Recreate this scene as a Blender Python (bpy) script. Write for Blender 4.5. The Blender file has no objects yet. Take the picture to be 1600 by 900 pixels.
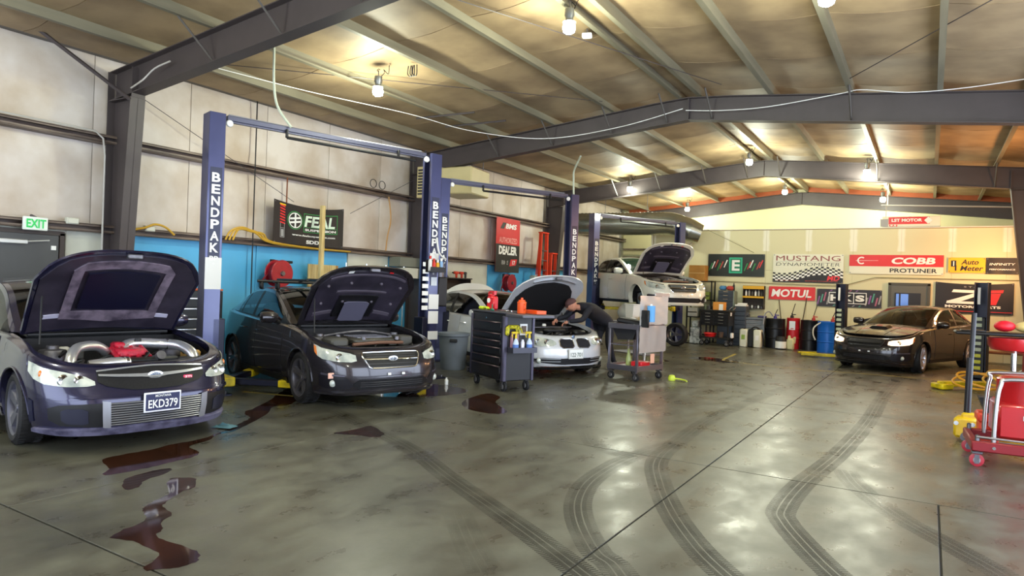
import bpy, bmesh, math, random
from mathutils import Vector, Matrix
R = math.radians
rnd = random.Random(7)
SC = bpy.context.scene
COL = SC.collection

# ------------------------------------------------------------------ camera
ROLL, YAW, PITCH, FPX = math.atan(.0353), math.atan(652.6/1060), -math.atan(4/1060), 1060.0
fw = Vector((-math.sin(YAW)*math.cos(PITCH), math.cos(YAW)*math.cos(PITCH), math.sin(PITCH)))
r0 = Vector((math.cos(YAW), math.sin(YAW), 0)); u0 = r0.cross(fw)
cr = r0*math.cos(ROLL)+u0*math.sin(ROLL); cu = u0*math.cos(ROLL)-r0*math.sin(ROLL)
cam = bpy.data.cameras.new('camera'); camo = bpy.data.objects.new('camera', cam); COL.objects.link(camo)
mw = Matrix((cr, cu, -fw)).transposed().to_4x4(); mw.translation = (0, 0, 1.6)
camo.matrix_world = mw
cam.sensor_width = 36; cam.lens = FPX*36/1600; cam.clip_end = 200; cam.clip_start = .05
SC.camera = camo
# ------------------------------------------------------------------ sky outside the open doors, exposure
w = bpy.data.worlds.new('sky'); SC.world = w; w.use_nodes = True
bg = w.node_tree.nodes['Background']; bg.inputs[0].default_value = (.74, .84, 1, 1); bg.inputs[1].default_value = 5.2
SC.view_settings.view_transform = 'Standard'; SC.view_settings.look = 'None'
SC.view_settings.gamma = 1; SC.view_settings.use_curve_mapping = False
SC.view_settings.exposure = 0.15
LAMP_W = 150.0

# ------------------------------------------------------------------ colour and materials
def C(h):
    h = h.lstrip('#'); v = [int(h[i:i+2], 16)/255 for i in (0, 2, 4)]
    return tuple(x/12.92 if x <= .04045 else ((x+.055)/1.055)**2.4 for x in v)
_m = {}
def mat(name, col='#808080', rough=.5, metal=0., noise=0., scale=4., bump=0., coat=0., emit=None, es=1., alpha=1., spec=.5, stretch=(1,1,1), dirt=None):
    if name in _m: return _m[name]
    if col == '': raise ValueError('undefined '+name)
    m = bpy.data.materials.new(name); m.use_nodes = True; nt = m.node_tree; N = nt.nodes; L = nt.links
    b = N['Principled BSDF']; c = C(col) if isinstance(col, str) else col
    b.inputs['Base Color'].default_value = (*c, 1); b.inputs['Roughness'].default_value = rough
    b.inputs['Metallic'].default_value = metal; b.inputs['Coat Weight'].default_value = coat
    b.inputs['Coat Roughness'].default_value = .08; b.inputs['Specular IOR Level'].default_value = spec
    if alpha < 1: b.inputs['Alpha'].default_value = alpha
    if emit: b.inputs['Emission Color'].default_value = (*C(emit), 1); b.inputs['Emission Strength'].default_value = es
    if noise or bump:
        tc = N.new('ShaderNodeTexCoord'); mp = N.new('ShaderNodeMapping'); mp.inputs['Scale'].default_value = stretch
        L.new(tc.outputs['Object'], mp.inputs[0])
        nz = N.new('ShaderNodeTexNoise'); nz.inputs['Scale'].default_value = scale; nz.inputs['Detail'].default_value = 6
        L.new(mp.outputs[0], nz.inputs['Vector'])
        if noise:
            rp = N.new('ShaderNodeValToRGB'); d = C(dirt) if dirt else tuple(x*(1-noise) for x in c)
            rp.color_ramp.elements[0].position = .32; rp.color_ramp.elements[1].position = .62
            rp.color_ramp.elements[0].color = (*d, 1); rp.color_ramp.elements[1].color = (*c, 1)
            L.new(nz.outputs[0], rp.inputs[0]); L.new(rp.outputs[0], b.inputs['Base Color'])
        if bump:
            bp = N.new('ShaderNodeBump'); bp.inputs['Strength'].default_value = bump; bp.inputs['Distance'].default_value = .02
            L.new(nz.outputs[0], bp.inputs['Height']); L.new(bp.outputs[0], b.inputs['Normal'])
    _m[name] = m; return m
def glass(name, tint='#101416', t=.35):
    if name in _m: return _m[name]
    m = bpy.data.materials.new(name); m.use_nodes = True; nt = m.node_tree; N = nt.nodes; L = nt.links
    N.remove(N['Principled BSDF']); out = N['Material Output']
    tr = N.new('ShaderNodeBsdfTransparent'); tr.inputs[0].default_value = (*[t*.9+.1*x for x in C(tint)], 1)
    df = N.new('ShaderNodeBsdfDiffuse'); df.inputs[0].default_value = (*C(tint), 1)
    gl = N.new('ShaderNodeBsdfGlossy'); gl.inputs['Roughness'].default_value = .02
    a = N.new('ShaderNodeMixShader'); a.inputs[0].default_value = .75; L.new(df.outputs[0], a.inputs[1]); L.new(tr.outputs[0], a.inputs[2])
    fr = N.new('ShaderNodeFresnel'); fr.inputs[0].default_value = 1.5
    b = N.new('ShaderNodeMixShader'); L.new(fr.outputs[0], b.inputs[0]); L.new(a.outputs[0], b.inputs[1]); L.new(gl.outputs[0], b.inputs[2])
    L.new(b.outputs[0], out.inputs[0]); _m[name] = m; return m

# ------------------------------------------------------------------ mesh builder
class B:
    def __init__(s): s.v = []; s.f = []; s.m = []; s.cur = 0; s.uv = {}
    def add(s, vs, fs):
        o = len(s.v); s.v += [tuple(x) for x in vs]
        for f in fs: s.f.append(tuple(o+i for i in f)); s.m.append(s.cur)
        return s
    def mi(s, i): s.cur = i; return s
    def box(s, c, d, bev=0., rot=None):
        hx, hy, hz = d[0]/2, d[1]/2, d[2]/2; c = Vector(c); bev = min(bev, hx*.9, hy*.9, hz*.9)
        T = (lambda p: c+(rot @ Vector(p))) if rot else (lambda p: c+Vector(p))
        if bev <= 0:
            P = [T((sx*hx, sy*hy, sz*hz)) for sz in (-1, 1) for sy in (-1, 1) for sx in (-1, 1)]
            return s.add(P, [(0, 2, 3, 1), (4, 5, 7, 6), (0, 1, 5, 4), (2, 6, 7, 3), (0, 4, 6, 2), (1, 3, 7, 5)])
        P = []; ix = {}
        for sz in (-1, 1):
            for sy in (-1, 1):
                for sx in (-1, 1):
                    for k, q in enumerate(((sx*hx, sy*(hy-bev), sz*(hz-bev)), (sx*(hx-bev), sy*hy, sz*(hz-bev)), (sx*(hx-bev), sy*(hy-bev), sz*hz))):
                        ix[sx, sy, sz, k] = len(P); P.append(T(q))
        F = []
        for a in (-1, 1):
            F.append([ix[a, y, z, 0] for y, z in ((-1, -1), (1, -1), (1, 1), (-1, 1))])
            F.append([ix[x, a, z, 1] for x, z in ((-1, -1), (1, -1), (1, 1), (-1, 1))])
            F.append([ix[x, y, a, 2] for x, y in ((-1, -1), (1, -1), (1, 1), (-1, 1))])
            for b in (-1, 1):
                F.append([ix[a, b, -1, 0], ix[a, b, 1, 0], ix[a, b, 1, 1], ix[a, b, -1, 1]])
                F.append([ix[a, -1, b, 0], ix[a, 1, b, 0], ix[a, 1, b, 2], ix[a, -1, b, 2]])
                F.append([ix[-1, a, b, 1], ix[1, a, b, 1], ix[1, a, b, 2], ix[-1, a, b, 2]])
                for z in (-1, 1): F.append([ix[a, b, z, 0], ix[a, b, z, 1], ix[a, b, z, 2]])
        return s.add(P, F)
    def tube(s, pts, r, n=10, caps=True, smooth=0):
        P = [Vector(p) for p in pts]
        if smooth:
            Q = []
            for i in range(len(P)-1):
                a, b, c2, d = P[max(i-1, 0)], P[i], P[i+1], P[min(i+2, len(P)-1)]
                for k in range(smooth):
                    t = k/smooth; Q.append(.5*((2*b)+(c2-a)*t+(2*a-5*b+4*c2-d)*t*t+(3*b-a-3*c2+d)*t**3))
            P = Q+[P[-1]]
        rr = r if isinstance(r, (list, tuple)) else [r]*len(P)
        if len(rr) != len(P): rr = [rr[0]+(rr[-1]-rr[0])*i/(len(P)-1) for i in range(len(P))]
        t0 = (P[1]-P[0]).normalized(); up = Vector((0, 0, 1)) if abs(t0.z) < .9 else Vector((1, 0, 0))
        x = t0.cross(up).normalized(); V = []; 
        for i, p in enumerate(P):
            t = (P[min(i+1, len(P)-1)]-P[max(i-1, 0)])
            t = t.normalized() if t.length > 1e-9 else t0
            x = (x-t*x.dot(t)); x = x.normalized() if x.length > 1e-6 else t.orthogonal().normalized(); y = t.cross(x)
            V += [p+(x*math.cos(2*math.pi*k/n)+y*math.sin(2*math.pi*k/n))*rr[i] for k in range(n)]
        F = [(i*n+k, i*n+(k+1) % n, (i+1)*n+(k+1) % n, (i+1)*n+k) for i in range(len(P)-1) for k in range(n)]
        if caps: F += [tuple(range(n)), tuple((len(P)-1)*n+k for k in range(n))]
        return s.add(V, F)
    def cyl(s, a, b, r, n=20, r2=None): return s.tube([a, b], [r, r if r2 is None else r2], n)
    def lathe(s, prof, c=(0, 0, 0), axis='z', n=28, sx=1, sy=1, close=False):
        c = Vector(c); V = []
        for r, h in prof:
            for k in range(n):
                a = 2*math.pi*k/n; p = (r*math.cos(a)*sx, r*math.sin(a)*sy, h)
                if axis == 'y': p = (p[0], p[2], p[1])
                if axis == 'x': p = (p[2], p[0], p[1])
                V.append(c+Vector(p))
        m = len(prof); rng = range(m) if close else range(m-1)
        F = [(i*n+k, i*n+(k+1) % n, ((i+1) % m)*n+(k+1) % n, ((i+1) % m)*n+k) for i in rng for k in range(n)]
        if not close:
            if prof[0][0] > 1e-4: F.append(tuple(range(n)))
            if prof[-1][0] > 1e-4: F.append(tuple((m-1)*n+k for k in range(n)))
        return s.add(V, F)
    def ball(s, c, r, n=16, sc=(1, 1, 1)):
        pr = [(math.sin(math.pi*i/10), -math.cos(math.pi*i/10)) for i in range(11)]
        pr[0] = (.001, -1); pr[-1] = (.001, 1); c = Vector(c); V = []
        for q, h in pr:
            for k in range(n): V.append(c+Vector((q*math.cos(2*math.pi*k/n)*sc[0], q*math.sin(2*math.pi*k/n)*sc[1], h*sc[2]))*r)
        F = [(i*n+k, i*n+(k+1) % n, (i+1)*n+(k+1) % n, (i+1)*n+k) for i in range(10) for k in range(n)]
        return s.add(V, F+[tuple(range(n)), tuple(10*n+k for k in range(n))])
    def prism(s, poly, a, b, T=lambda x, y, h: (x, y, h)):
        n = len(poly)
        V = [T(x, y, a) for x, y in poly]+[T(x, y, b) for x, y in poly]
        return s.add(V, [tuple(range(n-1, -1, -1)), tuple(range(n, 2*n))]+[(i, (i+1) % n, n+(i+1) % n, n+i) for i in range(n)])
    def grid(s, rows):
        n = len(rows[0]); V = [p for r in rows for p in r]
        return s.add(V, [(i*n+j, i*n+j+1, (i+1)*n+j+1, (i+1)*n+j) for i in range(len(rows)-1) for j in range(n-1)])
    def mesh(s, name, mats, recalc=True, ang=38):
        me = bpy.data.meshes.new(name); me.from_pydata(s.v, [], s.f)
        for m in (mats if isinstance(mats, (list, tuple)) else [mats]): me.materials.append(m)
        me.polygons.foreach_set('material_index', s.m)
        if recalc:
            bm = bmesh.new(); bm.from_mesh(me); bmesh.ops.recalc_face_normals(bm, faces=bm.faces); bm.to_mesh(me); bm.free()
        me.polygons.foreach_set('use_smooth', [True]*len(me.polygons)); me.set_sharp_from_angle(angle=R(ang)); me.update()
        return me
    def build(s, name, mats, parent=None, **k):
        o = bpy.data.objects.new(name, s.mesh(name, mats, **k)); COL.objects.link(o)
        if parent: o.parent = parent
        return o
def tag(o, label=None, cat=None, group=None, kind=None):
    for k, v in (('label', label), ('category', cat), ('group', group), ('kind', kind)):
        if v: o[k] = v
    return o
def thing(name, label, cat, loc=(0, 0, 0), rot=0, group=None):
    o = bpy.data.objects.new(name, None); COL.objects.link(o); o.empty_display_size = .2
    o.location = loc; o.rotation_euler = (0, 0, R(rot)); return tag(o, label, cat, group)
def struct(o): o['kind'] = 'structure'; return o
def dup(o, parent=None, **k):
    c = o.copy(); COL.objects.link(c); c.parent = parent
    for ch in o.children: dup(ch, c)
    for a, b in k.items(): c[a] = b
    return c
# lettering as thin real geometry on the surface it is printed on
_fc = {}
def glyphs(txt, bold):
    k = (txt, bold)
    if k not in _fc:
        cu_ = bpy.data.curves.new('t', 'FONT'); cu_.body = txt; cu_.size = 1; cu_.offset = bold; cu_.resolution_u = 3
        ob = bpy.data.objects.new('t', cu_); COL.objects.link(ob)
        me = bpy.data.meshes.new_from_object(ob.evaluated_get(bpy.context.evaluated_depsgraph_get()))
        vs = [tuple(v.co) for v in me.vertices]; fs = [tuple(p.vertices) for p in me.polygons]
        bpy.data.objects.remove(ob); bpy.data.curves.remove(cu_); bpy.data.meshes.remove(me); _fc[k] = (vs, fs)
    return _fc[k]
def text(txt, m, parent, c, w_, h_, r=(1, 0, 0), u=(0, 0, 1), bold=.02, shear=0., name='lettering', fn=None):
    vs, fs = glyphs(txt, bold)
    if not vs: return
    x0 = min(v[0] for v in vs); x1 = max(v[0] for v in vs); y0 = min(v[1] for v in vs); y1 = max(v[1] for v in vs)
    r, u, c = Vector(r), Vector(u), Vector(c); n = r.cross(u); b = B(); sh = shear*h_
    V = []
    for x, y, _ in vs:
        yy = (y-y0)/(y1-y0)-.5; xx = ((x-x0)/(x1-x0)-.5)*(w_-abs(sh))+yy*sh
        V.append(fn(xx, yy*h_) if fn else c+r*xx+u*(yy*h_)+n*.004)
    b.add(V, fs); return b.build(name, m, parent, recalc=False)
def ring_text(*a): pass
# ================================================================== structure
XL, XR, YF, YB, YP = -10.6, 2.4, -4.0, 25.7, 22.2
def roofz(x): return 5.43 - .098*max(0, -4.15-x) - .098*max(0, x+3.71)      # underside of the purlins' top
WALLM = mat('vinyl_faced_insulation', '#d8cfc6', .55, noise=.14, scale=1.2, bump=.25, dirt='#b9a894')
CEILM = mat('tan_roof_insulation', '#a58e6c', .6, noise=.28, scale=1.5, bump=.35, dirt='#857055')
STEEL = mat('primer_grey_steel', '#484040', .5, noise=.15, scale=3)
GALV = mat('galvanised_purlin', '#86806b', .5, metal=.15, noise=.25, scale=6, stretch=(1, .1, 1))
GIRT = mat('dark_girt_steel', '#54443c', .5, noise=.5, scale=7, dirt='#8a7a6c', stretch=(1, .2, 1))
BLUE = mat('blue_wall_paint', '#56b4e8', .5, noise=.10, scale=2)
PALE = mat('pale_wall_board', '#d3d3c4', .55, noise=.08, scale=3)
BLACK = mat('black_plastic', '#101012', .5); WHITE = mat('white_print', '#f2f2ee', .5); RED = mat('red_print', '#e2262b', .45)
YEL = mat('yellow_print', '#f5c518', .45); DARK = mat('black_vinyl', '#1b1719', .5, noise=.2, scale=5)
CHROME = mat('chrome', '#d6d6d6', .15, metal=1); RUBB = mat('rubber', '#17171a', .75)

# floor: slabs with sawn joints
def floor_mat():
    m = bpy.data.materials.new('polished_concrete'); m.use_nodes = True; nt = m.node_tree; N = nt.nodes; L = nt.links; b = N['Principled BSDF']
    g = N.new('ShaderNodeNewGeometry')
    def nz(sc, det, st=(1, 1, 1)):
        mp = N.new('ShaderNodeMapping'); mp.inputs['Scale'].default_value = st; L.new(g.outputs['Position'], mp.inputs[0])
        n = N.new('ShaderNodeTexNoise'); n.inputs['Scale'].default_value = sc; n.inputs['Detail'].default_value = det; n.inputs['Roughness'].default_value = .62
        L.new(mp.outputs[0], n.inputs['Vector']); return n
    a = nz(.55, 8); c = nz(3.2, 8, (1, .6, 1)); d = nz(26, 5)
    def ramp(src, p0, c0, p1, c1):
        r = N.new('ShaderNodeValToRGB'); r.color_ramp.elements[0].position = p0; r.color_ramp.elements[1].position = p1
        r.color_ramp.elements[0].color = (*c0, 1); r.color_ramp.elements[1].color = (*c1, 1); L.new(src.outputs[0], r.inputs[0]); return r
    def mix(kind, f, x, y):
        q = N.new('ShaderNodeMix'); q.data_type = 'RGBA'; q.blend_type = kind
        if isinstance(f, float): q.inputs[0].default_value = f
        else: L.new(f, q.inputs[0])
        L.new(x, q.inputs[6]); L.new(y, q.inputs[7]); return q.outputs[2]
    r1 = ramp(a, .36, C('#4c4c43'), .62, C('#706f62')); r2 = ramp(c, .32, C('#9c9083'), .68, C('#dcdcd2'))
    r3 = ramp(d, .40, C('#b4b0a4'), .55, C('#ffffff'))
    o = mix('MULTIPLY', .85, r1.outputs[0], r2.outputs[0]); o = mix('MULTIPLY', .14, o, r3.outputs[0])
    gm = N.new('ShaderNodeGamma'); gm.inputs[1].default_value = .9; L.new(o, gm.inputs[0]); L.new(gm.outputs[0], b.inputs['Base Color'])
    rr = N.new('ShaderNodeMapRange'); rr.inputs[1].default_value = .35; rr.inputs[2].default_value = .68; rr.inputs[3].default_value = .24; rr.inputs[4].default_value = .50
    L.new(c.outputs[0], rr.inputs[0]); L.new(rr.outputs[0], b.inputs['Roughness'])
    bp = N.new('ShaderNodeBump'); bp.inputs['Strength'].default_value = .06; bp.inputs['Distance'].default_value = .02; L.new(c.outputs[0], bp.inputs['Height']); L.new(bp.outputs[0], b.inputs['Normal'])
    b.inputs['Coat Weight'].default_value = .2; b.inputs['Coat Roughness'].default_value = .3
    return m
FLM = floor_mat(); JOINT = mat('joint_filler', '#2b2823', .8)
fl = struct(B().box(((XL+XR)/2, (YF+27)/2, -.11), (XR-XL+.4, 27-YF+.4, .2)).build('floor', JOINT))
xs = [XL, -9.2, -5.2, -1.69, .11, XR]; ys = [YF, -2.05, 2.12, 6.3, 10.45, 14.6, 18.75, 22.9, 26.4]
xall = xs
for j in range(len(ys)-1):
    xs = xall if ys[j+1] < 6.4 else [q for q in xall if q != .11]
    for i in range(len(xs)-1):
        x0, x1, y0, y1 = xs[i]+.007, xs[i+1]-.007, ys[j]+.007, ys[j+1]-.007
        B().box(((x0+x1)/2, (y0+y1)/2, -.005), (x1-x0, y1-y0, .01), .002).build('slab', FLM, fl)

# left wall: board wainscot, girts, insulation between
def zeave(y): return 4.86
wl = struct(B().box((XL-.16, (YF+YB)/2, 2.5), (.1, YB-YF, 5.2)).build('wall_left', mat('outer_wall_sheet', '#8f8a84', .6)))
def pillow(x, y0, y1, z0, z1, par, m, d=.05, n=5):
    b = B(); rows = []
    for i in range(n+1):
        a = i/n; rows.append([(x+d*(math.sin(math.pi*a)**.5)*(math.sin(math.pi*j/n)**.5)+.01*rnd.random()*(0 < i < n), y0+(y1-y0)*a, z0+(z1-z0)*j/n) for j in range(n+1)])
    rows = [[(x-.03, p[1], p[2]) for p in rows[0]]]+rows+[[(x-.03, p[1], p[2]) for p in rows[-1]]]
    return b.grid(rows).build('insulation_panel', m, par, ang=70)
FR = [-1.4, 5.55, 12.5, 19.2, 25.6]
yy = [YF]
while yy[-1] < YB-.5: yy.append(min(yy[-1]+1.55, YB))
for i in range(len(yy)-1):
    for z0, z1 in ((2.26, 3.5), (3.62, 4.84)): pillow(XL-.09, yy[i]+.006, yy[i+1]-.006, z0, z1, wl, WALLM)
# board panels
for y0, y1, m in ((YF, 3.9, PALE), (4.94, 5.84, PALE), (5.86, 8.2, BLUE), (8.2, 10.5, BLUE), (10.52, 11.8, PALE), (11.8, 12.9, BLUE), (12.92, 15.9, PALE), (15.92, 18.3, BLUE), (18.3, 20.6, BLUE), (20.6, 23, WALLM), (23, 25.7, WALLM)):
    B().box((XL-.06, (y0+y1)/2, 1.085), (.06, y1-y0-.012, 2.17), .006).build('wall_board', m, wl)
B().box((XL-.06, 4.42, 2.15), (.06, 1.05, .06)).build('wall_board', PALE, wl)
for z in (2.22, 3.56):
    b = B().box((XL+.02, (YF+YB)/2, z-.05), (.2, YB-YF, .012)).box((XL+.02, (YF+YB)/2, z+.06), (.2, YB-YF, .012)).box((XL-.05, (YF+YB)/2, z), (.012, YB-YF, .1)).box((XL+.115, (YF+YB)/2, z+.045), (.01, YB-YF, .03)).box((XL+.115, (YF+YB)/2, z-.035), (.01, YB-YF, .03))
    b.build('girt', GIRT, wl)
b = B().box((XL+.1, (YF+YB)/2, 4.92), (.012, YB-YF, .24)).box((XL+.02, (YF+YB)/2, 5.04), (.17, YB-YF, .01)).box((XL+.02, (YF+YB)/2, 4.8), (.17, YB-YF, .01)).box((XL+.19, (YF+YB)/2, 4.81), (.17, YB-YF, .012))
b.build('eave_strut', mat('eave_steel', '#5b5550', .5, noise=.3, scale=5), wl)
# back end wall, side wall, front wall with the open bay doors
wb = struct(B().box(((XL+XR)/2, YB+.1, 2.85), (XR-XL+.8, .15, 5.7)).build('wall_back', mat('gable_sheet', '#cdc9a4', .6)))
for i in range(4):
    for z0, z1 in ((.03, 2.2), (2.26, 3.2), (3.24, 4.1)):
        B().box((XL+.35+.66*i, YB+.01, (z0+z1)/2), (.65, .03, z1-z0), .01).build('wall_panel', mat('green_grey_panel', '#b3b596', .6), wb)
for z in (3.22, 2.9): B().box((XL+1.5, YB-.06, z), (3, .08, .05)).build('girt', GIRT, wb)
gp = B(); gp.prism([(XL, 3.0), (XR, 3.0), (XR, 4.85), (-3.9, 5.45), (XL, 4.85)], YB-.03, YB-.0, lambda x, y, h: (x, h, y)); gp.build('gable_panel', mat('gable_paint', '#d9d3a6', .6, noise=.06, scale=1), wb)
wr = struct(B().box((XR+.05, (13+YB)/2, 2.4), (.1, YB-13, 4.8)).box((XR+.05, (YF+0)/2, 2.4), (.1, -YF, 4.8)).box((XR+.05, 6.5, 4.4), (.1, 13, .9)).build('wall_right', mat('right_wall_sheet', '#c9a988', .6)))
wf = struct(B().box(((XL+XR)/2, YF-.05, 4.75), (XR-XL, .1, 1.1)).box((XL+.4, YF-.05, 2.1), (.8, .1, 4.2)).box((-4.1, YF-.05, 2.1), (.5, .1, 4.2)).box((XR-.3, YF-.05, 2.1), (.6, .1, 4.2)).build('wall_front', WALLM))
# partition room at the back: painted drywall sheets
wp = struct(B().box(((-8.05+XR)/2, YP+.08, 1.8), (XR+8.05, .1, 3.6)).build('wall_partition', PALE))
def dry_mat():
    m = mat('painted_drywall', '#d8d3ab', .6); nt = m.node_tree; N = nt.nodes; L = nt.links; b = N['Principled BSDF']
    g = N.new('ShaderNodeNewGeometry'); sx = N.new('ShaderNodeSeparateXYZ'); L.new(g.outputs['Position'], sx.inputs[0])
    def mth(op, a, v=None):
        q = N.new('ShaderNodeMath'); q.operation = op; L.new(a, q.inputs[0])
        if v is not None:
            if isinstance(v, float): q.inputs[1].default_value = v
            else: L.new(v, q.inputs[1])
        return q.outputs[0]
    f = mth('PINGPONG', mth('ADD', sx.outputs[0], 20.25), .61); nz = N.new('ShaderNodeTexNoise'); nz.inputs['Scale'].default_value = 2.3; L.new(g.outputs['Position'], nz.inputs['Vector'])
    f2 = mth('ADD', f, mth('MULTIPLY', mth('SUBTRACT', nz.outputs[0], .5), .12)); rp = N.new('ShaderNodeValToRGB'); L.new(f2, rp.inputs[0])
    e = rp.color_ramp.elements; e[0].position = .06; e[1].position = .11; e[0].color = (*C('#eae8d2'), 1); e[1].color = (*C('#d8d3ab'), 1)
    zz = mth('GREATER_THAN', sx.outputs[2], 2.95); mx = N.new('ShaderNodeMix'); mx.data_type = 'RGBA'; L.new(zz, mx.inputs[0]); mx.inputs[6].default_value = (*C('#d8d3ab'), 1)
    L.new(rp.outputs[0], mx.inputs[7]); L.new(mx.outputs[2], b.inputs['Base Color']); return m
DRY = dry_mat()
x = -8.05
while x < XR-.1:
    x1 = min(x+1.22, XR)
    for z0, z1 in ((0, 2.35), (2.353, 3.6)): B().box(((x+x1)/2, YP, (z0+z1)/2), (x1-x-.003, .03, z1-z0), .002).build('drywall_sheet', DRY, wp)
    x = x1
B().box(((-8.05+XR)/2, YP+1.75, 3.62), (XR+8.05, 3.5, .04)).build('room_deck', mat('deck_board', '#b09a72', .7), wp)
B().box((-8.1, YP+1.7, 1.8), (.06, 3.5, 3.6)).build('partition_return', DRY, wp)
B().box((-2, YP-.03, 3.63), (8.8, .06, .025)).build('top_trim', mat('pale_trim', '#dcdcd0', .5), wp)

# ceiling: purlins and sagging insulation panels
ce = struct(B().prism([(XL-.2, 5.02), (-4.15, 5.62), (-3.71, 5.62), (XR+.3, 5.1), (XR+.3, 5.2), (-3.9, 5.72), (XL-.2, 5.12)], YF, YB+.2, lambda x, y, h: (x, h, y)).build('ceiling', mat('roof_sheet', '#6d6658', .6)))
PX_ = [-10.45, -9.48, -8.15, -6.81, -5.48, -4.15, -3.71, -2.44, -1.18, .07, 1.24, XR]
NP = 18
for i in range(len(PX_)-1):
    xa, xb = PX_[i], PX_[i+1]
    for j in range(NP):
        ya = YF+(YB-YF)*j/NP; yb = YF+(YB-YF)*(j+1)/NP; b = B(); rows = []
        for a in [-.001]+[k/6 for k in range(7)]+[1.001]:
            row = []
            for k in range(7):
                u = k/6; x_ = xa+(xb-xa)*u; sag = .05*math.sin(math.pi*u); edge = .055*math.sin(math.pi*u)*(1-abs(2*min(max(a, 0), 1)-1)**2)
                z = roofz(x_)+.0-sag-.03+edge*.8-.02 + (.03 if a < 0 or a > 1 else 0) + .006*rnd.random()
                row.append((x_, ya+.006+(yb-ya-.012)*min(max(a, 0), 1), z))
            rows.append(row)
        b.grid(rows).build('insulation_panel', CEILM, ce, ang=60)
for i, x_ in enumerate(PX_[1:-1]):
    z = roofz(x_); d = 1 if x_ < -4 else -1
    b = B().box((x_, (YF+YB)/2, z-.1), (.012, YB-YF, .2)).box((x_+.035*d, (YF+YB)/2, z-.2), (.075, YB-YF, .008)).box((x_-.035*d, (YF+YB)/2, z-.003), (.075, YB-YF, .008)).box((x_+.07*d, (YF+YB)/2, z-.19), (.008, YB-YF, .025))
    b.build('purlin', GALV, ce)

# rigid frames: tapered I-section rafters and columns
def bottomz(x, fr):   # rafter bottom flange
    return 4.81-.62*(-3.95-x)/6.3 if x < -3.95 else 4.81-.58*(x+3.95)/5.4
def topz(x): return roofz(x)-.215
for y in FR:
    f = struct(B().box((-3.93, y, 5.0), (.02, .2, .37)).build('trim_frame', STEEL))
    XS = [XL+.05+(-3.93-XL-.05)*i/10 for i in range(11)]; XS2 = [-3.93+(XR-.05+3.93)*i/8 for i in range(9)]
    for X_ in (XS, XS2):
        b = B()
        for p, q in zip(X_[:-1], X_[1:]):
            for off, wd, th, fz in ((0, .2, .014, topz), (0, .2, .014, lambda x: bottomz(x, 0))):
                b.add([(p, y-wd/2, fz(p)), (q, y-wd/2, fz(q)), (q, y+wd/2, fz(q)), (p, y+wd/2, fz(p)), (p, y-wd/2, fz(p)-th), (q, y-wd/2, fz(q)-th), (q, y+wd/2, fz(q)-th), (p, y+wd/2, fz(p)-th)], [(0, 1, 2, 3), (7, 6, 5, 4), (0, 4, 5, 1), (1, 5, 6, 2), (2, 6, 7, 3), (3, 7, 4, 0)])
            b.add([(p, y-.005, bottomz(p, 0)), (q, y-.005, bottomz(q, 0)), (q, y-.005, topz(q)), (p, y-.005, topz(p)), (p, y+.005, bottomz(p, 0)), (q, y+.005, bottomz(q, 0)), (q, y+.005, topz(q)), (p, y+.005, topz(p))], [(0, 1, 2, 3), (7, 6, 5, 4)])
        b.build('rafter', STEEL, f)
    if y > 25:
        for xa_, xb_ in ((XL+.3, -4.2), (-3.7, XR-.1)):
            B().prism([(xa_, topz(xa_)), (xb_, topz(xb_)), (xb_, topz(xb_)+.19), (xa_, topz(xa_)+.19)], y-.17, y-.14, lambda x, z, h: (x, h, z)).build('orange_lit_strip', mat('warm_light_orange', '#91461f', .6, noise=.2, scale=4), f)  # orange-lit band above the end rafter: warm light put into the colour
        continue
    for sx, xo, kx, zk in ((1, XL+.02, .62, 4.15), (-1, XR-.02, .88, 4.18)):
        b = B(); zt = topz(xo)
        for h0, h1 in ((0, zk), ):
            w0, w1 = (.30 if sx > 0 else .40), kx
            pts = [(xo, 0), (xo+sx*w0, 0), (xo+sx*w1, zk), (xo, zk)]
            b.prism(pts, y-.005, y+.005, lambda x, z, h: (x, h, z))
            b.add([(xo+sx*w0, y-.11, 0), (xo+sx*w0, y+.11, 0), (xo+sx*w1, y+.11, zk), (xo+sx*w1, y-.11, zk), (xo+sx*(w0-.015), y-.11, 0), (xo+sx*(w0-.015), y+.11, 0), (xo+sx*(w1-.015), y+.11, zk), (xo+sx*(w1-.015), y-.11, zk)], [(0, 1, 2, 3), (7, 6, 5, 4), (0, 3, 7, 4), (1, 5, 6, 2)])
            b.box((xo, y, zt/2), (.015, .22, zt)).box((xo+sx*kx/2, y, zk), (kx, .2, .014)).box((xo+sx*kx, y, (zk+zt)/2), (.014, .2, zt-zk)).box((xo+sx*.16, y, .01), (.36, .3, .02))
        b.build('column', STEEL, f)
    for x_ in (-8.15, -6.81, -5.48, -4.35, -3.5, -1.2, 1.2):   # flange braces from rafter to purlin
        if y > -1: B().tube([(x_, y-.02, bottomz(x_, 0)+.01), (x_, y-.55, topz(x_)+.02)], .017, 4).build('flange_brace', mat('brace_steel', '#55504b', .5), f)
    if y == 5.55: B().tube([(XL+.65, y-.12, 4.1), (XL+.35, y-1.3, 4.85)], .028, 4).build('knee_brace', STEEL, f)
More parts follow.
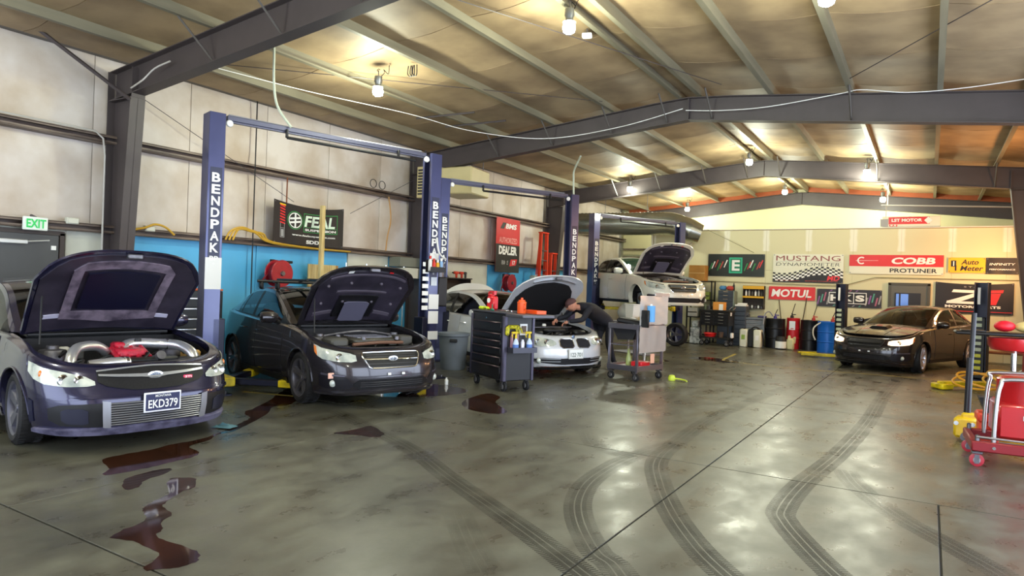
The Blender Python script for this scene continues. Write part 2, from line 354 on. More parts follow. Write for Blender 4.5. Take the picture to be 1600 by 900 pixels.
# ================================================================== cars
def interp(tb, x):
    if x <= tb[0][0]: return tb[0][1]
    for (a, p), (b, q) in zip(tb, tb[1:]):
        if x <= b:
            t = (x-a)/(b-a) if b > a else 0; return p+(q-p)*t
    return tb[-1][1]
def smooth_tab(tb, x):
    i = 0
    if x <= tb[0][0]: return tb[0][1]
    if x >= tb[-1][0]: return tb[-1][1]
    while tb[i+1][0] < x: i += 1
    g = lambda k: tb[min(max(k, 0), len(tb)-1)]
    (xa, a), (xb, b), (xc, c), (xd, d) = g(i-1), g(i), g(i+1), g(i+2)
    h = xc-xb; t = (x-xb)/h; m0 = (c-a)/max(xc-xa, 1e-6)*h; m1 = (d-b)/max(xd-xb, 1e-6)*h
    return (2*t**3-3*t*t+1)*b+(t**3-2*t*t+t)*m0+(-2*t**3+3*t*t)*c+(t**3-t*t)*m1
def paint(name, col, metal=.35, rough=.32): return mat(name, col, rough, metal, coat=.9, noise=.05, scale=40)
GLASS = glass('car_glass'); GLASSG = glass('green_tint_glass', '#3f7d66', .55)
LAMPG = mat('headlamp_lens', '#cfd2c4', .10, .05, coat=1, noise=.3, scale=9, dirt='#98a09a')
AMBER = mat('amber_lens', '#e07818', .25, coat=1); MESH = mat('grille_mesh', '#17171b', .5, .3, noise=.6, scale=60); LINER = mat('arch_liner', '#08080a', .9)
SILV = mat('silver_paint', '#b9bcc2', .3, .7); BAYM = mat('engine_bay', '#151418', .6, .2, noise=.5, scale=14, dirt='#07070a')
INNER = mat('black_underhood', '#2c2834', .42, .15, noise=.35, scale=5, dirt='#3f3947', coat=.3); ALU = mat('polished_pipe', '#e4e6ea', .3, .85)
CASTM = mat('cast_metal', '#77757a', .45, .8, noise=.4, scale=12)

mat('box_grey', '#4c4a44', .6); mat('pale_alloy', '#a9aab2', .35, .8); mat('emblem_blue', '#6c7a90', .3, .6)
class Car:
    def __init__(s, name, label, loc, rot, z=0, **k):
        s.root = thing(name, label, 'car', (loc[0], loc[1], z), rot)
        s.wb, s.fo, s.ro, s.W = 2.65, .90, 1.03, .885
        s.p = .70; s.zr0 = .20; s.aR = .365; s.zc = .325
        s.prof = [(.15, .935), (.3, .975), (.45, .992), (.6, 1.), (.78, .985), (.9, .962), (1.05, .93)]
        s.fr = [(.15, .10), (.24, .03), (.4, 0), (.52, .015), (.6, .05), (.68, .10), (.76, .18), (.95, .4)]
        s.rr = [(.15, .12), (.3, .02), (.55, 0), (.8, .04), (1.05, .12)]
        s.zE = [(-2.4, 1.02), (-2.1, 1.03), (-1.3, 1.0), (-.4, .965), (.3, .95), (.75, .94), (1.1, .91), (1.45, .86), (1.8, .79), (2.05, .725), (2.3, .68)]
        s.GH = [(.72, .965, .72), (.32, 1.15, .665), (-.06, 1.31, .61), (-.36, 1.395, .58), (-.8, 1.42, .565), (-1.2, 1.385, .56), (-1.55, 1.28, .575), (-1.98, 1.07, .63)]
        s.bow = [.14, .13, .11, .07, .0, -.05, -.09, -.10]
        s.body = 'x'; s.hood = 0; s.xcowl = .84; s.d = .085; s.crown = .055
        s.__dict__.update(k)
        s.PA = s.paint
    # ---- body skin: u = position round the plan (0 nose, 1 front axle, 2 rear axle, 3 tail), v = height
    def S(s, u, z, d=0.):
        sg = -1 if u < 0 else 1; u = abs(u); xf = s.wb/2; b = s.W*smooth_tab(s.prof, z)-d
        if u < 1:
            t = u*math.pi/2; n = s.fo-interp(s.fr, z)-d; x = xf+n*max(math.cos(t), 0)**s.p; y = b*math.sin(t)**s.p
        elif u <= 2: x = xf+(u-1)*(-s.wb); y = b
        else:
            t = (u-2)*math.pi/2; n = s.ro-interp(s.rr, z)-d; x = -xf-n*math.sin(t)**s.p; y = b*max(math.cos(t), 0)**s.p
        for xc in (xf, -xf):
            if z < .85: y += .018*math.exp(-((x-xc)/.36)**2)*min(1, (.9-z)*4)*(1 if y > s.W*.6 else 0)
        return Vector((x, sg*y, z))
    def zt(s, u): return smooth_tab(s.zE, s.S(u, .72).x)
    def us(s, y, z=.6):   # plan parameter for a half width
        b = s.W*smooth_tab(s.prof, z); sg = -1 if y < 0 else 1
        return sg*(2/math.pi)*math.asin(min(1, (abs(y)/b)**(1/s.p)))
    def ux(s, x):
        xf = s.wb/2
        if x <= xf and x >= -xf: return 1+(xf-x)/s.wb
        if x > xf: return (2/math.pi)*math.acos(min(1, ((x-xf)/s.fo)**(1/s.p)))
        return 2+(2/math.pi)*math.asin(min(1, ((-xf-x)/s.ro)**(1/s.p)))
    def zb(s, u):
        x = s.S(u, .45).x; z = s.zr0+(.02 if abs(u) < .5 else 0)
        for xc in (s.wb/2, -s.wb/2):
            if abs(x-xc) < s.aR: z = max(z, s.zc+math.sqrt(max(s.aR**2-(x-xc)**2, 0)))
        return z
    def skin(s):
        U = [i/34 for i in range(34)]+[1+i/40 for i in range(40)]+[2+i/24 for i in range(25)]
        for xc in (s.wb/2, -s.wb/2):
            for a in (-1, 1):
                lo, hi = (0, 1.6) if xc > 0 else (1.4, 3)
                tgt = xc+a*s.aR
                for _ in range(40):
                    m_ = (lo+hi)/2
                    if s.S(m_, .45).x > tgt: lo = m_
                    else: hi = m_
                U += [lo-2e-4, lo+2e-4]
                U += [s_ for s_ in (lo+.02*a, lo-.02*a)]
        U = sorted(U); n = 12
        for sg in (1, -1):
            b = B(); rows = []
            for u in U:
                z0, z1 = s.zb(u), s.zt(u)
                col = [s.S(sg*max(u, 1e-6), z0+(z1-z0)*k/n) for k in range(n+1)]
                d = s.d
                for f, g in ((.3, .012), (.65, .02), (1, .024)):
                    q = s.S(sg*max(u, 1e-6), z1, d*f); q.z = z1+g; col.append(q)
                q = s.S(sg*max(u, 1e-6), z1, d); q.z = z1-.05; col.append(q)
                # underside lip turned in
                i = col[0].copy(); i.y -= sg*.10 if abs(i.y) > .12 else 0; rows.append([i]+col)
            b.grid(rows); s.skins = b.build('body_panel', s.PA, s.root, ang=50)
            # wheel housings
            for xc in (s.wb/2, -s.wb/2):
                b = B(); rr_ = []
                for k in range(19):
                    a = math.pi*k/18; x = xc+s.aR*1.01*math.cos(a); z = s.zc+s.aR*1.01*math.sin(a)
                    rr_.append([(x, sg*(s.W-.012), z), (x, sg*(s.W-.36), z), (xc, sg*(s.W-.37), s.zc)])
                b.grid(rr_).build('arch_liner', LINER, s.root)
                b = B(); lip = []
                for k in range(25):
                    a = math.pi*(k/24); x = xc+(s.aR+.012)*math.cos(a); z = s.zc+(s.aR+.012)*math.sin(a); u = s.ux(x)
                    q = s.S(sg*u, max(z, .22)); lip.append((x, q.y+sg*.002, z))
                b.tube(lip, .011, 6).build('arch_lip', s.PA, s.root)
        # floor pan
        b = B(); hw = s.W-.12
        b.box((0, 0, .27), (s.wb-.78, hw*2, .1)).box((s.wb/2+.1, 0, .34), (1.25, 1.0, .08)).box((-s.wb/2-.05, 0, .36), (1.35, 1.0, .12)).build('underbody', LINER, s.root)
    def patch(s, name, m, fn, cols, off=.004, nr=5, nc=24, thick=.006, mirror=False, sm=False, parent=None):
        out = []
        for sg in ((1, -1) if mirror else (1,)):
            us_ = [c[0] for c in cols]; lo = list(zip(us_, [c[1] for c in cols])); hi = list(zip(us_, [c[2] for c in cols])); f_ = smooth_tab if sm else interp
            U = sorted(set([us_[0]+(us_[-1]-us_[0])*i/nc for i in range(nc+1)]+us_)); rows = []
            for u in U:
                a, c = f_(lo, u), f_(hi, u); row = []
                for k in range(nr+1):
                    v = a+(c-a)*k/nr; e = 1e-3
                    P = fn(u*sg, v); du = fn(u*sg+e, v)-fn(u*sg-e, v); dv = fn(u*sg, v+e)-fn(u*sg, v-e); n = du.cross(dv)
                    n = n.normalized() if n.length > 1e-12 else Vector((0, 0, 1))
                    ref = P-Vector((max(-1, min(1, P.x)), 0, .55))
                    if n.dot(ref) < 0: n = -n
                    if s.flipn: n = -n
                    row.append((P+n*off, P+n*(off-thick)))
                rows.append(row)
            b = B(); b.grid([[p[0] for p in r] for r in rows])
            ring = [r[0] for r in rows]+[p for p in rows[-1]][1:]+[r[-1] for r in rows[::-1]][1:]+rows[0][::-1][1:]
            b.grid([[p[0] for p in ring], [p[1] for p in ring]])
            out.append(b.build(name, m, parent or s.root, ang=50))
        return out
    flipn = False
    # ---- bonnet
    def xfront(s, y):
        lo, hi = 0., 1.
        for _ in range(24):
            m_ = (lo+hi)/2; q = s.S(m_, s.zt(m_), s.d+.006)
            if q.y < abs(y): lo = m_
            else: hi = m_
        return s.S(lo, s.zt(lo), s.d+.006).x
    def Hd(s, u, v):
        # u 0 cowl .. 1 front; v -1..1
        yw = s.W*smooth_tab(s.prof, .9)-s.d-.008; y = max(-1, min(1, v))*yw*(1-.045*(1-u))
        xF = s.xfront(min(abs(y), yw*.995)); x = s.xcowl+(xF-s.xcowl)*u
        return Vector((x, y, smooth_tab(s.zE, x)+.022+s.crown*(1-v*v)*min(1, .35+1.2*(1-u)+.3)))
    def Ho(s, u, v):
        P = s.Hd(u, v)
        if not s.hood: return P
        px, pz = s.xcowl-.02, .95; a = R(s.hood); x, z = P.x-px, P.z-pz
        return Vector((px+x*math.cos(a)-z*math.sin(a), P.y, pz+x*math.sin(a)+z*math.cos(a)))
    def Hin(s, dz):   # inner face at depth dz under the skin
        def f(u, v):
            e = .004; P = s.Ho(u, v); n = (s.Ho(u+e, v)-s.Ho(u-e, v)).cross(s.Ho(u, v+e)-s.Ho(u, v-e)).normalized()
            return P-n*dz
        return f
    def bonnet(s, style):
        nu, nv = 12, 20; top = [[s.Ho(i/nu, -1+2*j/nv) for j in range(nv+1)] for i in range(nu+1)]
        f = s.Hin(.022); bot = [[f(i/nu, -1+2*j/nv) for j in range(nv+1)] for i in range(nu+1)]
        b = B(); b.grid(top); b.grid(bot)
        rt = top[0]+[r[-1] for r in top[1:]]+top[-1][::-1][1:]+[r[0] for r in top[::-1]][1:]
        rb = bot[0]+[r[-1] for r in bot[1:]]+bot[-1][::-1][1:]+[r[0] for r in bot[::-1]][1:]
        b.grid([rt, rb]); hd = b.build('hood', [s.PA], s.root, ang=50); s.hoodo = hd
        if s.hood:
            im = s.innerm; g = s.Hin(.028); ref = s.flipn
            def pad(name, cols, d, m, nr=6, nc=14, off=0):
                fn = s.Hin(d); b = B(); rows = []
                us_ = [c[0] for c in cols]
                U = sorted(set([us_[0]+(us_[-1]-us_[0])*i/nc for i in range(nc+1)]+us_))
                for v in U:
                    a = interp([(c[0], c[1]) for c in cols], v); c = interp([(c[0], c[2]) for c in cols], v)
                    rows.append([fn(a+(c-a)*k/nr, v) for k in range(nr+1)])
                fb = s.Hin(d-.02); ring = [(r[0]) for r in rows]; b.grid(rows)
                def edge(v, u): return fb(u, v)
                R1 = []; R2 = []
                for i, v in enumerate(U):
                    a = interp([(c[0], c[1]) for c in cols], v); R1.append(rows[i][0]); R2.append(fb(a, v))
                b.grid([R1, R2]); R1 = []; R2 = []
                for i, v in enumerate(U):
                    a = interp([(c[0], c[2]) for c in cols], v); R1.append(rows[i][-1]); R2.append(fb(a, v))
                b.grid([R1, R2])
                return b.build(name, m, hd, ang=50)
            if style == 'sti':
                pad('underhood_panel', [(-.95, .03, .88), (-.7, .03, .955), (0, .03, .965), (.7, .03, .955), (.95, .03, .88)], .034, INNER)
                fr = mat('worn_inner_frame', '#8a7c8c', .45, .2, noise=.5, scale=8, dirt='#4a4250')
                pad('underhood_frame', [(-.62, .74, .80), (-.5, .78, .88), (0, .80, .90), (.5, .78, .88), (.62, .74, .80)], .05, fr)
                pad('underhood_frame', [(-.62, .24, .80), (-.5, .24, .82)], .05, fr); pad('underhood_frame', [(.5, .24, .82), (.62, .24, .80)], .05, fr)
                pad('underhood_frame', [(-.62, .18, .26), (0, .12, .25), (.62, .18, .26)], .052, fr)
                b_ = B()
                pad('scoop_duct', [(-.44, .30, .74), (0, .28, .76), (.44, .30, .74)], .062, mat('duct_black', '#15152c', .4, .2))
                pad('foam_strip', [(-.80, .2, .245), (-.58, .19, .235)], .046, mat('pale_strip', '#b9b6cc', .5)); pad('foam_strip', [(.58, .19, .235), (.80, .2, .245)], .046, mat('pale_strip', '', .5))
            elif style == 'wrx':
                pad('underhood_liner', [(-.9, .10, .80), (-.74, .08, .9), (0, .06, .93), (.74, .08, .9), (.9, .10, .80)], .036, INNER)
                pad('liner_rib', [(-.80, .18, .23), (-.44, .2, .25)], .05, CASTM if 0 else mat('liner_edge', '#57505c', .4)); pad('liner_rib', [(.44, .2, .25), (.80, .18, .23)], .05, mat('liner_edge', '', .4))
                pad('liner_rib', [(-.5, .56, .585), (.5, .56, .585)], .05, mat('liner_edge', '', .4)); pad('liner_rib', [(-.74, .84, .87), (0, .86, .885), (.74, .84, .87)], .05, mat('liner_edge', '', .4))
                dk = mat('duct_dark', '#0c0b10', .55); pad('scoop_duct', [(-.40, .14, .50), (.40, .14, .50)], .052, dk)
                pad('intercooler_duct', [(-.26, .10, .38), (-.2, .08, .40), (.2, .08, .40), (.26, .10, .38)], .075, mat('duct_grey', '#6a687c', .35, .2))
                b = B()
                for v in (-.72, -.3, .3, .72):
                    for uu in (.72, .4): b.ball(s.Hin(.048)(uu, v), .022, 10)
                b.build('liner_clip', mat('liner_edge', '', .4), hd)
                p = s.Hin(.04); 
                for v, w_ in ((-.42, .05),):
                    q = [p(.90, v-w_), p(.90, v+w_), p(.945, v+w_), p(.945, v-w_)]; B().add(q, [(0, 1, 2, 3)]).build('warning_sticker', WHITE, hd)
                q = [p(.92, .32), p(.92, .40), p(.945, .40), p(.945, .32)]; B().add(q, [(0, 1, 2, 3)]).build('warning_sticker', RED, hd)
            else:
                pad('insulation_pad', [(-.84, .14, .56), (-.70, .10, .72), (-.5, .08, .80), (0, .07, .84), (.5, .08, .80), (.7, .10, .72), (.84, .14, .56)], .04, mat('bonnet_pad', '#0c0c11', .8, noise=.3, scale=30))
                pad('frame_edge', [(-.62, .87, .90), (0, .90, .94), (.62, .87, .90)], .045, SILV)
            B().box(s.Hin(.04)(.96, 0), (.06, .14, .05), .01).build('latch_striker', CASTM, hd)
            for sg in ((1, -1) if style == 'bmw' else (-1,)):
                a = s.Hin(.04)(.55 if style != 'bmw' else .2, sg*.88); q = s.S(sg*-.0 + sg*.72, .84, s.d+.03) if style != 'bmw' else Vector((1.0, sg*.72, .93))
                B().tube([a, (q.x-.25 if style != 'bmw' else q.x, q.y, .9)], .008, 6).build('prop_rod' if style != 'bmw' else 'gas_strut', CHROME if style == 'bmw' else BLACK, s.root)
        else:
            s.patch('bonnet_crease', s.PA, s.Hd, [(.1, -.50, -.46), (.95, -.42, -.40)], .006); s.patch('bonnet_crease', s.PA, s.Hd, [(.1, .46, .50), (.95, .40, .42)], .006)
    def bay(s, style):
        r_ = rnd
        xf = s.xfront(0)-.04; b = B(); yw = s.W-s.d-.06
        # tub that follows the opening
        o = [(s.xcowl-.05, -yw), (1.4, -yw), (1.75, -yw*.93), (xf-.12, -yw*.62), (xf, 0), (xf-.12, yw*.62), (1.75, yw*.93), (1.4, yw), (s.xcowl-.05, yw)]
        n = len(o); V = [(x, y, .50) for x, y in o]+[(x, y, smooth_tab(s.zE, x)-.03) for x, y in o]
        b.add(V, [tuple(range(n))]+[(i, (i+1) % n, n+(i+1) % n, n+i) for i in range(n)]).build('engine_bay', BAYM, s.root)
        # radiator support and cowl
        b = B().tube([(s.S(s.us(y), .7).x-.16, y, s.zt(s.us(y))-.0) for y in [-.66+.11*i for i in range(13)]], .035, 6); b.build('radiator_support', mat('support_dark', '#26242a', .4, .3), s.root)
        b = B(); b.box((s.xcowl-.13, 0, .935), (.2, 1.36, .03), .01).box((s.xcowl-.02, 0, .95), (.03, 1.34, .03), .008); b.build('cowl_panel', BLACK, s.root)
        for y in (-.3, .25): B().tube([(s.xcowl-.17, y+.25, .97), (s.xcowl-.25, y-.28, 1.02)], .009, 6).build('wiper', BLACK, s.root)
        for sg in (1, -1):
            B().lathe([(.0, .03), (.05, .03), (.055, .0), (.11, -.01), (.13, -.06), (.13, -.12)], (1.2, sg*.56, .84), n=20).build('strut_tower', CASTM if style != 'bmw' else BAYM, s.root)
        if style == 'sti':
            B().tube([(1.62, -.52, .62), (1.68, -.56, .74), (1.52, -.46, .86), (1.40, -.26, .87), (1.34, -.14, .80)], .048, 12, smooth=6).build('intake_pipe', ALU, s.root)
            B().tube([(1.72, -.42, .72), (1.74, -.22, .74), (1.73, -.08, .735)], .05, 12, smooth=4).build('intake_pipe', ALU, s.root)
            B().tube([(1.36, -.02, .80), (1.30, .1, .87), (1.33, .36, .86), (1.48, .50, .85), (1.66, .56, .78), (1.72, .57, .66)], .052, 12, smooth=6).build('intake_pipe', ALU, s.root)
            for p in ((1.73, -.10, .735), (1.73, -.14, .735), (1.38, .42, .86), (1.56, .53, .82)): B().tube([(p[0]-.0, p[1]-.012, p[2]), (p[0], p[1]+.012, p[2])], .056, 14).build('hose_clamp', CHROME, s.root)
            B().box((1.42, .02, .80), (.30, .26, .08), .02).box((1.30, -.02, .86), (.16, .1, .06), .02).build('intake_manifold', mat('red_wrinkle', '#c81f3a', .5, noise=.4, scale=30), s.root)
            for i in range(4): B().tube([(1.36, -.10+.09*i, .84), (1.60, -.13+.1*i, .76)], .022, 8).build('manifold_runner', mat('red_wrinkle', '', .5), s.root)
            B().box((1.62, .1, .74), (.2, .62, .05), .02).box((1.55, -.1, .70), (.25, .5, .1), .03).build('belt_cover', BLACK, s.root)
            B().cyl((1.70, .22, .77), (1.74, .22, .79), .045, 16).build('pulley', CASTM, s.root)
            B().lathe([(0, .03), (.03, .03), (.034, 0)], (1.42, .12, .90), n=14).build('fluid_cap', BLACK, s.root)
            B().box((1.82, .1, .715), (.06, .55, .03), .008).build('radiator_shroud', mat('pale_alloy', '#a9aab2', .35, .8), s.root)
            B().lathe([(.06, -.1), (.06, .05), (.035, .07)], (1.15, -.45, .78), n=14).build('reservoir', mat('white_reservoir', '#d8d6cc', .4), s.root)
            B().box((1.5, .62, .74), (.2, .14, .12), .02).build('fuse_box', mat('yellowish_cap', '#c89a4a', .5), s.root)
        elif style == 'wrx':
            B().box((1.48, .0, .80), (.46, .60, .09), .03).build('intercooler', mat('dull_alloy', '#5d5a52', .5, .6, noise=.4, scale=40), s.root)
            for i in range(7): B().box((1.28+.065*i, 0, .848), (.02, .5, .012)).build('intercooler_rib', CASTM, s.root)
            B().box((1.55, -.5, .79), (.34, .24, .12), .03).build('air_box', mat('box_grey', '#4c4a44', .6), s.root)
            B().box((1.45, .55, .78), (.26, .2, .14), .02).build('battery', mat('box_grey', '', .6), s.root)
            B().tube([(1.78, -.36, .77), (1.80, .0, .79), (1.76, .38, .78)], .022, 8, smooth=5).build('radiator_hose', mat('hose_brown', '#6b4a38', .5), s.root)
            B().tube([(1.2, -.5, .84), (1.25, 0, .9), (1.2, .5, .84)], .018, 8, smooth=5).build('strut_brace', CASTM, s.root)
            for x, y in ((1.74, .3), (1.3, -.34), (1.68, -.16)): B().lathe([(0, .04), (.03, .04), (.035, 0)], (x, y, .82), n=12).build('fluid_cap', CASTM, s.root)
        else:
            B().box((1.35, .0, .80), (.7, .5, .12), .05).build('engine_cover', BLACK, s.root)
            for y in (-.5, .48): B().box((1.7, y, .76), (.25, .26, .1), .03).build('air_duct', BLACK, s.root)
            B().box((1.62, -.05, .86), (.05, .9, .02), .006).build('cross_brace', CASTM, s.root)
            B().lathe([(0, .04), (.035, .04), (.04, 0)], (1.45, -.1, .87), n=12).build('fluid_cap', WHITE, s.root)
        for i in range(16):
            x, y = r_.uniform(1.0, 1.8), r_.uniform(-.6, .6); z = .70+.1*(1.85-x)
            if i % 2: B().box((x, y, z), (r_.uniform(.05, .15), r_.uniform(.05, .15), r_.uniform(.05, .12)), .012).build('engine_part', [BLACK, CASTM, mat('box_grey', '', .6)][i % 3], s.root)
            else: B().tube([(x, y, z), (x+.1, y+.1, z+.06), (x+.2, y+.02, z+.02)], .014, 6, smooth=4).build('engine_hose', BLACK, s.root)
    # ---- cabin
    def gh(s, g):
        T = list(range(len(s.GH))); return [smooth_tab(list(zip(T, [q[k] for q in s.GH])), g) for k in range(3)]+[smooth_tab(list(zip(T, s.bow)), g)]
    def Gt(s, g, v):
        x, z, y, bw = s.gh(g); return Vector((x+bw*(1-v*v), y*v, z+.045*(1-v*v)*min(1, g*.5+.2)))
    def Gs(s, g, h):
        sg = -1 if g < 0 else 1; g = abs(g); x, z, y, bw = s.gh(g); u = s.ux(x); q = s.S(u, s.zt(u), s.d-.01); zb_ = s.zt(u)+.02
        yb = q.y; h_ = h; return Vector((x, sg*(yb+(y-yb)*h_+.018*math.sin(math.pi*min(max(h_, 0), 1))), zb_+(max(z, zb_+.002)-zb_)*h_))
    def cabin(s):
        n = len(s.GH)-1; RF, RB = s.gr
        s.patch('roof', s.PA, s.Gt, [(RF, -.95, .95), (RB, -.95, .95)], .004, nr=12, nc=14)
        s.patch('windshield', s.wsm, s.Gt, [(.12, -.93, .93), (RF, -.93, .93)], .003, nr=12, nc=14, thick=.004)
        s.patch('rear_window', GLASS, s.Gt, [(RB+.03, -.9, .9), (n-.1, -.9, .9)], .003, nr=10, nc=10, thick=.004)
        s.patch('window_seal', BLACK, s.Gt, [(0, -.98, .98), (.13, -.98, .98)], .002, nr=12, nc=3)
        s.patch('roof_rail', s.PA, s.Gt, [(0, .92, 1), (RF, .92, 1), (n, .92, 1)], .006, nr=2, nc=40, mirror=False); s.patch('roof_rail', s.PA, s.Gt, [(0, -1, -.92), (n, -1, -.92)], .006, nr=2, nc=40)
        s.patch('roof_rail', s.PA, s.Gs, [(.02, .55, 1), (1, .80, 1), (2, .88, 1), (RF, .90, 1), (n, .90, 1)], .006, nr=3, nc=40, mirror=True)
        s.patch('window_trim', BLACK, s.Gs, [(.3, -.02, .62), (1, -.02, .80), (2, -.02, .87), (RF, -.02, .90), (s.gq, -.02, .90)], .0, nr=3, nc=30, mirror=True) if 0 else None
        s.patch('corner_pillar', s.PA, s.Gs, [(s.gq, -.02, .95), (n, -.02, .95)], .004, nr=5, nc=10, mirror=True)
        s.patch('pillar', BLACK, s.Gs, [(s.gb-.09, 0, .92), (s.gb+.09, 0, .92)], .006, nr=5, nc=2, mirror=True)
        s.patch('mirror_sail', BLACK, s.Gs, [(.12, 0, .5), (.8, 0, .78)], .007, nr=3, nc=4, mirror=True)
        s.patch('side_window', s.swm, s.Gs, [(.8, .02, .80), (1.4, .02, .86), (2.2, .02, .89), (s.gb-.07, .02, .905)], .003, nr=5, nc=14, thick=.004, mirror=True)
        s.patch('side_window', s.swm, s.Gs, [(s.gb+.07, .02, .905), (s.gq-.02, .02, .905)], .003, nr=5, nc=12, thick=.004, mirror=True)
        s.patch('pillar', BLACK, s.Gs, [(s.gq-.45, 0, .92), (s.gq-.37, 0, .92)], .006, nr=5, nc=2, mirror=True)
        s.patch('belt_moulding', BLACK, s.Gs, [(.15, -.02, .0), (.5, -.03, .03), (n-.8, -.03, .03)], .008, nr=1, nc=30, mirror=True)
        for sg in (1, -1):
            y = sg*(s.W+.06); b = B(); b.lathe([(.02, -.14), (.09, -.12), (.105, -.03), (.10, .05), (.07, .10), (.02, .11)], (.44, y, 1.045), 'y', 16, sx=.75, sy=.78)
            b.build('side_mirror', s.PA, s.root); B().tube([(.40, sg*(s.W-.09), .97), (.43, sg*(s.W+.02), 1.0)], .03, 8).build('mirror_stalk', BLACK, s.root)
            B().lathe([(0, -.002), (.075, -.002), (.08, .004)], (.385, y, 1.045), 'x', 16, sy=.9).build('mirror_glass', CHROME, s.root)
        b = B().box((.42, 0, .90), (.5, 1.36, .12), .05).box((.30, .36, .98), (.2, .36, .06), .03); b.build('dashboard', BLACK, s.root)
        B().lathe([(.165, -.012), (.185, 0), (.165, .012)], (.12, .36, .98), 'x', 24, close=True).build('steering_wheel', BLACK, s.root)
        for y in (.37, -.37):
            B().box((-.45, y, .62), (.5, .48, .16), .05).box((-.72, y, .92), (.14, .48, .58), .06, Matrix.Rotation(-.2, 3, 'Y')).box((-.80, y, 1.25), (.10, .24, .16), .04).build('seat', mat('seat_cloth', '#1d1c20', .8), s.root)
        B().box((-1.35, 0, .8), (.16, 1.2, .5), .06).build('rear_seat', mat('seat_cloth', '', .8), s.root)
        B().box((-.35, 0, .50), (2.3, 1.5, .08)).build('cabin_floor', LINER, s.root)
        B().box((.06, 0, 1.30), (.02, .22, .07), .01).build('rear_view_mirror', BLACK, s.root)
    def tail(s):
        xr = s.GH[-1][0]; n = 8
        def D(u, v):
            yw = s.W*.94-s.d; y = v*yw; lo, hi = 2., 3.
            for _ in range(20):
                m_ = (lo+hi)/2
                if s.S(m_, 1.02, s.d).y > abs(y): lo = m_
                else: hi = m_
            xe = s.S(lo, 1.02, s.d).x; x = xr+.12+(xe-xr-.12)*u
            return Vector((x, y, smooth_tab(s.zE, x)+.024+.035*(1-v*v)))
        if not s.trunk: s.patch('trunk_lid', s.PA, D, [(0, -1, 1), (1, -1, 1)], 0, nr=12, nc=8, thick=.02)
        else:
            a = R(-s.trunk); px, pz = xr+.05, 1.05
            def D2(u, v):
                P = D(u*1., v*.86); x, z = P.x-px, P.z-pz; return Vector((px+x*math.cos(a)-z*math.sin(a), P.y, pz+x*math.sin(a)+z*math.cos(a)))
            s.patch('trunk_lid', s.PA, D2, [(.0, -1, 1), (1.0, -1, 1)], 0, nr=12, nc=10, thick=.03)
            B().box((xr-.35, 0, .8), (.7, 1.3, .3)).build('trunk_well', LINER, s.root)
        s.patch('tail_lamp', mat('red_lens', '#a01018', .15, coat=1), s.S, [(2.45, .80, .93), (2.75, .78, .94)], .006, mirror=True)
    trunk = 0
    def sides(s):
        n = .006
        for ua, ub in ((1+(s.wb/2-.72)/s.wb, 1+(s.wb/2+.32)/s.wb), (1+(s.wb/2+.335)/s.wb, 1+(s.wb/2+.335+.66)/s.wb)):
            rear = ub > 1.74
            cols = [(ua, .30, 0), (ub, .30 if not rear else .34, 0)]
            U = [ua+(ub-ua)*i/6 for i in range(7)]
            hi = [s.zt(u)-.004 for u in U]; lo = []
            for u in U:
                x = s.S(u, .5).x; z = .30
                dx = x-(-s.wb/2)
                if dx < s.aR+.07: z = max(z, s.zc+math.sqrt(max((s.aR+.07)**2-dx*dx, 0)))
                lo.append(z)
            c = list(zip(U, lo, hi))
            s.patch('panel_gap', LINER, s.S, [(U[0]-.004, lo[0]-.012, hi[0])]+c[1:-1]+[(U[-1]+.004, lo[-1]-.012, hi[-1])], .0015, nr=6, nc=16, mirror=True)
            for sg, o in zip((1, -1), s.patch('door', s.PA, s.S, c, .006, nr=8, nc=18, mirror=True)):
                uh = ub-.055; 
                q = s.S(sg*uh, .83); B().tube([(q.x+.0+.1, q.y+sg*.012, q.z), (q.x+.08, q.y+sg*.034, q.z+.004), (q.x-.08, q.y+sg*.034, q.z+.004), (q.x-.1, q.y+sg*.012, q.z)], .011, 6).build('door_handle', s.PA, o)
        s.patch('side_sill', s.sill, s.S, [(1.15, .20, .275), (1.85, .20, .275)], .012, nr=3, mirror=True)
    def wheels(s, style, m, rough_ok=1, skip=(), steer=0, radius=.325, which=None):
        tire = B(); w = .11; r = radius; ri = r-.085
        tire.lathe([(ri, -w*.80), (ri+.02, -w*.95), (r-.035, -w), (r-.008, -w*.82), (r, -w*.55), (r, w*.55), (r-.008, w*.82), (r-.035, w), (ri+.02, w*.95), (ri, w*.80)], axis='y', n=44, close=True)
        for k in range(44):
            a = 2*math.pi*k/44
            for yy_ in (-.065, .065): tire.box((r*math.cos(a), yy_, r*math.sin(a)), (.008, .055, .016), 0, Matrix.Rotation(-a, 3, 'Y'))
        tme = tire.mesh('tyre', mat('tyre', '#1b1a1c', .7, noise=.3, scale=20))
        rim = B(); rim.lathe([(ri-.014, w*.80), (ri+.006, w*.92), (ri+.004, -w*.8), (ri-.02, -w*.8), (ri-.022, w*.55)], axis='y', n=40, close=True)
        def spoke(a, wd0, wd1, y0, y1):
            ca, sa = math.cos(a), math.sin(a); T = lambda rr, t, y: (rr*ca-t*sa, y, rr*sa+t*ca)
            V = [T(.05, -wd0, y0), T(.05, wd0, y0), T(ri-.01, wd1, y1), T(ri-.01, -wd1, y1), T(.05, -wd0*1.3, y0-.03), T(.05, wd0*1.3, y0-.03), T(ri-.01, wd1*1.4, y1-.035), T(ri-.01, -wd1*1.4, y1-.035)]
            rim.add(V, [(0, 1, 2, 3), (4, 7, 6, 5), (0, 3, 7, 4), (1, 5, 6, 2), (2, 6, 7, 3), (0, 4, 5, 1)])
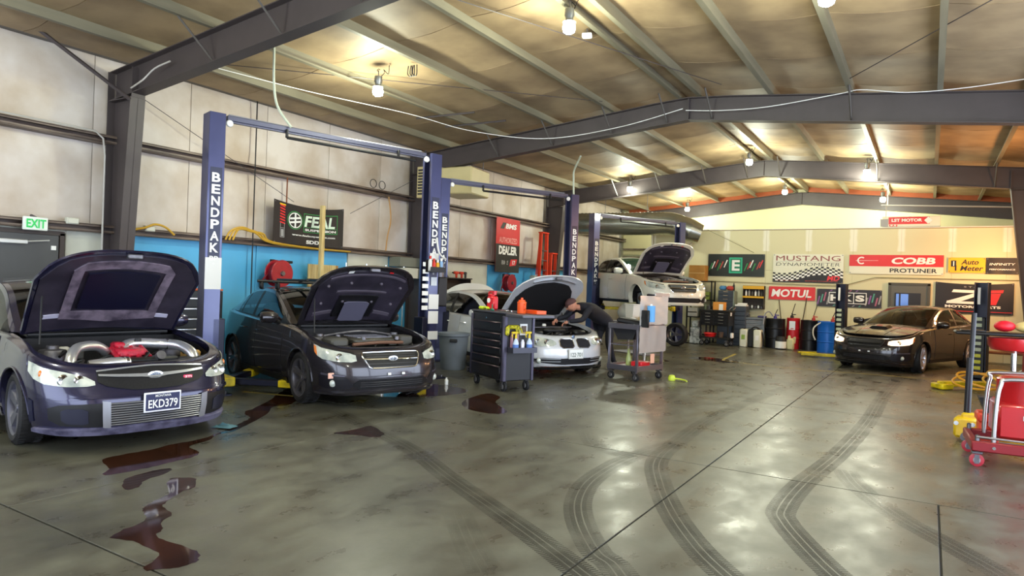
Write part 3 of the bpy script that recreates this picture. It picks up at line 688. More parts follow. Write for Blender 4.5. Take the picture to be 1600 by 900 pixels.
        if style == 'five':
            for k in range(5): spoke(2*math.pi*k/5+.3, .035, .05, w*.62, w*.78); 
        elif style == 'ten':
            for k in range(5):
                for d in (-.12, .12): spoke(2*math.pi*k/5+.3+d, .013, .016, w*.55, w*.80)
        elif style == 'mesh':
            for k in range(7):
                for d in (-.10, .10): spoke(2*math.pi*k/7+d, .010, .012, w*.6, w*.8)
        rim.lathe([(.001, w*.70), (.03, w*.70), (.034, w*.62), (.062, w*.62), (.066, w*.4)], axis='y', n=20)
        for k in range(5): rim.cyl((.045*math.cos(1.256*k), w*.60, .045*math.sin(1.256*k)), (.045*math.cos(1.256*k), w*.66, .045*math.sin(1.256*k)), .009, 6)
        rme = rim.mesh('rim', m)
        dme = B().lathe([(.05, .0), (.155, .0), (.155, .02), (.05, .02)], axis='y', n=32, close=True).mesh('disc', mat('brake_steel', '#8a8580', .3, .9))
        for xc, sx in ((s.wb/2, 1), (-s.wb/2, -1)):
            for sg in (1, -1):
                if (sx, sg) in skip:
                    hb = bpy.data.objects.new('brake_disc', dme); COL.objects.link(hb); hb.parent = s.root; hb.location = (xc, sg*(s.W-.17), s.zc); hb.rotation_euler = (0, 0, 0 if sg > 0 else math.pi)
                    B().lathe([(.001, .06), (.045, .06), (.05, .03), (.08, .025), (.08, -.05)], axis='y', n=18).build('hub', mat('rusty_hub', '#5f4a38', .7, .4), hb)
                    B().box((.11, .0, .06), (.07, .08, .16), .02).build('brake_caliper', CASTM, hb); continue
                o = bpy.data.objects.new('wheel', tme); COL.objects.link(o); o.parent = s.root
                o.location = (xc, sg*(s.W-w+.0), s.zc); o.rotation_euler = (0, rnd.uniform(0, 1.2), (0 if sg > 0 else math.pi)+(R(steer) if sx > 0 else 0))
                for nm, me in (('rim', rme), ('brake_disc', dme)):
                    q = bpy.data.objects.new(nm, me); COL.objects.link(q); q.parent = o
    def emblem(s, y, z, w_, off=.03):
        q = s.S(s.us(y) if y else 1e-5, z); e = B(); e.lathe([(.0, .01), (.7, .01), (.86, .0), (1, -.01)], (q.x+off, y, z), 'x', 28, sx=w_/2, sy=w_/4)
        # stars
        o = e.build('emblem', mat('emblem_blue', '#6c7a90', .3, .6), s.root); c = (q.x+off+.012, y, z)
        B().lathe([(.84, .006), (1.02, .004), (1.02, -.01)], (q.x+off+.004, y, z), 'x', 28, sx=w_/2, sy=w_/4).build('emblem_ring', CHROME, o)
        b = B()
        for i, (a, c_) in enumerate(((-.5, .2), (.0, .4), (.35, .3), (.15, -.1), (-.1, -.35), (.4, -.3))):
            k = .05 if i else .09; b.box((c[0], c[1]+a*w_/2*1.2, c[2]+c_*w_/4), (.004, k*w_*1.5, k*w_*.6), .001)
        b.build('emblem_star', CHROME, o)
    def frontC(s, y0, y1, z0, z1, **k): pass
    def build(s, style, wh, whm, **k):
        s.skin(); s.cabin(); s.tail(); s.sides()
        s.bonnet(style)
        if s.hood: s.bay(style)
        else: B().box((s.xcowl-.1, 0, .955), (.2, 1.3, .03), .01).build('cowl_panel', BLACK, s.root)
        s.wheels(wh, whm, **k)
    paint = None; innerm = INNER; wsm = GLASS; swm = GLASS; gr = (2.9, 5.0); gb = 3.9; gq = 5.75; sill = BLACK

def plate(s, y, z, txt, top, bg, fg, frame, w_=.31, h_=.16, off=.03):
    q = s.S(s.us(y) if abs(y) > 1e-3 else 1e-5, z); x = q.x+off
    pf = B().box((x-.006, y, z), (.012, w_+.02, h_+.02), .004).build('license_plate', frame, s.root)
    B().box((x+.001, y, z), (.006, w_-.01, h_-.01), .002).build('plate_face', bg, pf)
    text(txt, fg, pf, (x+.0045, y, z-.015), w_*.84, h_*.48, (0, 1, 0), bold=.015)
    if top: text(top, fg, pf, (x+.0045, y, z+h_*.36), w_*.45, h_*.14, (0, 1, 0), bold=.01)

def sti_front(s):
    u = s.us
    s.patch('grille', MESH, s.S, [(-u(.47), .615, .70), (-u(.40), .575, .715), (-u(.2), .535, .725), (0, .53, .73), (u(.2), .535, .725), (u(.40), .575, .715), (u(.47), .615, .70)], .010, nr=6, nc=30)
    s.patch('grille_bar', SILV, s.S, [(-u(.46), .66, .675), (-u(.12), .635, .66), (0, .625, .66), (u(.12), .635, .66), (u(.46), .66, .675)], .024, nr=2, nc=30)
    s.patch('grille_edge', SILV, s.S, [(-u(.47), .698, .71), (0, .725, .737), (u(.47), .698, .71)], .014, nr=1, nc=30)
    s.emblem(1e-4, .655, .135, .02)
    q = s.S(u(.30), .62); bd = B().box((q.x+.018, .30, .615), (.012, .085, .032), .004).build('grille_badge', mat('pink_badge', '#e8265a', .3, coat=1), s.root)
    text('STI', WHITE, bd, (q.x+.025, .30, .615), .06, .02, (0, 1, 0))
    for sg, o in zip((1, -1), s.patch('headlight', LAMPG, s.S, [(u(.49), .59, .62), (u(.55), .58, .66), (u(.68), .58, .70), (u(.80), .60, .735), (.74, .64, .77), (.80, .70, .785)], .014, nr=6, nc=20, mirror=True, sm=False)):
        for y, r_ in ((.60, .035), (.70, .042)):
            q = s.S(sg*u(y), .64); B().lathe([(.0, .0), (r_*.6, .006), (r_, .012), (r_*1.2, .0)], (q.x+.012, q.y, .64), 'x', 20).build('lamp_projector', CHROME, o)
        q = s.S(sg*.68, .68); B().ball((q.x+.008, q.y+sg*.004, .685), .032, 10, (.5, .5, 1)).build('turn_signal', AMBER, o)
    s.patch('lower_intake', mat('intake_black', '#0a0a10', .5), s.S, [(-u(.80), .30, .40), (-u(.74), .25, .43), (-u(.5), .235, .44), (u(.5), .235, .44), (u(.74), .25, .43), (u(.80), .30, .40)], .006, nr=5, nc=36)
    for z in [.245+.021*i for i in range(10)]:
        b = B(); b.tube([(s.S(u(y) if y > 0 else -u(-y) if y < 0 else 1e-5, z).x+.018, y, z) for y in [-.40+.1*i for i in range(9)]], .0055, 5).build('intercooler_fin', mat('pale_alloy', '#a9aab2', .35, .8), s.root)
    s.patch('end_tank', mat('pale_alloy', '', .35), s.S, [(u(.40), .235, .45), (u(.46), .24, .46)], .03, nr=2, nc=4, mirror=True)
    s.patch('fog_surround', mat('fog_grey', '#25263a', .35, .3, coat=.5), s.S, [(u(.56), .27, .38), (u(.60), .26, .40), (u(.70), .27, .40), (u(.73), .30, .38)], .012, nr=3, mirror=True)
    s.patch('bumper_fold', s.PA, s.S, [(-.76, .455, .475), (-.3, .48, .50), (0, .485, .51), (.3, .48, .50), (.76, .455, .475)], .012, nr=2, nc=40)
    s.patch('chin_spoiler', mat('scuffed_lip', '#77748f', .5, .3, noise=.5, scale=9, dirt='#3b3850'), s.S, [(-.80, .185, .215), (-.5, .17, .225), (0, .165, .228), (.5, .17, .225), (.80, .185, .215)], .03, nr=3, nc=40, thick=.05)
    s.patch('side_vent', mat('vent_blue', '#1d1f3a', .4, .3), s.S, [(u(.862), .27, .45), (u(.875), .26, .47)], .008, mirror=True)
    plate(s, .02, .42, 'EKD379', 'MONTANA', mat('navy_plate', '#1a1d4c', .4), WHITE, mat('plate_frame_white', '#e8e8f2', .4), .31, .16, .04)

def wrx_front(s, bumperm=None, loud=True, blackgrille=False):
    u = s.us; bm_ = bumperm or s.PA; cm = BLACK if blackgrille else CHROME
    s.patch('grille', MESH, s.S, [(-u(.40), .655, .69), (-u(.365), .59, .70), (-u(.33), .525, .70), (u(.33), .525, .70), (u(.365), .59, .70), (u(.40), .655, .69)], .008, nr=6, nc=20)
    for zz in ((.545, .575, .66), (.0, 0, 0)):
        pass
    def ypt(y, z, o): q = s.S(u(y) if y > 0 else -u(-y) if y < 0 else 1e-5, z); return (q.x+o, y, z)
    loop = [(-.30, .515), (-.15, .512), (.0, .512), (.15, .512), (.30, .515), (.335, .528), (.37, .59), (.405, .66), (.40, .69), (.38, .70), (.2, .703), (0, .705), (-.2, .703), (-.38, .70), (-.40, .69), (-.405, .66), (-.37, .59), (-.335, .528), (-.30, .515)]
    B().tube([ypt(y, z, .012) for y, z in loop], .009, 6).build('grille_surround', cm, s.root)
    B().tube([ypt(y, .618+.01*abs(y), .016) for y in (-.38, -.2, -.08, 0, .08, .2, .38)], .010, 6).build('grille_bar', cm, s.root)
    for z in (.565, .645, .67):
        B().tube([ypt(y, z, .010) for y in (-.35, -.2, 0, .2, .35)], .004, 4).build('grille_slat', mat('slat_grey', '#4b4b52', .4, .4), s.root)
    if not blackgrille: s.emblem(1e-4, .625, .13, .022)
    for sg, o in zip((1, -1), s.patch('headlight', s.lampm, s.S, [(u(.48), .60, .665), (u(.54), .585, .685), (u(.68), .59, .715), (u(.80), .615, .745), (.72, .65, .775), (.76, .69, .785)], .014, nr=6, nc=20, mirror=True)):
        q = s.S(sg*u(.66), .645); B().lathe([(.0, .0), (.028, .006), (.04, .012), (.05, .0)], (q.x+.010, q.y, .645), 'x', 20).build('lamp_projector', CHROME, o)
        s.patch('headlight_brow', BLACK, s.S, [(u(.50)*1, .680, .692), (u(.80), .745, .757)], .016, nr=1, nc=6, parent=o, mirror=True) if sg > 0 else None
        o2 = s.patch('turn_signal', AMBER, s.S, [(sg*.725, .655, .76), (sg*.76, .695, .775)] if sg > 0 else [(-.76, .695, .775), (-.725, .655, .76)], .018, nr=3, nc=3, parent=o)
    s.patch('lower_intake', MESH, s.S, [(-u(.54), .30, .325), (-u(.46), .262, .375), (u(.46), .262, .375), (u(.54), .30, .325)], .008, nr=4, nc=24)
    for z in (.29, .315, .34): B().tube([ypt(y, z, .012) for y in (-.44, -.2, 0, .2, .44)], .0035, 4).build('intake_slat', mat('slat_grey', '', .4), s.root)
    s.patch('fog_recess', mat('fog_recess', '#121019', .45), s.S, [(u(.53), .30, .31), (u(.60), .265, .40), (u(.70), .26, .44), (u(.81), .27, .45), (u(.835), .30, .44)], .008, nr=5, nc=14, mirror=True)
    s.patch('fog_blade', mat('blade_grey', '#55525e', .4, .4), s.S, [(u(.62), .415, .43), (u(.82), .43, .455)], .02, nr=2, mirror=True)
    for sg in (1, -1):
        q = s.S(sg*u(.74), .33); B().lathe([(.0, .012), (.03, .010), (.042, .0), (.046, -.01)], (q.x+.018, q.y, .33), 'x', 18).build('fog_lamp', LAMPG, s.root)
    q = s.S(-u(.77), .42); 
    s.patch('bumper_lip', s.PA, s.S, [(-.8, .19, .215), (0, .20, .235), (.8, .19, .215)], .025, nr=2, nc=36, thick=.04)
    s.patch('bumper_fold', s.PA, s.S, [(-u(.5), .395, .405), (0, .40, .41), (u(.5), .395, .405)], .012, nr=1, nc=30)
    for y in (-.07, .13): q = ypt(y, .435, .012); B().box(q, (.012, .045, .03), .003).build('plate_mount', WHITE, s.root)
    if not s.hood:
        f = lambda u_, v: s.Hd(u_, v)
        b = B(); top = []
        for i in range(7):
            a = i/6; row = []
            for j in range(9):
                v = -.28+.56*j/8; P = s.Hd(.28+.30*a, v); P.z += .055*math.sin(math.pi*(.12+.88*a)/1.0 if a < .6 else math.pi*.648)*(1-(v/.28)**6); row.append(P)
            top.append(row)
        b.grid(top).build('hood_scoop', s.PA, s.root, ang=60)
        r_ = top[-1]; b = B(); b.grid([[P.copy() for P in r_], [s.Hd(.58, -.28+.56*j/8)+Vector((0, 0, .004)) for j in range(9)]]); b.build('scoop_opening', LINER, s.root)

def bmw_front(s):
    u = s.us
    for sg in (1, -1):
        ys = [sg*.045, sg*.08, sg*.28, sg*.33]; pts = sorted([(math.copysign(u(abs(y)), y), a, c) for y, a, c in zip(ys, (.575, .55, .545, .575), (.665, .69, .69, .66))])
        g = s.patch('kidney_grille', mat('kidney_black', '#0d0d12', .4), s.S, pts, .008, nr=5, nc=12)[0]
        for i in range(9):
            y = sg*(.07+.028*i); q0, q1 = s.S(math.copysign(u(abs(y)), y), .56), s.S(math.copysign(u(abs(y)), y), .68); B().tube([(q0.x+.016, y, .56), (q1.x+.016, y, .68)], .005, 4).build('grille_slat', mat('kidney_slat', '#3c3c48', .3, .5), g)
        lp = [(.04, .57), (.075, .545), (.28, .54), (.335, .575), (.33, .66), (.28, .695), (.08, .695), (.04, .67), (.04, .57)]
        B().tube([(s.S(math.copysign(u(y), sg), z).x+.014, sg*y, z) for y, z in lp], .008, 6).build('grille_surround', CHROME, g)
    for sg, o in zip((1, -1), s.patch('headlight', LAMPG, s.S, [(u(.40), .60, .64), (u(.46), .575, .675), (u(.66), .565, .72), (u(.82), .60, .76), (.72, .66, .79)], .012, nr=6, nc=20, mirror=True)):
        for y in (.56, .70):
            q = s.S(sg*u(y), .64); B().lathe([(.0, .0), (.035, .006), (.05, .012), (.056, .0)], (q.x+.010, q.y, .64), 'x', 20).build('lamp_projector', CHROME, o)
    s.patch('lower_intake', mat('intake_black', '#0a0a10', .5), s.S, [(-u(.82), .31, .36), (-u(.62), .28, .37), (-u(.3), .25, .36), (u(.3), .25, .36), (u(.62), .28, .37), (u(.82), .31, .36)], .006, nr=4, nc=30)
    for z in (.30, .345): s.patch('intake_trim', SILV, s.S, [(u(.34), z, z+.014), (u(.76), z+.008, z+.02)], .014, nr=1, mirror=True)
    for sg in (1, -1):
        q = s.S(sg*u(.70), .32); B().lathe([(.0, .012), (.04, .010), (.052, .0), (.056, -.01)], (q.x+.014, q.y, .32), 'x', 18).build('fog_lamp', LAMPG, s.root)
    q = s.S(1e-5, .715); B().lathe([(0, .004), (.03, .004), (.036, 0)], (q.x+.02, 0, .725), 'x', 20).build('emblem', mat('emblem_blue', '', .3), s.root)
    plate(s, -.03, .44, '122·701', '', WHITE, mat('plate_green', '#5a6a62', .5), mat('plate_frame_grey', '#cfcfca', .4), .31, .155, .03)
    s.patch('chin_lip', BLACK, s.S, [(-.8, .17, .20), (0, .165, .205), (.8, .17, .20)], .01, nr=2, nc=30)

PURP = paint('deep_purple_grey_paint', '#2b2a47', .55, .25); GREY = paint('dark_graphite_paint', '#363339', .5, .26)
WHT = paint('pearl_white_paint', '#e4e2d2', .05, .3); WHT2 = paint('satin_white_paint', '#d5d6da', .15, .28); BROWN = paint('dark_brown_grey_paint', '#2b2628', .4, .24)
# 1 hatchback in the foreground
c1 = Car('hatchback_car', 'dark purple-grey hatchback with open hood and silver front intercooler, nearest the camera', (-8.23, 3.95), -8, paint=PURP, hood=55, p=.66, wb=2.62, fo=.92, W=.895, sill=PURP,
         GH=[(.72, .965, .73), (.34, 1.15, .68), (-.02, 1.32, .625), (-.34, 1.415, .60), (-.8, 1.455, .585), (-1.25, 1.44, .58), (-1.75, 1.36, .57), (-2.1, 1.1, .62)], fr=[(.15, .08), (.24, .02), (.4, 0), (.48, .01), (.56, .06), (.66, .12), (.76, .19), (.95, .4)])
c1.build('sti', 'five', mat('dark_alloy', '#62626e', .35, .6), steer=-4); sti_front(c1)
# 2 graphite sedan
c2 = Car('sedan_car', 'dark graphite sedan with open hood and black roof bars, between the nearest lift\'s posts', (-7.83, 7.25), -18.8, paint=GREY, hood=53, p=.62)
c2.lampm = LAMPG; c2.build('wrx', 'ten', mat('gunmetal_alloy', '#66646c', .35, .6)); wrx_front(c2)
u_ = c2.us
q = c2.S(-u_(.76), .43); B().box((q.x+.03, q.y+.01, .425), (.02, .10, .07), .005).build('bumper_marker', mat('peach_marker', '#e9b5a0', .4), c2.root)
# 3 silver-white sedan with kidney grille
c3 = Car('sedan_car', 'silver-white sedan with twin kidney grilles and open hood, a person bending over it', (-7.35, 11.74), -24.6, paint=WHT2, hood=50, wb=2.9, fo=.86, ro=1.08, W=.915, innerm=SILV,
         GH=[(.66, .965, .73), (.26, 1.14, .68), (-.12, 1.31, .62), (-.45, 1.405, .60), (-.95, 1.44, .585), (-1.4, 1.40, .575), (-1.75, 1.28, .59), (-2.1, 1.08, .64)])
c3.zE = [(x*1.04, z) for x, z in c3.zE]; c3.build('bmw', 'five', mat('dark_alloy', '', .3)); bmw_front(c3)
# 4 white sedan raised on the third lift
c4 = Car('sedan_car', 'white sedan with open hood raised high on the third lift, front wheels removed', (-6.88, 18.1), -41, z=1.06, paint=WHT, p=.62, hood=52, wsm=GLASSG)
c4.lampm = LAMPG; c4.build('wrx', 'ten', mat('gunmetal_alloy', '', .3), skip=((1, -1), (1, 1))); wrx_front(c4)
# 5 dark sedan at the right
LIT = mat('lit_headlamp', '#ffe9cf', .2, emit='#ffd9b0', es=2.2)
c5 = Car('sedan_car', 'dark brown-grey sedan with closed scooped hood and lit headlamps, by the back wall', (-.42, 18.9), -111, paint=BROWN, p=.64, hood=0)
c5.lampm = LIT; c5.build('wrx', 'mesh', mat('bright_alloy', '#d5d6e0', .25, .7), steer=8); wrx_front(c5, blackgrille=True)
c5.patch('chin_splitter', BLACK, c5.S, [(-.8, .16, .185), (0, .165, .195), (.8, .16, .185)], .05, nr=2, nc=30, thick=.06)
# roof rack on the graphite sedan: a thing of its own fixed to it
rk = thing('roof_rack', 'black roof rack with two crossbars and a tray on the graphite sedan', 'roof rack', tuple(c2.root.location), -18.8)
for x in (-.35, -1.05):
    B().tube([(x, -.62, 1.53), (x, .62, 1.53)], .022, 8).build('crossbar', BLACK, rk)
    for sg in (1, -1): B().box((x, sg*.56, 1.465), (.09, .06, .11), .02).build('rack_foot', BLACK, rk)
B().box((-.7, .42, 1.57), (1.5, .16, .05), .02).build('ski_tray', BLACK, rk)
B().box((-.7, -.2, 1.565), (1.2, .05, .03), .01).build('tray_rail', BLACK, rk)
# ================================================================== lifts
NAVY = mat('navy_lift_paint', '#474b74', .30, .45, coat=.7, noise=.12, scale=3); NAVYD = mat('dark_lift_channel', '#15172e', .4, .3)
YPAD = mat('yellow_lift_arm', '#e9cf12', .45, noise=.2, scale=8, dirt='#a89408'); PAPER = mat('white_paper', '#e6e6e2', .6)
def lift(label, p1, p2, H=3.75, zc=.12, group=None, sheets=0, control=False, armz=None):
    dx, dy = p2[0]-p1[0], p2[1]-p1[1]; Ld = math.hypot(dx, dy); a = math.degrees(math.atan2(dy, dx))
    t = thing('two_post_lift', label, 'car lift', ((p1[0]+p2[0])/2, (p1[1]+p2[1])/2, 0), a, group); hL = Ld/2
    for sg in (-1, 1):
        x = sg*hL; b = B()
        # C channel, open towards the car
        b.box((x+sg*.095, 0, H/2), (.02, .25, H), .004).box((x, -.12, H/2), (.21, .02, H), .004).box((x, .12, H/2), (.21, .02, H), .004)
        b.box((x-sg*.10, -.095, H/2), (.012, .04, H)).box((x-sg*.10, .095, H/2), (.012, .04, H))
        p = b.build('post', NAVY, t)
        B().box((x+sg*.05, 0, H/2), (.07, .21, H-.02)).build('channel_liner', NAVYD, p)
        B().box((x, 0, .012), (.5, .55, .024), .004).build('base_plate', NAVYD, p)
        for i, y in enumerate((-.22, .22)):
            for xx in (-.18, .18): B().cyl((x+xx, y, .02), (x+xx, y, .06), .018, 6).build('anchor_bolt', CASTM, p)
        dk = mat('lift_decal', '#242847', .4)
        B().box((x, -.133, H-1.40), (.15, .004, 1.35)).build('decal', dk, p)
        for i, ch in enumerate('BENDPAK'): text(ch, WHITE, p, (x, -.136, H-.86-.155*i), .11, .125, bold=.03)
        text('BP', WHITE, p, (x, -.136, H-1.93), .11, .06, bold=.03); text('®', WHITE, p, (x, -.136, H-2.0), .03, .03)
        cz = zc
        cg = B().box((x-sg*.10, 0, cz+.45), (.16, .26, .9), .01).build('carriage', NAVYD, t)
        B().box((x-sg*.22, 0, cz+.06), (.16, .5, .12), .01).build('arm_bracket', YPAD if armz is None else NAVYD, cg)
        for k, yd in enumerate((-.85, .8)):
            xe, ye = (sg*(hL-1.0)), yd*1.0; dv = Vector((xe-(x-sg*.25), ye, 0)); ln = dv.length; rm = Matrix.Rotation(math.atan2(dv.y, dv.x), 3, 'Z')
            ar = B().box(((xe+x-sg*.25)/2, ye/2, cz+.05), (ln, .12, .08), .008, rm).box(((xe*1.6+(x-sg*.25)*.4)/2, ye*.8, cz+.05), (ln*.5, .09, .06), .006, rm).build('swing_arm', NAVYD if armz is None else YPAD, t)
            B().lathe([(.001, .08), (.06, .08), (.07, .07), (.07, .02), (.03, .01), (.03, -.03), (.001, -.03)], (xe, ye, cz+.06), n=18).build('lift_pad', YPAD, ar)
            B().lathe([(.001, .10), (.05, .10), (.055, .085)], (xe, ye, cz+.06), n=16).build('rubber_pad', RUBB, ar); e_ = Vector((xe, ye, 0))-dv.normalized()*.22; B().box((e_.x, e_.y, cz+.05), (.26, .15, .10), .012, rm).build('arm_end', YPAD, ar)
    B().box((0, 0, H-.03), (Ld-.3, .09, .07), .008).box((-.0, 0, H-.075), (Ld-.3, .05, .02)).build('crossbeam', mat('lift_beam_grey', '#5d5e72', .4, .4), t)
    b = B().tube([(-hL*.45, -.07, H-.16), (hL*.78, -.07, H-.16)], .022, 8); b.build('shutoff_bar', BLACK, t)
    for x in (-hL*.45, hL*.6): B().box((x, -.06, H-.1), (.03, .04, .12), .004).build('bar_hanger', BLACK, t)
    for x in (-hL+.17, hL-.17):
        B().lathe([(.001, -.02), (.042, -.02), (.05, 0), (.042, .02), (.001, .02)], (x, -.075, H-.11), 'y', 16).build('pulley_sheave', mat('white_nylon', '#e9e9e4', .4), t)
    B().tube([(-hL+.2, .05, H+.03), (0, .03, H+.01), (hL-.2, .05, H+.03)], .014, 6, smooth=4).build('hydraulic_hose', mat('hose_grey', '#8e8f98', .4), t)
    if sheets:
        B().box((-hL, -.135, 1.62), (.21, .006, .42), .001).build('instruction_sheet', PAPER, t)
    if control:
        b = B().box((hL+.22, -.0, 1.45), (.20, .24, .5), .02); pu = b.build('power_unit', BLACK, t)
        B().cyl((hL+.22, 0, 1.7), (hL+.22, 0, 1.95), .08, 18).build('motor', CASTM, pu)
        for z, h_ in ((1.28, .30), (1.02, .26)): B().box((hL+.02, -.14, z), (.20, .006, h_-.05), .001).build('instruction_sheet', PAPER, t)
        for i in range(7): B().box((hL-.16, -.145, 1.9-.12*i), (.12, .006, .07), .001).build('warning_label', WHITE, t)
        B().tube([(hL, -.2, 2.35), (hL+.02, -.25, 2.1), (hL+.2, -.2, 2.0)], .016, 6, smooth=6).build('power_cord', mat('white_cord', '#d8d8d4', .5), t)
    return t
lift('navy two-post car lift with a white sheet on its left post, around the graphite sedan', (-8.2, 5.6), (-7.2, 9.0), sheets=1, control=True)
lift('second navy two-post car lift, around the silver-white sedan', (-8.62, 11.15), (-7.15, 14.15), control=False)
lift('farthest tall two-post car lift, holding the white sedan in the air', (-8.3, 17.9), (-6.72, 20.85), zc=1.0, armz=1)
def short_post(label, x, y, H, rot, flip=1):
    t = thing('lift_post', label, 'lift post', (x, y, 0), rot)
    b = B().box((0, .12, H/2), (.24, .02, H)).box((-.11, 0, H/2), (.02, .24, H), .003).box((.11, 0, H/2), (.02, .24, H), .003); b.build('post', NAVYD, t)
    B().box((0, 0, H*.33), (.17, .16, H*.62), .01).build('carriage', BLACK, t); B().box((0, 0, .01), (.4, .4, .02)).build('base_plate', NAVYD, t)
    B().box((-.03*flip, -.125, H*.86), (.05, .01, .34)).build('decal_strip', WHITE, t)
    for i in range(9): B().box((-.03*flip, -.09, .25+i*.125), (.12, .02, .07), .004).build('rack_tooth', mat('rack_pale', '#b9c4a8', .4) if i > 2 else mat('rack_yellow', '#c9c82a', .4), t)
    return t
short_post('dark lift post standing by the blue drum, behind the brown-grey sedan\'s nose', -1.98, 19.9, 1.95, -10)
short_post('dark blue lift post before the large black banner with a big white Z', .92, 16.9, 2.0, -15)
# swing arms lying out on the floor
ay = thing('lift_arm', 'yellow lift arm lying on the floor left of the brown-grey sedan', 'lift arm', (-2.35, 19.35, 0), 8)
B().box((0, 0, .07), (1.0, .12, .07), .01).box((-.35, .1, .10), (.5, .09, .05), .01, Matrix.Rotation(.5, 3, 'Z')).build('arm', YPAD, ay); B().lathe([(.001, .1), (.06, .1), (.07, .02), (.03, 0)], (.4, 0, .06), n=14).build('pad', YPAD, ay)
ay = thing('lift_arm', 'yellow lift arm with coiled hoses on it, behind the black jack handle', 'lift arm', (.55, 14.8, 0), 40)
B().box((0, 0, .1), (.9, .14, .09), .01).box((-.4, 0, .06), (.25, .28, .1), .02).build('arm', YPAD, ay)
for k, (c_, col) in enumerate((((.0, 0), '#d99a20'), ((.25, .1), '#e2b23c'), ((.5, -.05), '#b4cdd6'))):
    b = B()
    for j in range(2):
        b.tube([(c_[0]+(.3+.06*j)*math.cos(a*.7)+.1*k, c_[1]+(.2+.05*j)*math.sin(a*.7), .18+.12*math.sin(a*.55+j)+.05*k) for a in range(10)], .02, 6, smooth=3)
    tag(b.build('coiled_hose', mat('hose_col%d' % k, col, .5)), ('orange', 'yellow', 'pale blue')[k]+' hose coiled over the yellow lift arm at the right', 'hose').location = (.75+.1*k, 14.3+.1*k, .05)

# ================================================================== left wall fittings (local x along the wall, local -y out of it)
def onwall(name, label, cat, y, z, off=.0, group=None): return thing(name, label, cat, (XL+off, y, z), 90, group)
d = struct(thing('door_1', None, None, (XL+.0, 4.4, 0), 90)); DG = mat('dark_door_paint', '#4b4c4c', .45, .3, noise=.08, scale=3)
B().box((0, -.01, 1.05), (.86, .05, 2.06), .005).build('door_leaf', DG, d); B().box((0, -.0, 2.11), (1.0, .09, .06)).box((.47, 0, 1.05), (.06, .09, 2.12)).box((-.47, 0, 1.05), (.06, .09, 2.12)).build('door_frame', mat('door_frame_brown', '#3a302c', .5), d)
B().box((-.15, -.07, 1.96), (.34, .06, .06), .01).tube([(.02, -.09, 1.97), (.3, -.05, 2.0)], .012, 6).build('door_closer', mat('closer_grey', '#c9c9c6', .4, .3), d)
B().box((.0, -.06, 1.0), (.7, .04, .06), .01).build('push_bar', CHROME, d)
B().box((.36, -.04, 1.9), (.06, .02, .06)).build('door_contact', WHITE, d)
e = onwall('exit_sign', 'green EXIT sign above the dark door at far left', 'sign', 4.47, 2.13, .16)
B().box((0, 0, .085), (.30, .05, .18), .01).build('housing', mat('exit_white', '#dfe8df', .4, emit='#dfe8df', es=.15), e); text('EXIT', mat('exit_green', '#19a04a', .4, emit='#19b050', es=.6), e, (0, -.03, .085), .24, .12, bold=.03)
B().cyl((0, .0, .17), (0, .12, .2), .02, 8).build('bracket', CASTM, e)
for y, z, l in ((4.95, 2.3, 'small grey junction box on the ledge beside the EXIT sign'), (6.08, 2.29, 'white electrical box on the ledge under the near yellow hose')):
    bx = onwall('junction_box', l, 'electrical box', y, z, .12); B().box((0, 0, 0), (.16, .08, .09), .008).build('box_body', PALE, bx); B().box((0, -.045, 0), (.14, .01, .07), .004).build('box_cover', PALE, bx)
HOSEY = mat('yellow_air_hose', '#c59a2e', .5)
tag(B().tube([(XL+.14, 5.75, 2.24), (XL+.2, 5.95, 2.29), (XL+.2, 6.13, 2.36), (XL+.2, 6.3, 2.33), (XL+.2, 6.45, 2.22)], .018, 8, smooth=6).build('air_hose', HOSEY), 'short yellow air hose looping over the ledge left of the nearest lift post', 'hose')
b = B()
for k in range(3): b.tube([(XL+.15+.03*k, 7.42+.05*k, 2.22), (XL+.18, 7.5+.08*k, 2.38+.02*k), (XL+.2, 7.72+.1*k, 2.46-.03*k), (XL+.2, 8.0+.08*k, 2.38), (XL+.2, 8.25+.05*k, 2.25), (XL+.15, 8.9+.2*k, 2.20), (XL+.15, 10.2+.1*k, 2.19)], .018, 8, smooth=6)
tag(b.build('air_hose', HOSEY), 'yellow air hose coiled on the ledge right of the nearest lift post', 'hose')
tag(B().tube([(XL+.14, 11.55, 3.5), (XL+.16, 11.62, 3.0), (XL+.14, 11.55, 2.6), (XL+.15, 11.5, 2.28)], .015, 6, smooth=6).build('cord', mat('tan_cord', '#b98a4a', .5)), 'tan cord hanging down the wall left of the second lift post', 'cord')
b = B()
for k in range(2): b.tube([(XL+.18, 11.0+.28*k+.1*math.cos(a*.63), 3.72+.09*math.sin(a*.63)) for a in range(11)], .008, 5, smooth=2)
tag(b.build('cable_loop', BLACK), 'dark cable looped twice on the upper girt left of the second lift post', 'cable')
tag(B().tube([(XL+.12, 8.0, 4.85), (XL+.12, 8.0, .1)], .012, 6).build('wall_pipe', BLACK), 'thin black vertical pipe down the wall right of the nearest lift post', 'pipe')
tag(B().tube([(XL+.13, 8.72, 3.5), (XL+.13, 8.72, 2.3)], .014, 6).build('copper_pipe', mat('copper_brown', '#7a4a30', .4, .5)), 'brown copper pipe left of the black and green banner', 'pipe')
for n_, pts in (('far left', [(XL+.12, 5.9, 4.3), (XL+.12, 8.9, 3.06)]), ('centre', [(XL+.12, 10.4, 3.0), (XL+.12, 12.4, 4.0)])):
    tag(B().tube(pts, .006, 5).build('brace_cable', CASTM), 'thin steel brace cable on the left wall, %s of the green-and-black banner' % ('left' if n_ == 'far left' else 'right'), 'cable')
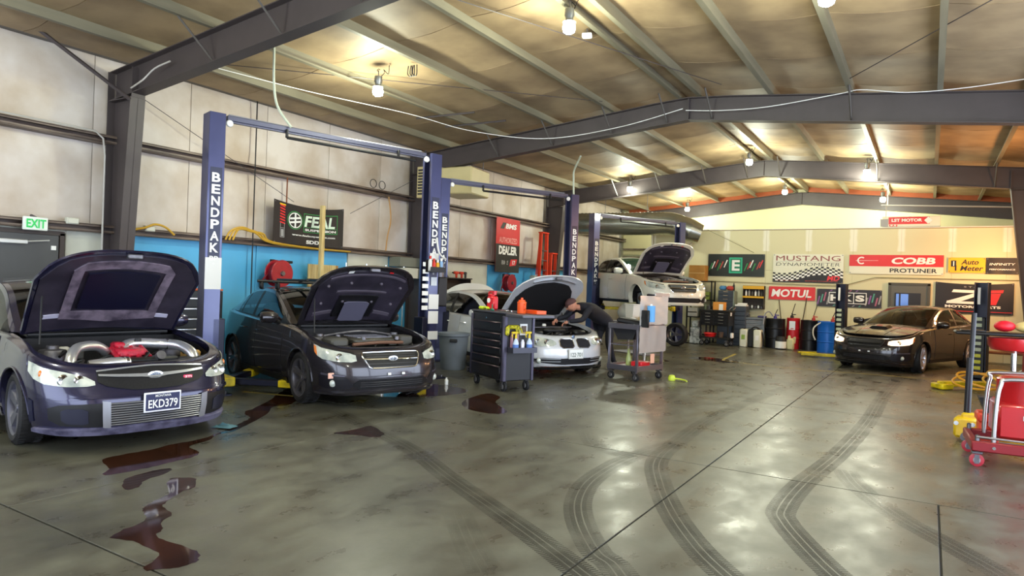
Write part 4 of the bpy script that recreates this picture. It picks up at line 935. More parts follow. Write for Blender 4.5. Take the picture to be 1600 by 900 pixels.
tag(B().tube([(XL+.17, YF+.5, 3.64), (XL+.17, 5.2, 3.64), (XL+.17, 5.32, 3.55), (XL+.17, 5.35, 3.3), (XL+.17, 5.35, .4)], .014, 6).build('conduit', mat('pvc_grey', '#b7b3ac', .5)), 'grey conduit along the girt and down beside the first column', 'conduit')
tag(B().tube([(-8.15, 6.35, 4.98), (-8.07, 6.4, 4.93), (-8.04, 6.4, 4.4), (-7.97, 6.42, 4.03), (-7.82, 6.55, 3.74)], .018, 8, smooth=6).build('conduit', mat('white_pvc', '#c4ccb8', .5)), 'white flexible conduit dropping from the roof to the nearest lift beam', 'conduit')
tag(B().tube([(-6.75, 13.7, 4.55), (-7.05, 14.0, 4.3), (-7.12, 14.12, 4.1), (-7.12, 14.15, 3.76)], .022, 8, smooth=6).build('conduit', mat('white_pvc', '', .5)), 'white bent conduit dropping to the second lift\'s far post', 'conduit')
tag(B().tube([(-9.7, 5.3, 4.2), (-9.4, 5.3, 4.28), (-9.3, 5.4, 4.45), (-9.0, 5.44, 4.52)], .012, 6, smooth=4).build('conduit', mat('pvc_grey', '', .5)), 'grey conduit under the nearest rafter', 'conduit')
b = B(); P_ = [(-9.3, 6.1, 4.72), (-8.95, 7.79, 4.72), (-8.3, 9.6, 4.70), (-7.9, 11.1, 4.66), (-6.8, 12.1, 4.62), (-5.3, 12.3, 4.75), (-4.0, 12.3, 4.98)]; b.tube(P_, .007, 6, smooth=8)
tag(b.build('cable', WHITE), 'long white cable sagging under the roof towards the ridge', 'cable')
tag(B().tube([(-3.95, 12.32, 4.95), (-3.3, 12.32, 4.88), (-2.5, 12.32, 4.86), (-1.4, 12.32, 4.95), (-1.05, 12.32, 4.98), (-.4, 12.32, 4.86), (.4, 12.32, 4.84), (1.4, 12.32, 4.9)], .007, 6, smooth=6).build('cable', WHITE), 'white cable draped in two swags along the middle rafter', 'cable')
for i, (p, q) in enumerate((((-9.3, 6.2), (-5.4, 11.8)), ((-5.4, 6.2), (-3.2, 11.9)), ((1.9, 6.4), (-1.2, 11.8)))):
    tag(B().tube([(p[0], p[1], roofz(p[0])-.16), (q[0], q[1], roofz(q[0])-.16)], .007, 5).build('brace_rod', STEEL), ('thin steel brace rod under the roof near the left wall', 'thin steel brace rod under the roof beside the ridge', 'thin steel brace rod under the roof at the right')[i], 'rod')

# vertical 2x4 post and things on the bench behind the graphite sedan
WOOD = mat('pale_pine', '#d8c48a', .6, noise=.25, scale=5, stretch=(6, 6, .6), dirt='#b4975c'); OAK = mat('brown_ply', '#b58a4a', .6, noise=.3, scale=4)
tag(B().box((-9.95, 8.9, 1.5), (.08, .08, 3.0), .006).build('wood_post', WOOD), 'pale wooden two-by-four standing in front of the green-and-black banner', 'post').location = (0, .25, 0)
pb = onwall('pegboard', 'pale wooden board leaning under the banner behind the graphite sedan', 'board', 9.55, 1.35, .25); B().box((0, 0, .28), (.72, .03, .5), .004).build('board', WOOD, pb); B().box((0, -.02, .05), (.72, .03, .12), .004).box((.38, -.01, .25), (.06, .04, .55), .004).build('rail', OAK, pb)
rk_ = onwall('pipe_rack', 'chrome pipe rack on the blue wall behind the open graphite hood', 'rack', 11.0, 0, .35)
for z in (1.75, 1.85): B().tube([(-.9, 0, z), (.9, 0, z)], .012, 6).build('rail', CHROME, rk_)
for x in (-.9, -.3, .3, .9): B().tube([(x, 0, .0), (x, 0, 1.95)], .014, 6).build('upright', CHROME, rk_)
tr = onwall('wall_cabinet', 'long grey-green wall cabinet left of the second lift post', 'cabinet', 12.3, 1.75, .2)
B().box((0, 0, .3), (1.1, .34, .22), .01).build('cabinet_body', mat('grey_green', '#76796e', .5), tr); B().box((-.2, -.06, .05), (.5, .3, .24), .01).box((.35, -.06, .05), (.4, .3, .24), .01).build('cabinet_door', PALE, tr)
def reel(label, y, z):
    t = onwall('hose_reel', label, 'hose reel', y, z, .12); r = mat('reel_red', '#a4142a', .4, .1, coat=.4, noise=.2, scale=9)
    for q in (-.16, .02): B().lathe([(.001, -.012), (.235, -.012), (.25, 0), (.235, .012), (.001, .012)], (0, q-.12, 0), 'y', 32).build('reel_disc', r, t)
    B().lathe([(.12, -.07), (.20, -.07), (.21, 0), (.20, .07), (.12, .07)], (0, -.19, 0), 'y', 28, close=True).build('wound_hose', mat('hose_red', '#7c1020', .6), t)
    B().lathe([(.001, -.02), (.04, -.02), (.05, .01)], (0, -.30, 0), 'y', 14).build('hub', CASTM, t)
    B().box((0, .0, .05), (.1, .05, .42), .01).box((.26, -.1, .22), (.12, .18, .05), .01).build('bracket', BLACK, t)
    B().tube([(-.2, -.12, -.02), (-.32, -.14, -.15), (-.3, -.14, -.3), (-.2, -.14, -.4)], .018, 8, smooth=5).build('hose_end', mat('hose_red', '', .6), t)
reel('red hose reel on the blue wall behind the graphite sedan\'s roof', 8.45, 1.67)
reel('red hose reel on the blue wall below the red dealer banner', 16.55, 1.67)
# banners
def banner(name, label, loc, rot, w_, h_, m, sag=.0, wave=.012, cat='banner'):
    t = thing(name, label, cat, loc, rot); b = B(); n = 16; s_ = lambda u: sag*(1-(2*u-1)**2)
    def F(x, z, o=0.): u = x/w_+.5; return Vector((x, -.012-wave*math.sin(u*9)*(1-z/h_)*.7-wave-o, z-s_(u)*(z/h_)))
    b.grid([[F(-w_/2+w_*i/n, h_*j/6) for j in range(7)] for i in range(n+1)]); b.grid([[F(-w_/2+w_*i/n, h_*j/6, -.004) for j in range(7)] for i in range(n+1)])
    b.build('banner_sheet', m, t, ang=60)
    for x in (-w_/2+.03, w_/2-.03):
        for z in (.03, h_-.03): p = F(x, z, .001); B().lathe([(.006, 0), (.014, -.002), (.006, -.004)], p, 'y', 10).build('grommet', CASTM, t)
    t['_'] = 0; del t['_']
    def T(txt, mt, x, z, tw, th, bold=.02, shear=0, o=.004, nm='lettering'):
        return text(txt, mt, t, (0, 0, 0), tw, th, bold=bold, shear=shear, name=nm, fn=lambda a, b_: F(x+a, z+b_, o))
    def Q(nm, mt, poly, o=.003):   # flat printed shape
        # subdivide quads along x so that they follow the sheet
        bb = B()
        if len(poly) == 4:
            rows = []
            for i in range(9):
                a = i/8; lo = [poly[0][k]+(poly[1][k]-poly[0][k])*a for k in (0, 1)]; hi = [poly[3][k]+(poly[2][k]-poly[3][k])*a for k in (0, 1)]
                rows.append([F(lo[0]+(hi[0]-lo[0])*j/4, lo[1]+(hi[1]-lo[1])*j/4, o) for j in range(5)])
            bb.grid(rows)
        else: bb.add([F(x, z, o) for x, z in poly], [tuple(range(len(poly)))])
        return bb.build(nm, mt, t, recalc=False)
    return t, T, Q, F
def rect(x0, z0, x1, z1): return [(x0, z0), (x1, z0), (x1, z1), (x0, z1)]
def disc(cx, cz, r, n=24, r2=None):
    return [(cx+r*math.cos(2*math.pi*i/n), cz+(r2 or r)*math.sin(2*math.pi*i/n)) for i in range(n)]
GRN = mat('green_print', '#2f8f4a', .5); GREYP = mat('grey_print', '#9a9a9a', .5); REDV = mat('red_vinyl', '#d92a2e', .5, noise=.08, scale=3); TEAL = mat('teal_print', '#2fb48a', .5)
t, T, Q, F = banner('banner', 'black banner with green-framed white lettering and a red spring, on the left wall', (XL+.16, 9.27, 2.24), 90, 1.76, .82, DARK, sag=.08)
T('FEAL', mat('pale_green_print', '#e3f5e0', .5), .26, .52, .82, .24, .03, .15); 
for r_ in (rect(-.17, .28, .71, .295), rect(-.17, .67, .71, .685), rect(-.17, .28, -.155, .685), rect(.695, .28, .71, .685), rect(-.16, .385, .70, .395)): Q('lettering_frame', GRN, r_, .0035)
T('SUSPENSION', WHITE, .27, .335, .8, .05, .04); T('www.fealsuspension.com', WHITE, .1, .2, 1.1, .05, .03); T('SDDF', WHITE, .12, .075, .42, .08, .05)
Q('emblem', GRN, disc(-.38, .50, .19)); Q('emblem', DARK, disc(-.38, .50, .175), .0045); Q('emblem', WHITE, disc(-.38, .50, .16), .006); Q('emblem', DARK, disc(-.38, .50, .14), .0075)
Q('emblem', WHITE, rect(-.40, .36, -.36, .64), .009); Q('emblem', WHITE, [(-.51, .50), (-.25, .55), (-.25, .59), (-.51, .54)], .009); Q('emblem', WHITE, [(-.51, .42), (-.25, .47), (-.25, .51), (-.51, .46)], .009)
for i in range(7): Q('printed_spring', RED, [(-.74, .76-.055*i), (-.62, .74-.055*i), (-.62, .715-.055*i), (-.74, .735-.055*i)], .004)
for r_ in (rect(-.73, .12, -.72, .4), rect(-.64, .12, -.63, .4), rect(-.73, .12, -.63, .13), rect(-.73, .3, -.63, .31), rect(-.71, .14, -.65, .28)): Q('printed_damper', GREYP, r_, .004)
Q('printed_cap', YEL, rect(-.75, .755, -.61, .78), .0042)
# dealer banner
t, T, Q, F = banner('banner', 'tall red and black authorized dealer banner hanging on the left wall', (XL+.16, 16.6, 1.97), 90, 1.28, 1.55, REDV, wave=.02)
Q('lower_field', DARK, rect(-.64, 0, .64, .80)); T('BMS', WHITE, .15, 1.33, .62, .15, .04, .3); Q('emblem', DARK, [(-.45, 1.24), (-.25, 1.24), (-.12, 1.42), (-.3, 1.42)], .004)
T('AUTHORIZED', mat('pale_red_print', '#f3a7a0', .5), 0, .92, .98, .16, .02); T('DEALER', WHITE, 0, .63, .98, .25, .05); T('BMS', mat('grey_print', '', .5), -.12, .28, .42, .12, .03); Q('emblem', RED, [(.12, .18), (.44, .22), (.52, .40), (.18, .38)], .004); T('17', WHITE, .33, .29, .14, .12, .03, o=.008)
# heater unit
h = thing('unit_heater', 'cream box unit heater hung under the roof between the first two lifts', 'heater', (-9.35, 12.9, 3.65), 8); HC = mat('cream_enamel', '#cfc08e', .45, noise=.06, scale=4)
B().box((0, 0, .3), (.85, .95, .62), .03).build('housing', HC, h); b = B()
for i in range(7): b.box((-.44, 0, .1+.07*i), (.03, .8, .03), .004, Matrix.Rotation(.5, 3, 'Y'))
b.build('louvre', BLACK, h)
for x in (-.3, .3):
    for y in (-.35, .35): B().tube([(x, y, .6), (x, y, 1.05)], .01, 6).build('hanger_rod', CASTM, h)
g = thing('vent_grille', 'dark louvred vent with cream frame left of the unit heater', 'vent', (-9.95, 12.2, 3.55), 0)
B().box((0, 0, .35), (.42, .1, .72), .01).build('frame', HC, g)
for i in range(9): B().box((0, -.055, .08+.068*i), (.34, .02, .04), .004, Matrix.Rotation(.4, 3, 'X')).build('slat', mat('slat_dark', '#3b3a3c', .4), g)
B().tube([(-.1, 0, .7), (-.1, .1, 1.1)], .02, 6).build('hanger', CASTM, g)
# ladders
def ladder(label, y, H, w0, w1, m, z=0.):
    t = onwall('step_ladder', label, 'ladder', y, z, .42)
    for sg in (-1, 1): B().box((sg*(w0+w1)/4, .0, H/2), (.06, .10, H), .004, Matrix.Rotation(sg*-(w0-w1)/2/H, 3, 'Y')).build('rail', m, t)
    n = int(H/.3)
    for i in range(1, n): B().box((0, -.0, i*.3), (w0+(w1-w0)*i/n-.03, .07, .03), .004).build('step', CASTM, t)
    B().box((0, 0, H), (w1+.06, .16, .04), .008).build('top_cap', m, t)
    for sg in (-1, 1): B().tube([(sg*w0/2, .22, 0), (sg*w1/2, .03, H-.05)], .018, 6).build('rear_leg', m, t)
OR = mat('orange_fibreglass', '#e03a14', .45)
ladder('tall orange step ladder against the wall left of the second lift\'s far post', 18.3, 3.25, .62, .36, OR); ladder('shorter orange step ladder beside the tall one', 18.95, 2.65, .5, .3, OR)
# shelf with odds behind the raised trunk lid
sh = onwall('tool_shelf', 'dark steel shelf of tools behind the loose white hood panel', 'shelf', 13.9, 1.45, .25); B().box((0, 0, .28), (1.3, .34, .03), .004).box((-.6, 0, .12), (.03, .3, .32)).box((.6, 0, .12), (.03, .3, .32)).box((0, .15, .14), (1.3, .02, .3)).build('shelf_frame', mat('brown_black', '#2c211e', .5), sh)
for i, (x, c_, w_) in enumerate(((-.3, '#55565a', .16), (.15, '#d23a1c', .2), (.38, '#c9321a', .16), (.55, '#3c3c3e', .1))):
    t = onwall('power_tool', ('grey cone-shaped tool on the dark shelf', 'red cordless tool on the dark shelf, left one of two', 'red cordless tool on the dark shelf, right one of two', 'small black tool at the shelf end')[i], 'tool', 13.9+x, 1.45+.295, .25)
    m = mat('tool%d' % i, c_, .5)
    if i == 0: B().lathe([(.1, 0), (.08, .03), (.02, .13), (.001, .14)], n=12).build('tool_body', m, t)
    else: B().box((0, 0, .13), (w_, .08, .07), .02).box((.02, 0, .06), (.05, .06, .12), .015).build('tool_body', m, t); B().cyl((-w_/2, 0, .13), (-w_/2-.05, 0, .13), .02, 8).build('chuck', BLACK, t)
B().box((0, 0, 0), (.1, .1, .1)) 
wb_ = onwall('wire_basket', 'pale wire basket on the blue wall under the orange ladders', 'basket', 18.2, 1.55, .3)
b = B()
for i in range(6):
    b.tube([(-.3+.12*i, -.1, 0), (-.3+.12*i, -.1, .4)], .006, 4).tube([(-.3, -.1, .08*i), (.3, -.1, .08*i)], .006, 4)
b.build('wire_mesh', mat('pale_wire', '#c9d6da', .4), wb_); B().box((0, .02, .2), (.6, .2, .36), .03).build('rag_bundle', mat('pale_rag', '#cfd3c2', .7, noise=.3, scale=9), wb_)
# black tool chest glimpsed between the hatchback's hood and the lift post
ch = thing('tool_chest', 'black tool chest with orange top seen between the open purple-grey hood and the lift post', 'tool chest', (-9.7, 6.2, 0), 72)
B().box((0, 0, .7), (1.0, .5, 1.3), .01).build('chest_body', mat('chest_black', '#121214', .4), ch); B().box((0, 0, 1.37), (1.0, .5, .03), .004).build('chest_top', mat('chest_orange', '#d2622a', .5), ch)
for i in range(7): dr = B().box((0, -.255, .25+.155*i), (.94, .02, .14), .005).build('drawer', mat('chest_black', '', .4), ch); B().box((0, -.275, .305+.155*i), (.9, .02, .018), .003).build('drawer_pull', CHROME, dr)

t = thing('hood_panel', 'loose white curved hood panel standing up behind the silver-white sedan, below the tool shelf', 'car part', (-9.75, 13.9, 0), 58); b = B(); rows = []
for i in range(17):
    u = -1+i/8; hh = 1.62*(1-.16*abs(u)**3.2) if u > 0 else 1.62*(1-.22*abs(u)**2.4); rows.append([(u*.78, -.05-.07*(1-u*u)+.16*(z_/8)**2, .35+(hh-.35)*z_/8) for z_ in range(9)])
b.grid(rows); b.grid([[(p[0], p[1]+.03, p[2]-.01) for p in r] for r in rows]); b.build('panel_skin', mat('hood_white', '#efefe6', .35, coat=.6), t)
B().box((-.4, .06, .6), (.05, .05, 1.2)).box((.4, .06, .6), (.05, .05, 1.2)).box((0, .1, .03), (1.0, .4, .05)).build('panel_stand', CASTM, t)
# small things kept on the near lift's control post
def postpt(dx, dy, z): 
    import math as m_; a = m_.atan2(3.4, 1.0); return (-7.2+dx*m_.cos(a)-dy*m_.sin(a), 9.0+dx*m_.sin(a)+dy*m_.cos(a), z)
q = thing('post_caddy', 'black caddy strapped to the near lift\'s right post', 'caddy', postpt(-.02, -.22, 1.78), 73.6); B().box((0, 0, .0), (.30, .16, .015)).box((0, -.08, .04), (.30, .01, .08)).box((0, .07, .1), (.30, .01, .2)).build('caddy_body', BLACK, q)
for i, (c_, l, h_) in enumerate((('#d8d8d4', 'white spray bottle in the caddy on the near lift\'s right post', .24), ('#c92b22', 'red-capped can in the caddy on the near lift\'s right post', .2), ('#d8a11e', 'yellow bottle in the caddy on the near lift\'s right post', .18), ('#7fa6d0', 'pale blue bottle in the caddy on the near lift\'s right post', .21))):
    q = thing('spray_can', l, 'can', postpt(-.13+.075*i, -.22, 1.79), 0); B().lathe([(.001, 0), (.030, 0), (.032, .01), (.032, h_*.7), (.014, h_*.85), (.014, h_), (.001, h_)], n=14).build('can_body', mat('can'+c_, c_, .4), q); B().lathe([(.016, h_-.04), (.02, h_-.03), (.02, h_+.01), (.001, h_+.012)], n=12).build('can_cap', mat('cap'+c_, '#c9321f' if i < 2 else '#e6e6e0', .4), q)
for i, (dz, w2, c_) in enumerate(((2.02, .18, '#dcdcd8'), (1.62, .12, '#c6cdd6'), (.72, .2, '#d9d9d6'))):
    q = thing('paper_tag', ['upper', 'middle', 'lowest'][i]+' pale paper tag on the near lift\'s right post', 'paper', postpt(.01*i, -.145, dz), 73.6); B().box((0, 0, 0), (w2, .005, .14)).build('paper', mat('tag%d' % i, c_, .6), q)
# ================================================================== marks on the floor
def floor_patch(name, poly, m, z=.0009, par=None):
    bm = bmesh.new(); f = bm.faces.new([bm.verts.new((x, y, z)) for x, y in poly]); bmesh.ops.triangulate(bm, faces=[f])
    me = bpy.data.meshes.new(name); bm.normal_update(); bm.to_mesh(me); bm.free(); me.materials.append(m)
    for p in me.polygons:
        if p.normal.z < 0: me.flip_normals(); break
    o = bpy.data.objects.new(name, me); COL.objects.link(o)
    if par: o.parent = par
    return o
def round_poly(P, n=4):
    out = []; m = len(P)
    for i in range(m):
        a, b, c, d = [Vector(P[(i+k-1) % m]) for k in range(4)]
        for k in range(n):
            t = k/n; q = .5*((2*b)+(c-a)*t+(2*a-5*b+4*c-d)*t*t+(3*b-a-3*c+d)*t**3); out.append((q.x+rnd.uniform(-.01, .01), q.y+rnd.uniform(-.01, .01)))
    return out
WET = mat('brown_spill', '#3f2519', .06, noise=.35, scale=3, dirt='#2a1a12', coat=.3)
PUD1 = [(-5.93, 3.11), (-5.97, 3.33), (-5.95, 3.52), (-5.99, 3.72), (-5.99, 3.91), (-6.0, 4.1), (-6.09, 4.31), (-6.19, 4.53), (-6.35, 4.79), (-6.51, 5.01), (-6.8, 5.16), (-6.94, 5.41), (-7.22, 5.84), (-7.69, 6.46), (-7.1, 6.2), (-6.81, 5.8), (-6.84, 5.61), (-6.54, 5.26), (-6.31, 4.92), (-6.14, 4.64), (-6.04, 4.42), (-6.03, 4.26), (-5.88, 4.07), (-5.82, 3.83), (-5.55, 3.74), (-5.44, 3.61), (-5.43, 3.47), (-5.41, 3.28), (-5.42, 3.09), (-5.46, 2.88), (-5.67, 3.02)]
PUD2 = [(-4.49, 2.62), (-4.55, 2.7), (-4.62, 2.85), (-4.67, 2.92), (-4.97, 3.1), (-4.96, 3.19), (-4.84, 3.25), (-4.66, 3.11), (-4.62, 2.99), (-4.5, 2.81), (-4.43, 2.73), (-4.25, 2.68), (-4.15, 2.56), (-4.05, 2.5), (-3.97, 2.41), (-3.83, 2.4), (-3.6, 2.41), (-3.46, 2.36), (-3.42, 2.27), (-3.46, 2.18), (-3.56, 2.1), (-3.67, 2.25), (-3.76, 2.27), (-3.99, 2.28), (-4.14, 2.23), (-4.21, 2.35), (-4.26, 2.5), (-4.39, 2.58)]
PUD3 = [(-5.2, 2.88), (-5.29, 3.02), (-5.28, 3.29), (-5.16, 3.21), (-5.1, 3.0), (-4.97, 2.87), (-4.99, 2.78)]
PUD4 = [(-5.23, 5.05), (-5.18, 5.32), (-5.2, 5.56), (-4.84, 5.39), (-4.76, 5.2), (-4.94, 5.15)]
PUD5 = [(-5.37, 7.55), (-5.49, 8.31), (-5.19, 8.21), (-5.0, 7.79), (-4.55, 7.36), (-4.5, 7.12), (-4.68, 7.05), (-5.01, 7.14)]
for P_, l in ((PUD1, 'long dark brown spill running from the hatchback\'s bumper back toward the first lift'), (PUD2, 'zigzag brown spill in the foreground, nearest the camera'), (PUD3, 'small dark spill between the two long spills'), (PUD4, 'small dark stain on the concrete in front of the graphite sedan'), (PUD5, 'brown wet patch in front of the black tool chest on wheels'), ([(-7.6, 6.4), (-6.6, 6.9), (-5.9, 7.6), (-5.8, 8.3), (-6.4, 8.5), (-7.2, 8.2), (-7.9, 7.2)], 'wide wet patch under the graphite sedan'), ([(-4.9, 16.2), (-3.9, 15.9), (-3.7, 16.3), (-4.6, 16.8)], 'wet patch on the floor near the loose wheel'), ([(-6.2, 15.0), (-5.4, 14.7), (-5.0, 15.1), (-5.9, 15.6)], 'wet patch on the floor behind the steel cart')):
    tag(floor_patch('spill', round_poly(P_), WET), l, 'spill')
def mark_mat():
    m = bpy.data.materials.new('tyre_mark'); m.use_nodes = True; nt = m.node_tree; N = nt.nodes; L = nt.links; b = N['Principled BSDF']
    b.inputs['Base Color'].default_value = (*C('#1c1812'), 1); b.inputs['Roughness'].default_value = .6
    uv = N.new('ShaderNodeUVMap'); sp = N.new('ShaderNodeSeparateXYZ'); L.new(uv.outputs[0], sp.inputs[0])
    def mth(op, a, v=None, v2=None):
        q = N.new('ShaderNodeMath'); q.operation = op; q.use_clamp = op == 'MULTIPLY_ADD'
        for i, z in enumerate((a, v, v2)):
            if z is None: continue
            if isinstance(z, (int, float)): q.inputs[i].default_value = z
            else: L.new(z, q.inputs[i])
        return q.outputs[0]
    d = mth('ABSOLUTE', mth('SUBTRACT', sp.outputs[0], .5))
    edge = mth('GREATER_THAN', d, .30); blocks = mth('GREATER_THAN', mth('SINE', mth('MULTIPLY', sp.outputs[1], 260)), -.1)
    rib = mth('LESS_THAN', mth('ABSOLUTE', mth('SUBTRACT', d, .12)), .022)
    core = mth('SUBTRACT', 1.0, rib); k = mth('ADD', mth('MULTIPLY', edge, blocks), mth('MULTIPLY', mth('SUBTRACT', 1., edge), mth('MULTIPLY', core, .8)))
    g = N.new('ShaderNodeNewGeometry'); nz = N.new('ShaderNodeTexNoise'); nz.inputs['Scale'].default_value = 2.5; nz.inputs['Detail'].default_value = 6; L.new(g.outputs['Position'], nz.inputs['Vector'])
    f = mth('MULTIPLY_ADD', nz.outputs[0], 2.6, -.45); fade = mth('MULTIPLY', sp.outputs[2], 1.)
    at = N.new('ShaderNodeAttribute'); at.attribute_name = 'fade'
    a = mth('MULTIPLY', mth('MULTIPLY', k, f), mth('MULTIPLY', at.outputs['Fac'], .72)); L.new(a, b.inputs['Alpha']); return m
TM = mark_mat()
def ribbon(name, pts, wd, m, par, z=.0012, fade=(1, 1)):
    P = [Vector(p) for p in pts]; Q = []
    for i in range(len(P)-1):
        a, b, c, d = P[max(i-1, 0)], P[i], P[i+1], P[min(i+2, len(P)-1)]
        for k in range(8):
            t = k/8; Q.append(.5*((2*b)+(c-a)*t+(2*a-5*b+4*c-d)*t*t+(3*b-a-3*c+d)*t**3))
    Q.append(P[-1]); V = []; UVs = []; ln = 0; F = []; fd = []
    for i, q in enumerate(Q):
        t = (Q[min(i+1, len(Q)-1)]-Q[max(i-1, 0)]).normalized(); n = Vector((-t.y, t.x))
        if i: ln += (q-Q[i-1]).length
        for s_, u in ((-1, 0), (1, 1)): V.append((q.x+n.x*wd/2*s_, q.y+n.y*wd/2*s_, z)); UVs.append((u, ln)); fd.append(fade[0]+(fade[1]-fade[0])*i/(len(Q)-1))
        if i: o = 2*i; F.append((o-2, o-1, o+1, o))
    me = bpy.data.meshes.new(name); me.from_pydata(V, [], F); me.materials.append(m); uvl = me.uv_layers.new(name='UVMap')
    for lp in me.loops: uvl.data[lp.index].uv = UVs[lp.vertex_index]
    at = me.attributes.new('fade', 'FLOAT', 'POINT')
    for i, v in enumerate(fd): at.data[i].value = v
    bm = bmesh.new(); bm.from_mesh(me); bm.normal_update()
    for f in bm.faces:
        if f.normal.z < 0: f.normal_flip()
    bm.to_mesh(me); bm.free()
    o = bpy.data.objects.new(name, me); COL.objects.link(o); o.parent = par; return o
M = [([(-1.2, 3.3), (-1.5, 3.67), (-1.69, 3.82), (-2.02, 4.28), (-2.24, 4.74), (-2.37, 5.3), (-2.38, 6.12), (-2.23, 7.11)], (1, .3)), ([(-.6, 3.6), (-0.95, 3.96), (-1.22, 4.3), (-1.54, 4.82), (-1.86, 5.47), (-2.13, 6.18), (-2.23, 7.11), (-2.3, 8.92), (-2.13, 11.83), (-1.72, 14.91)], (1, .15)),
     ([(-.2, 4.0), (-0.43, 4.35), (-0.62, 4.69), (-0.82, 5.11), (-0.89, 5.41), (-0.87, 6.26), (-0.74, 7.64), (-0.63, 9.86), (-0.59, 12.61), (-0.47, 15.69)], (1, .4)), ([(-1.5, 3.4), (-1.73, 3.55), (-2.14, 3.81), (-2.66, 4.12), (-3.34, 4.52), (-4.22, 5.07), (-5.42, 5.61), (-6.19, 5.96)], (1, .4)),
     ([(.6, 4.6), (0.4, 4.96), (0.15, 5.33), (-0.16, 5.79), (-0.47, 6.46), (-0.62, 6.98)], (.8, .3)), ([(-2.05, 3.16), (-2.36, 3.45), (-2.77, 3.87)], (.35, .1)), ([(-2.38, 6.12), (-2.86, 6.38), (-3.2, 6.9)], (.6, .1)), ([(-3.2, 8.6), (-3.6, 12.6), (-4.4, 15)], (.25, .1)), ([(-.3, 13.5), (.4, 14.2), (1.4, 14.5)], (.3, .1))]
for p, fdd in M: ribbon('tyre_mark', p, .21, TM, fl, fade=fdd)
YP_ = mat('worn_yellow_paint', '#b8a43a', .55, noise=.4, scale=5, dirt='#837a4a')
ribbon('painted_line', [(-4.31, 18.4), (-4.2, 16.9), (-4.12, 16.34)], .07, YP_, fl, .0015); ribbon('painted_line', [(-4.12, 16.34), (-2.82, 15.9), (-1.01, 16.09), (0.65, 16.21), (2.3, 16.4)], .07, YP_, fl, .0015); ribbon('painted_line', [(-8.04, 6.06), (-7.2, 6.3), (-6.9, 6.35)], .07, YP_, fl, .0015)
tw = thing('shop_towel', 'crumpled blue-green shop towel on the brown spill by the hatchback', 'towel', (-6.27, 4.51, 0), 20); b = B(); rows = []
for i in range(9): rows.append([(-.11+.0275*i+.02*rnd.random(), -.08+.02*j, .012+.05*rnd.random()*math.sin(math.pi*i/8)*math.sin(math.pi*j/8)) for j in range(9)])
b.grid(rows).build('towel', mat('teal_towel', '#56808a', .8), tw)
ct = thing('bottle', 'tiny white bottle on the floor left of the tool chest casters', 'bottle', (-6.45, 8.6, 0)); B().lathe([(.001, 0), (.03, 0), (.032, .07), (.015, .09), (.015, .11), (.001, .11)], n=12).build('bottle_body', WHITE, ct)

# ================================================================== mid-floor things
CH = mat('chest_black', '', .4); CHB = mat('chest_navy_black', '#09080f', .45, .0, coat=.1)
def caster(par, x, y, r=.07, m=None, rot=0):
    o = B().lathe([(.001, -.022), (r*.6, -.024), (r, -.018), (r, .018), (r*.6, .024), (.001, .022)], (x, y, r), 'y', 20).build('caster', m or RUBB, par)
    B().lathe([(.001, -.026), (r*.5, -.026), (r*.55, .0), (r*.5, .026), (.001, .026)], (x, y, r), 'y', 16).build('caster_hub', mat('caster_grey', '#a7a5a8', .4, .3), o)
    B().box((x, -.032+y, r*1.2), (.04, .006, r*1.4)).box((x, .032+y, r*1.2), (.04, .006, r*1.4)).box((x, y, r*2+.012), (.09, .08, .02), .004).build('caster_fork', CASTM, o); return o
t = thing('rolling_tool_chest', 'tall black rolling tool chest with six drawers, between the graphite and silver-white sedans', 'tool chest', (-5.70, 9.02, 0), -27)
W_, D_, H_ = 1.02, .54, 1.17
B().box((0, 0, .165+(H_-.165)/2), (W_, D_, H_-.165), .012).build('chest_body', CHB, t)
for sg in (-1, 1): B().box((sg*(W_/2-.02), -D_/2-.008, .65), (.06, .03, .98), .012).build('corner_post', mat('corner_grey', '#4a4656', .35, .5), t)
B().box((W_/2+.006, -D_/2+.02, .65), (.02, .06, .98), .008).box((W_/2+.006, D_/2-.03, .65), (.02, .05, .98), .008).build('side_trim', mat('corner_grey', '', .35), t)
for z, h in zip((.29, .46, .60, .72, .83, .97), (.20, .13, .13, .10, .10, .16)):
    q = B().box((0, -D_/2-.012, z), (W_-.13, .03, h-.012), .006).build('drawer', CHB, t); B().box((0, -D_/2-.032, z+h/2-.018), (W_-.16, .02, .014), .005).build('drawer_pull', mat('pull_bronze', '#5a4650', .3, .8), q)
B().cyl((0, -D_/2-.02, 1.09), (0, -D_/2-.03, 1.09), .012, 10).build('lock', CHROME, t)
B().box((0, 0, H_+.012), (W_+.03, D_+.03, .03), .008).build('top_mat', mat('top_grey', '#3a3a44', .5), t); B().box((W_/2+.27, .0, H_-.01), (.48, D_+.02, .05), .01).build('side_shelf', mat('shelf_grey', '#5d5b62', .45, .4), t)
for x in (-.42, .42):
    for y in (-.2, .2): caster(t, x, y, .075)
def rel(th, x, y, z=0.):
    a = th.rotation_euler.z; l = th.location; return (l.x+x*math.cos(a)-y*math.sin(a), l.y+x*math.sin(a)+y*math.cos(a), l.z+z)
def top(th, name, label, cat, x, y, z, rot=0, group=None): return thing(name, label, cat, rel(th, x, y, z), math.degrees(th.rotation_euler.z)+rot, group)
TZ = H_+.028
j = top(t, 'oil_jug', 'red plastic jug with white round label on the black tool chest', 'jug', -.26, -.05, TZ, 10); rj = mat('jug_red', '#d21f2a', .35, coat=.3)
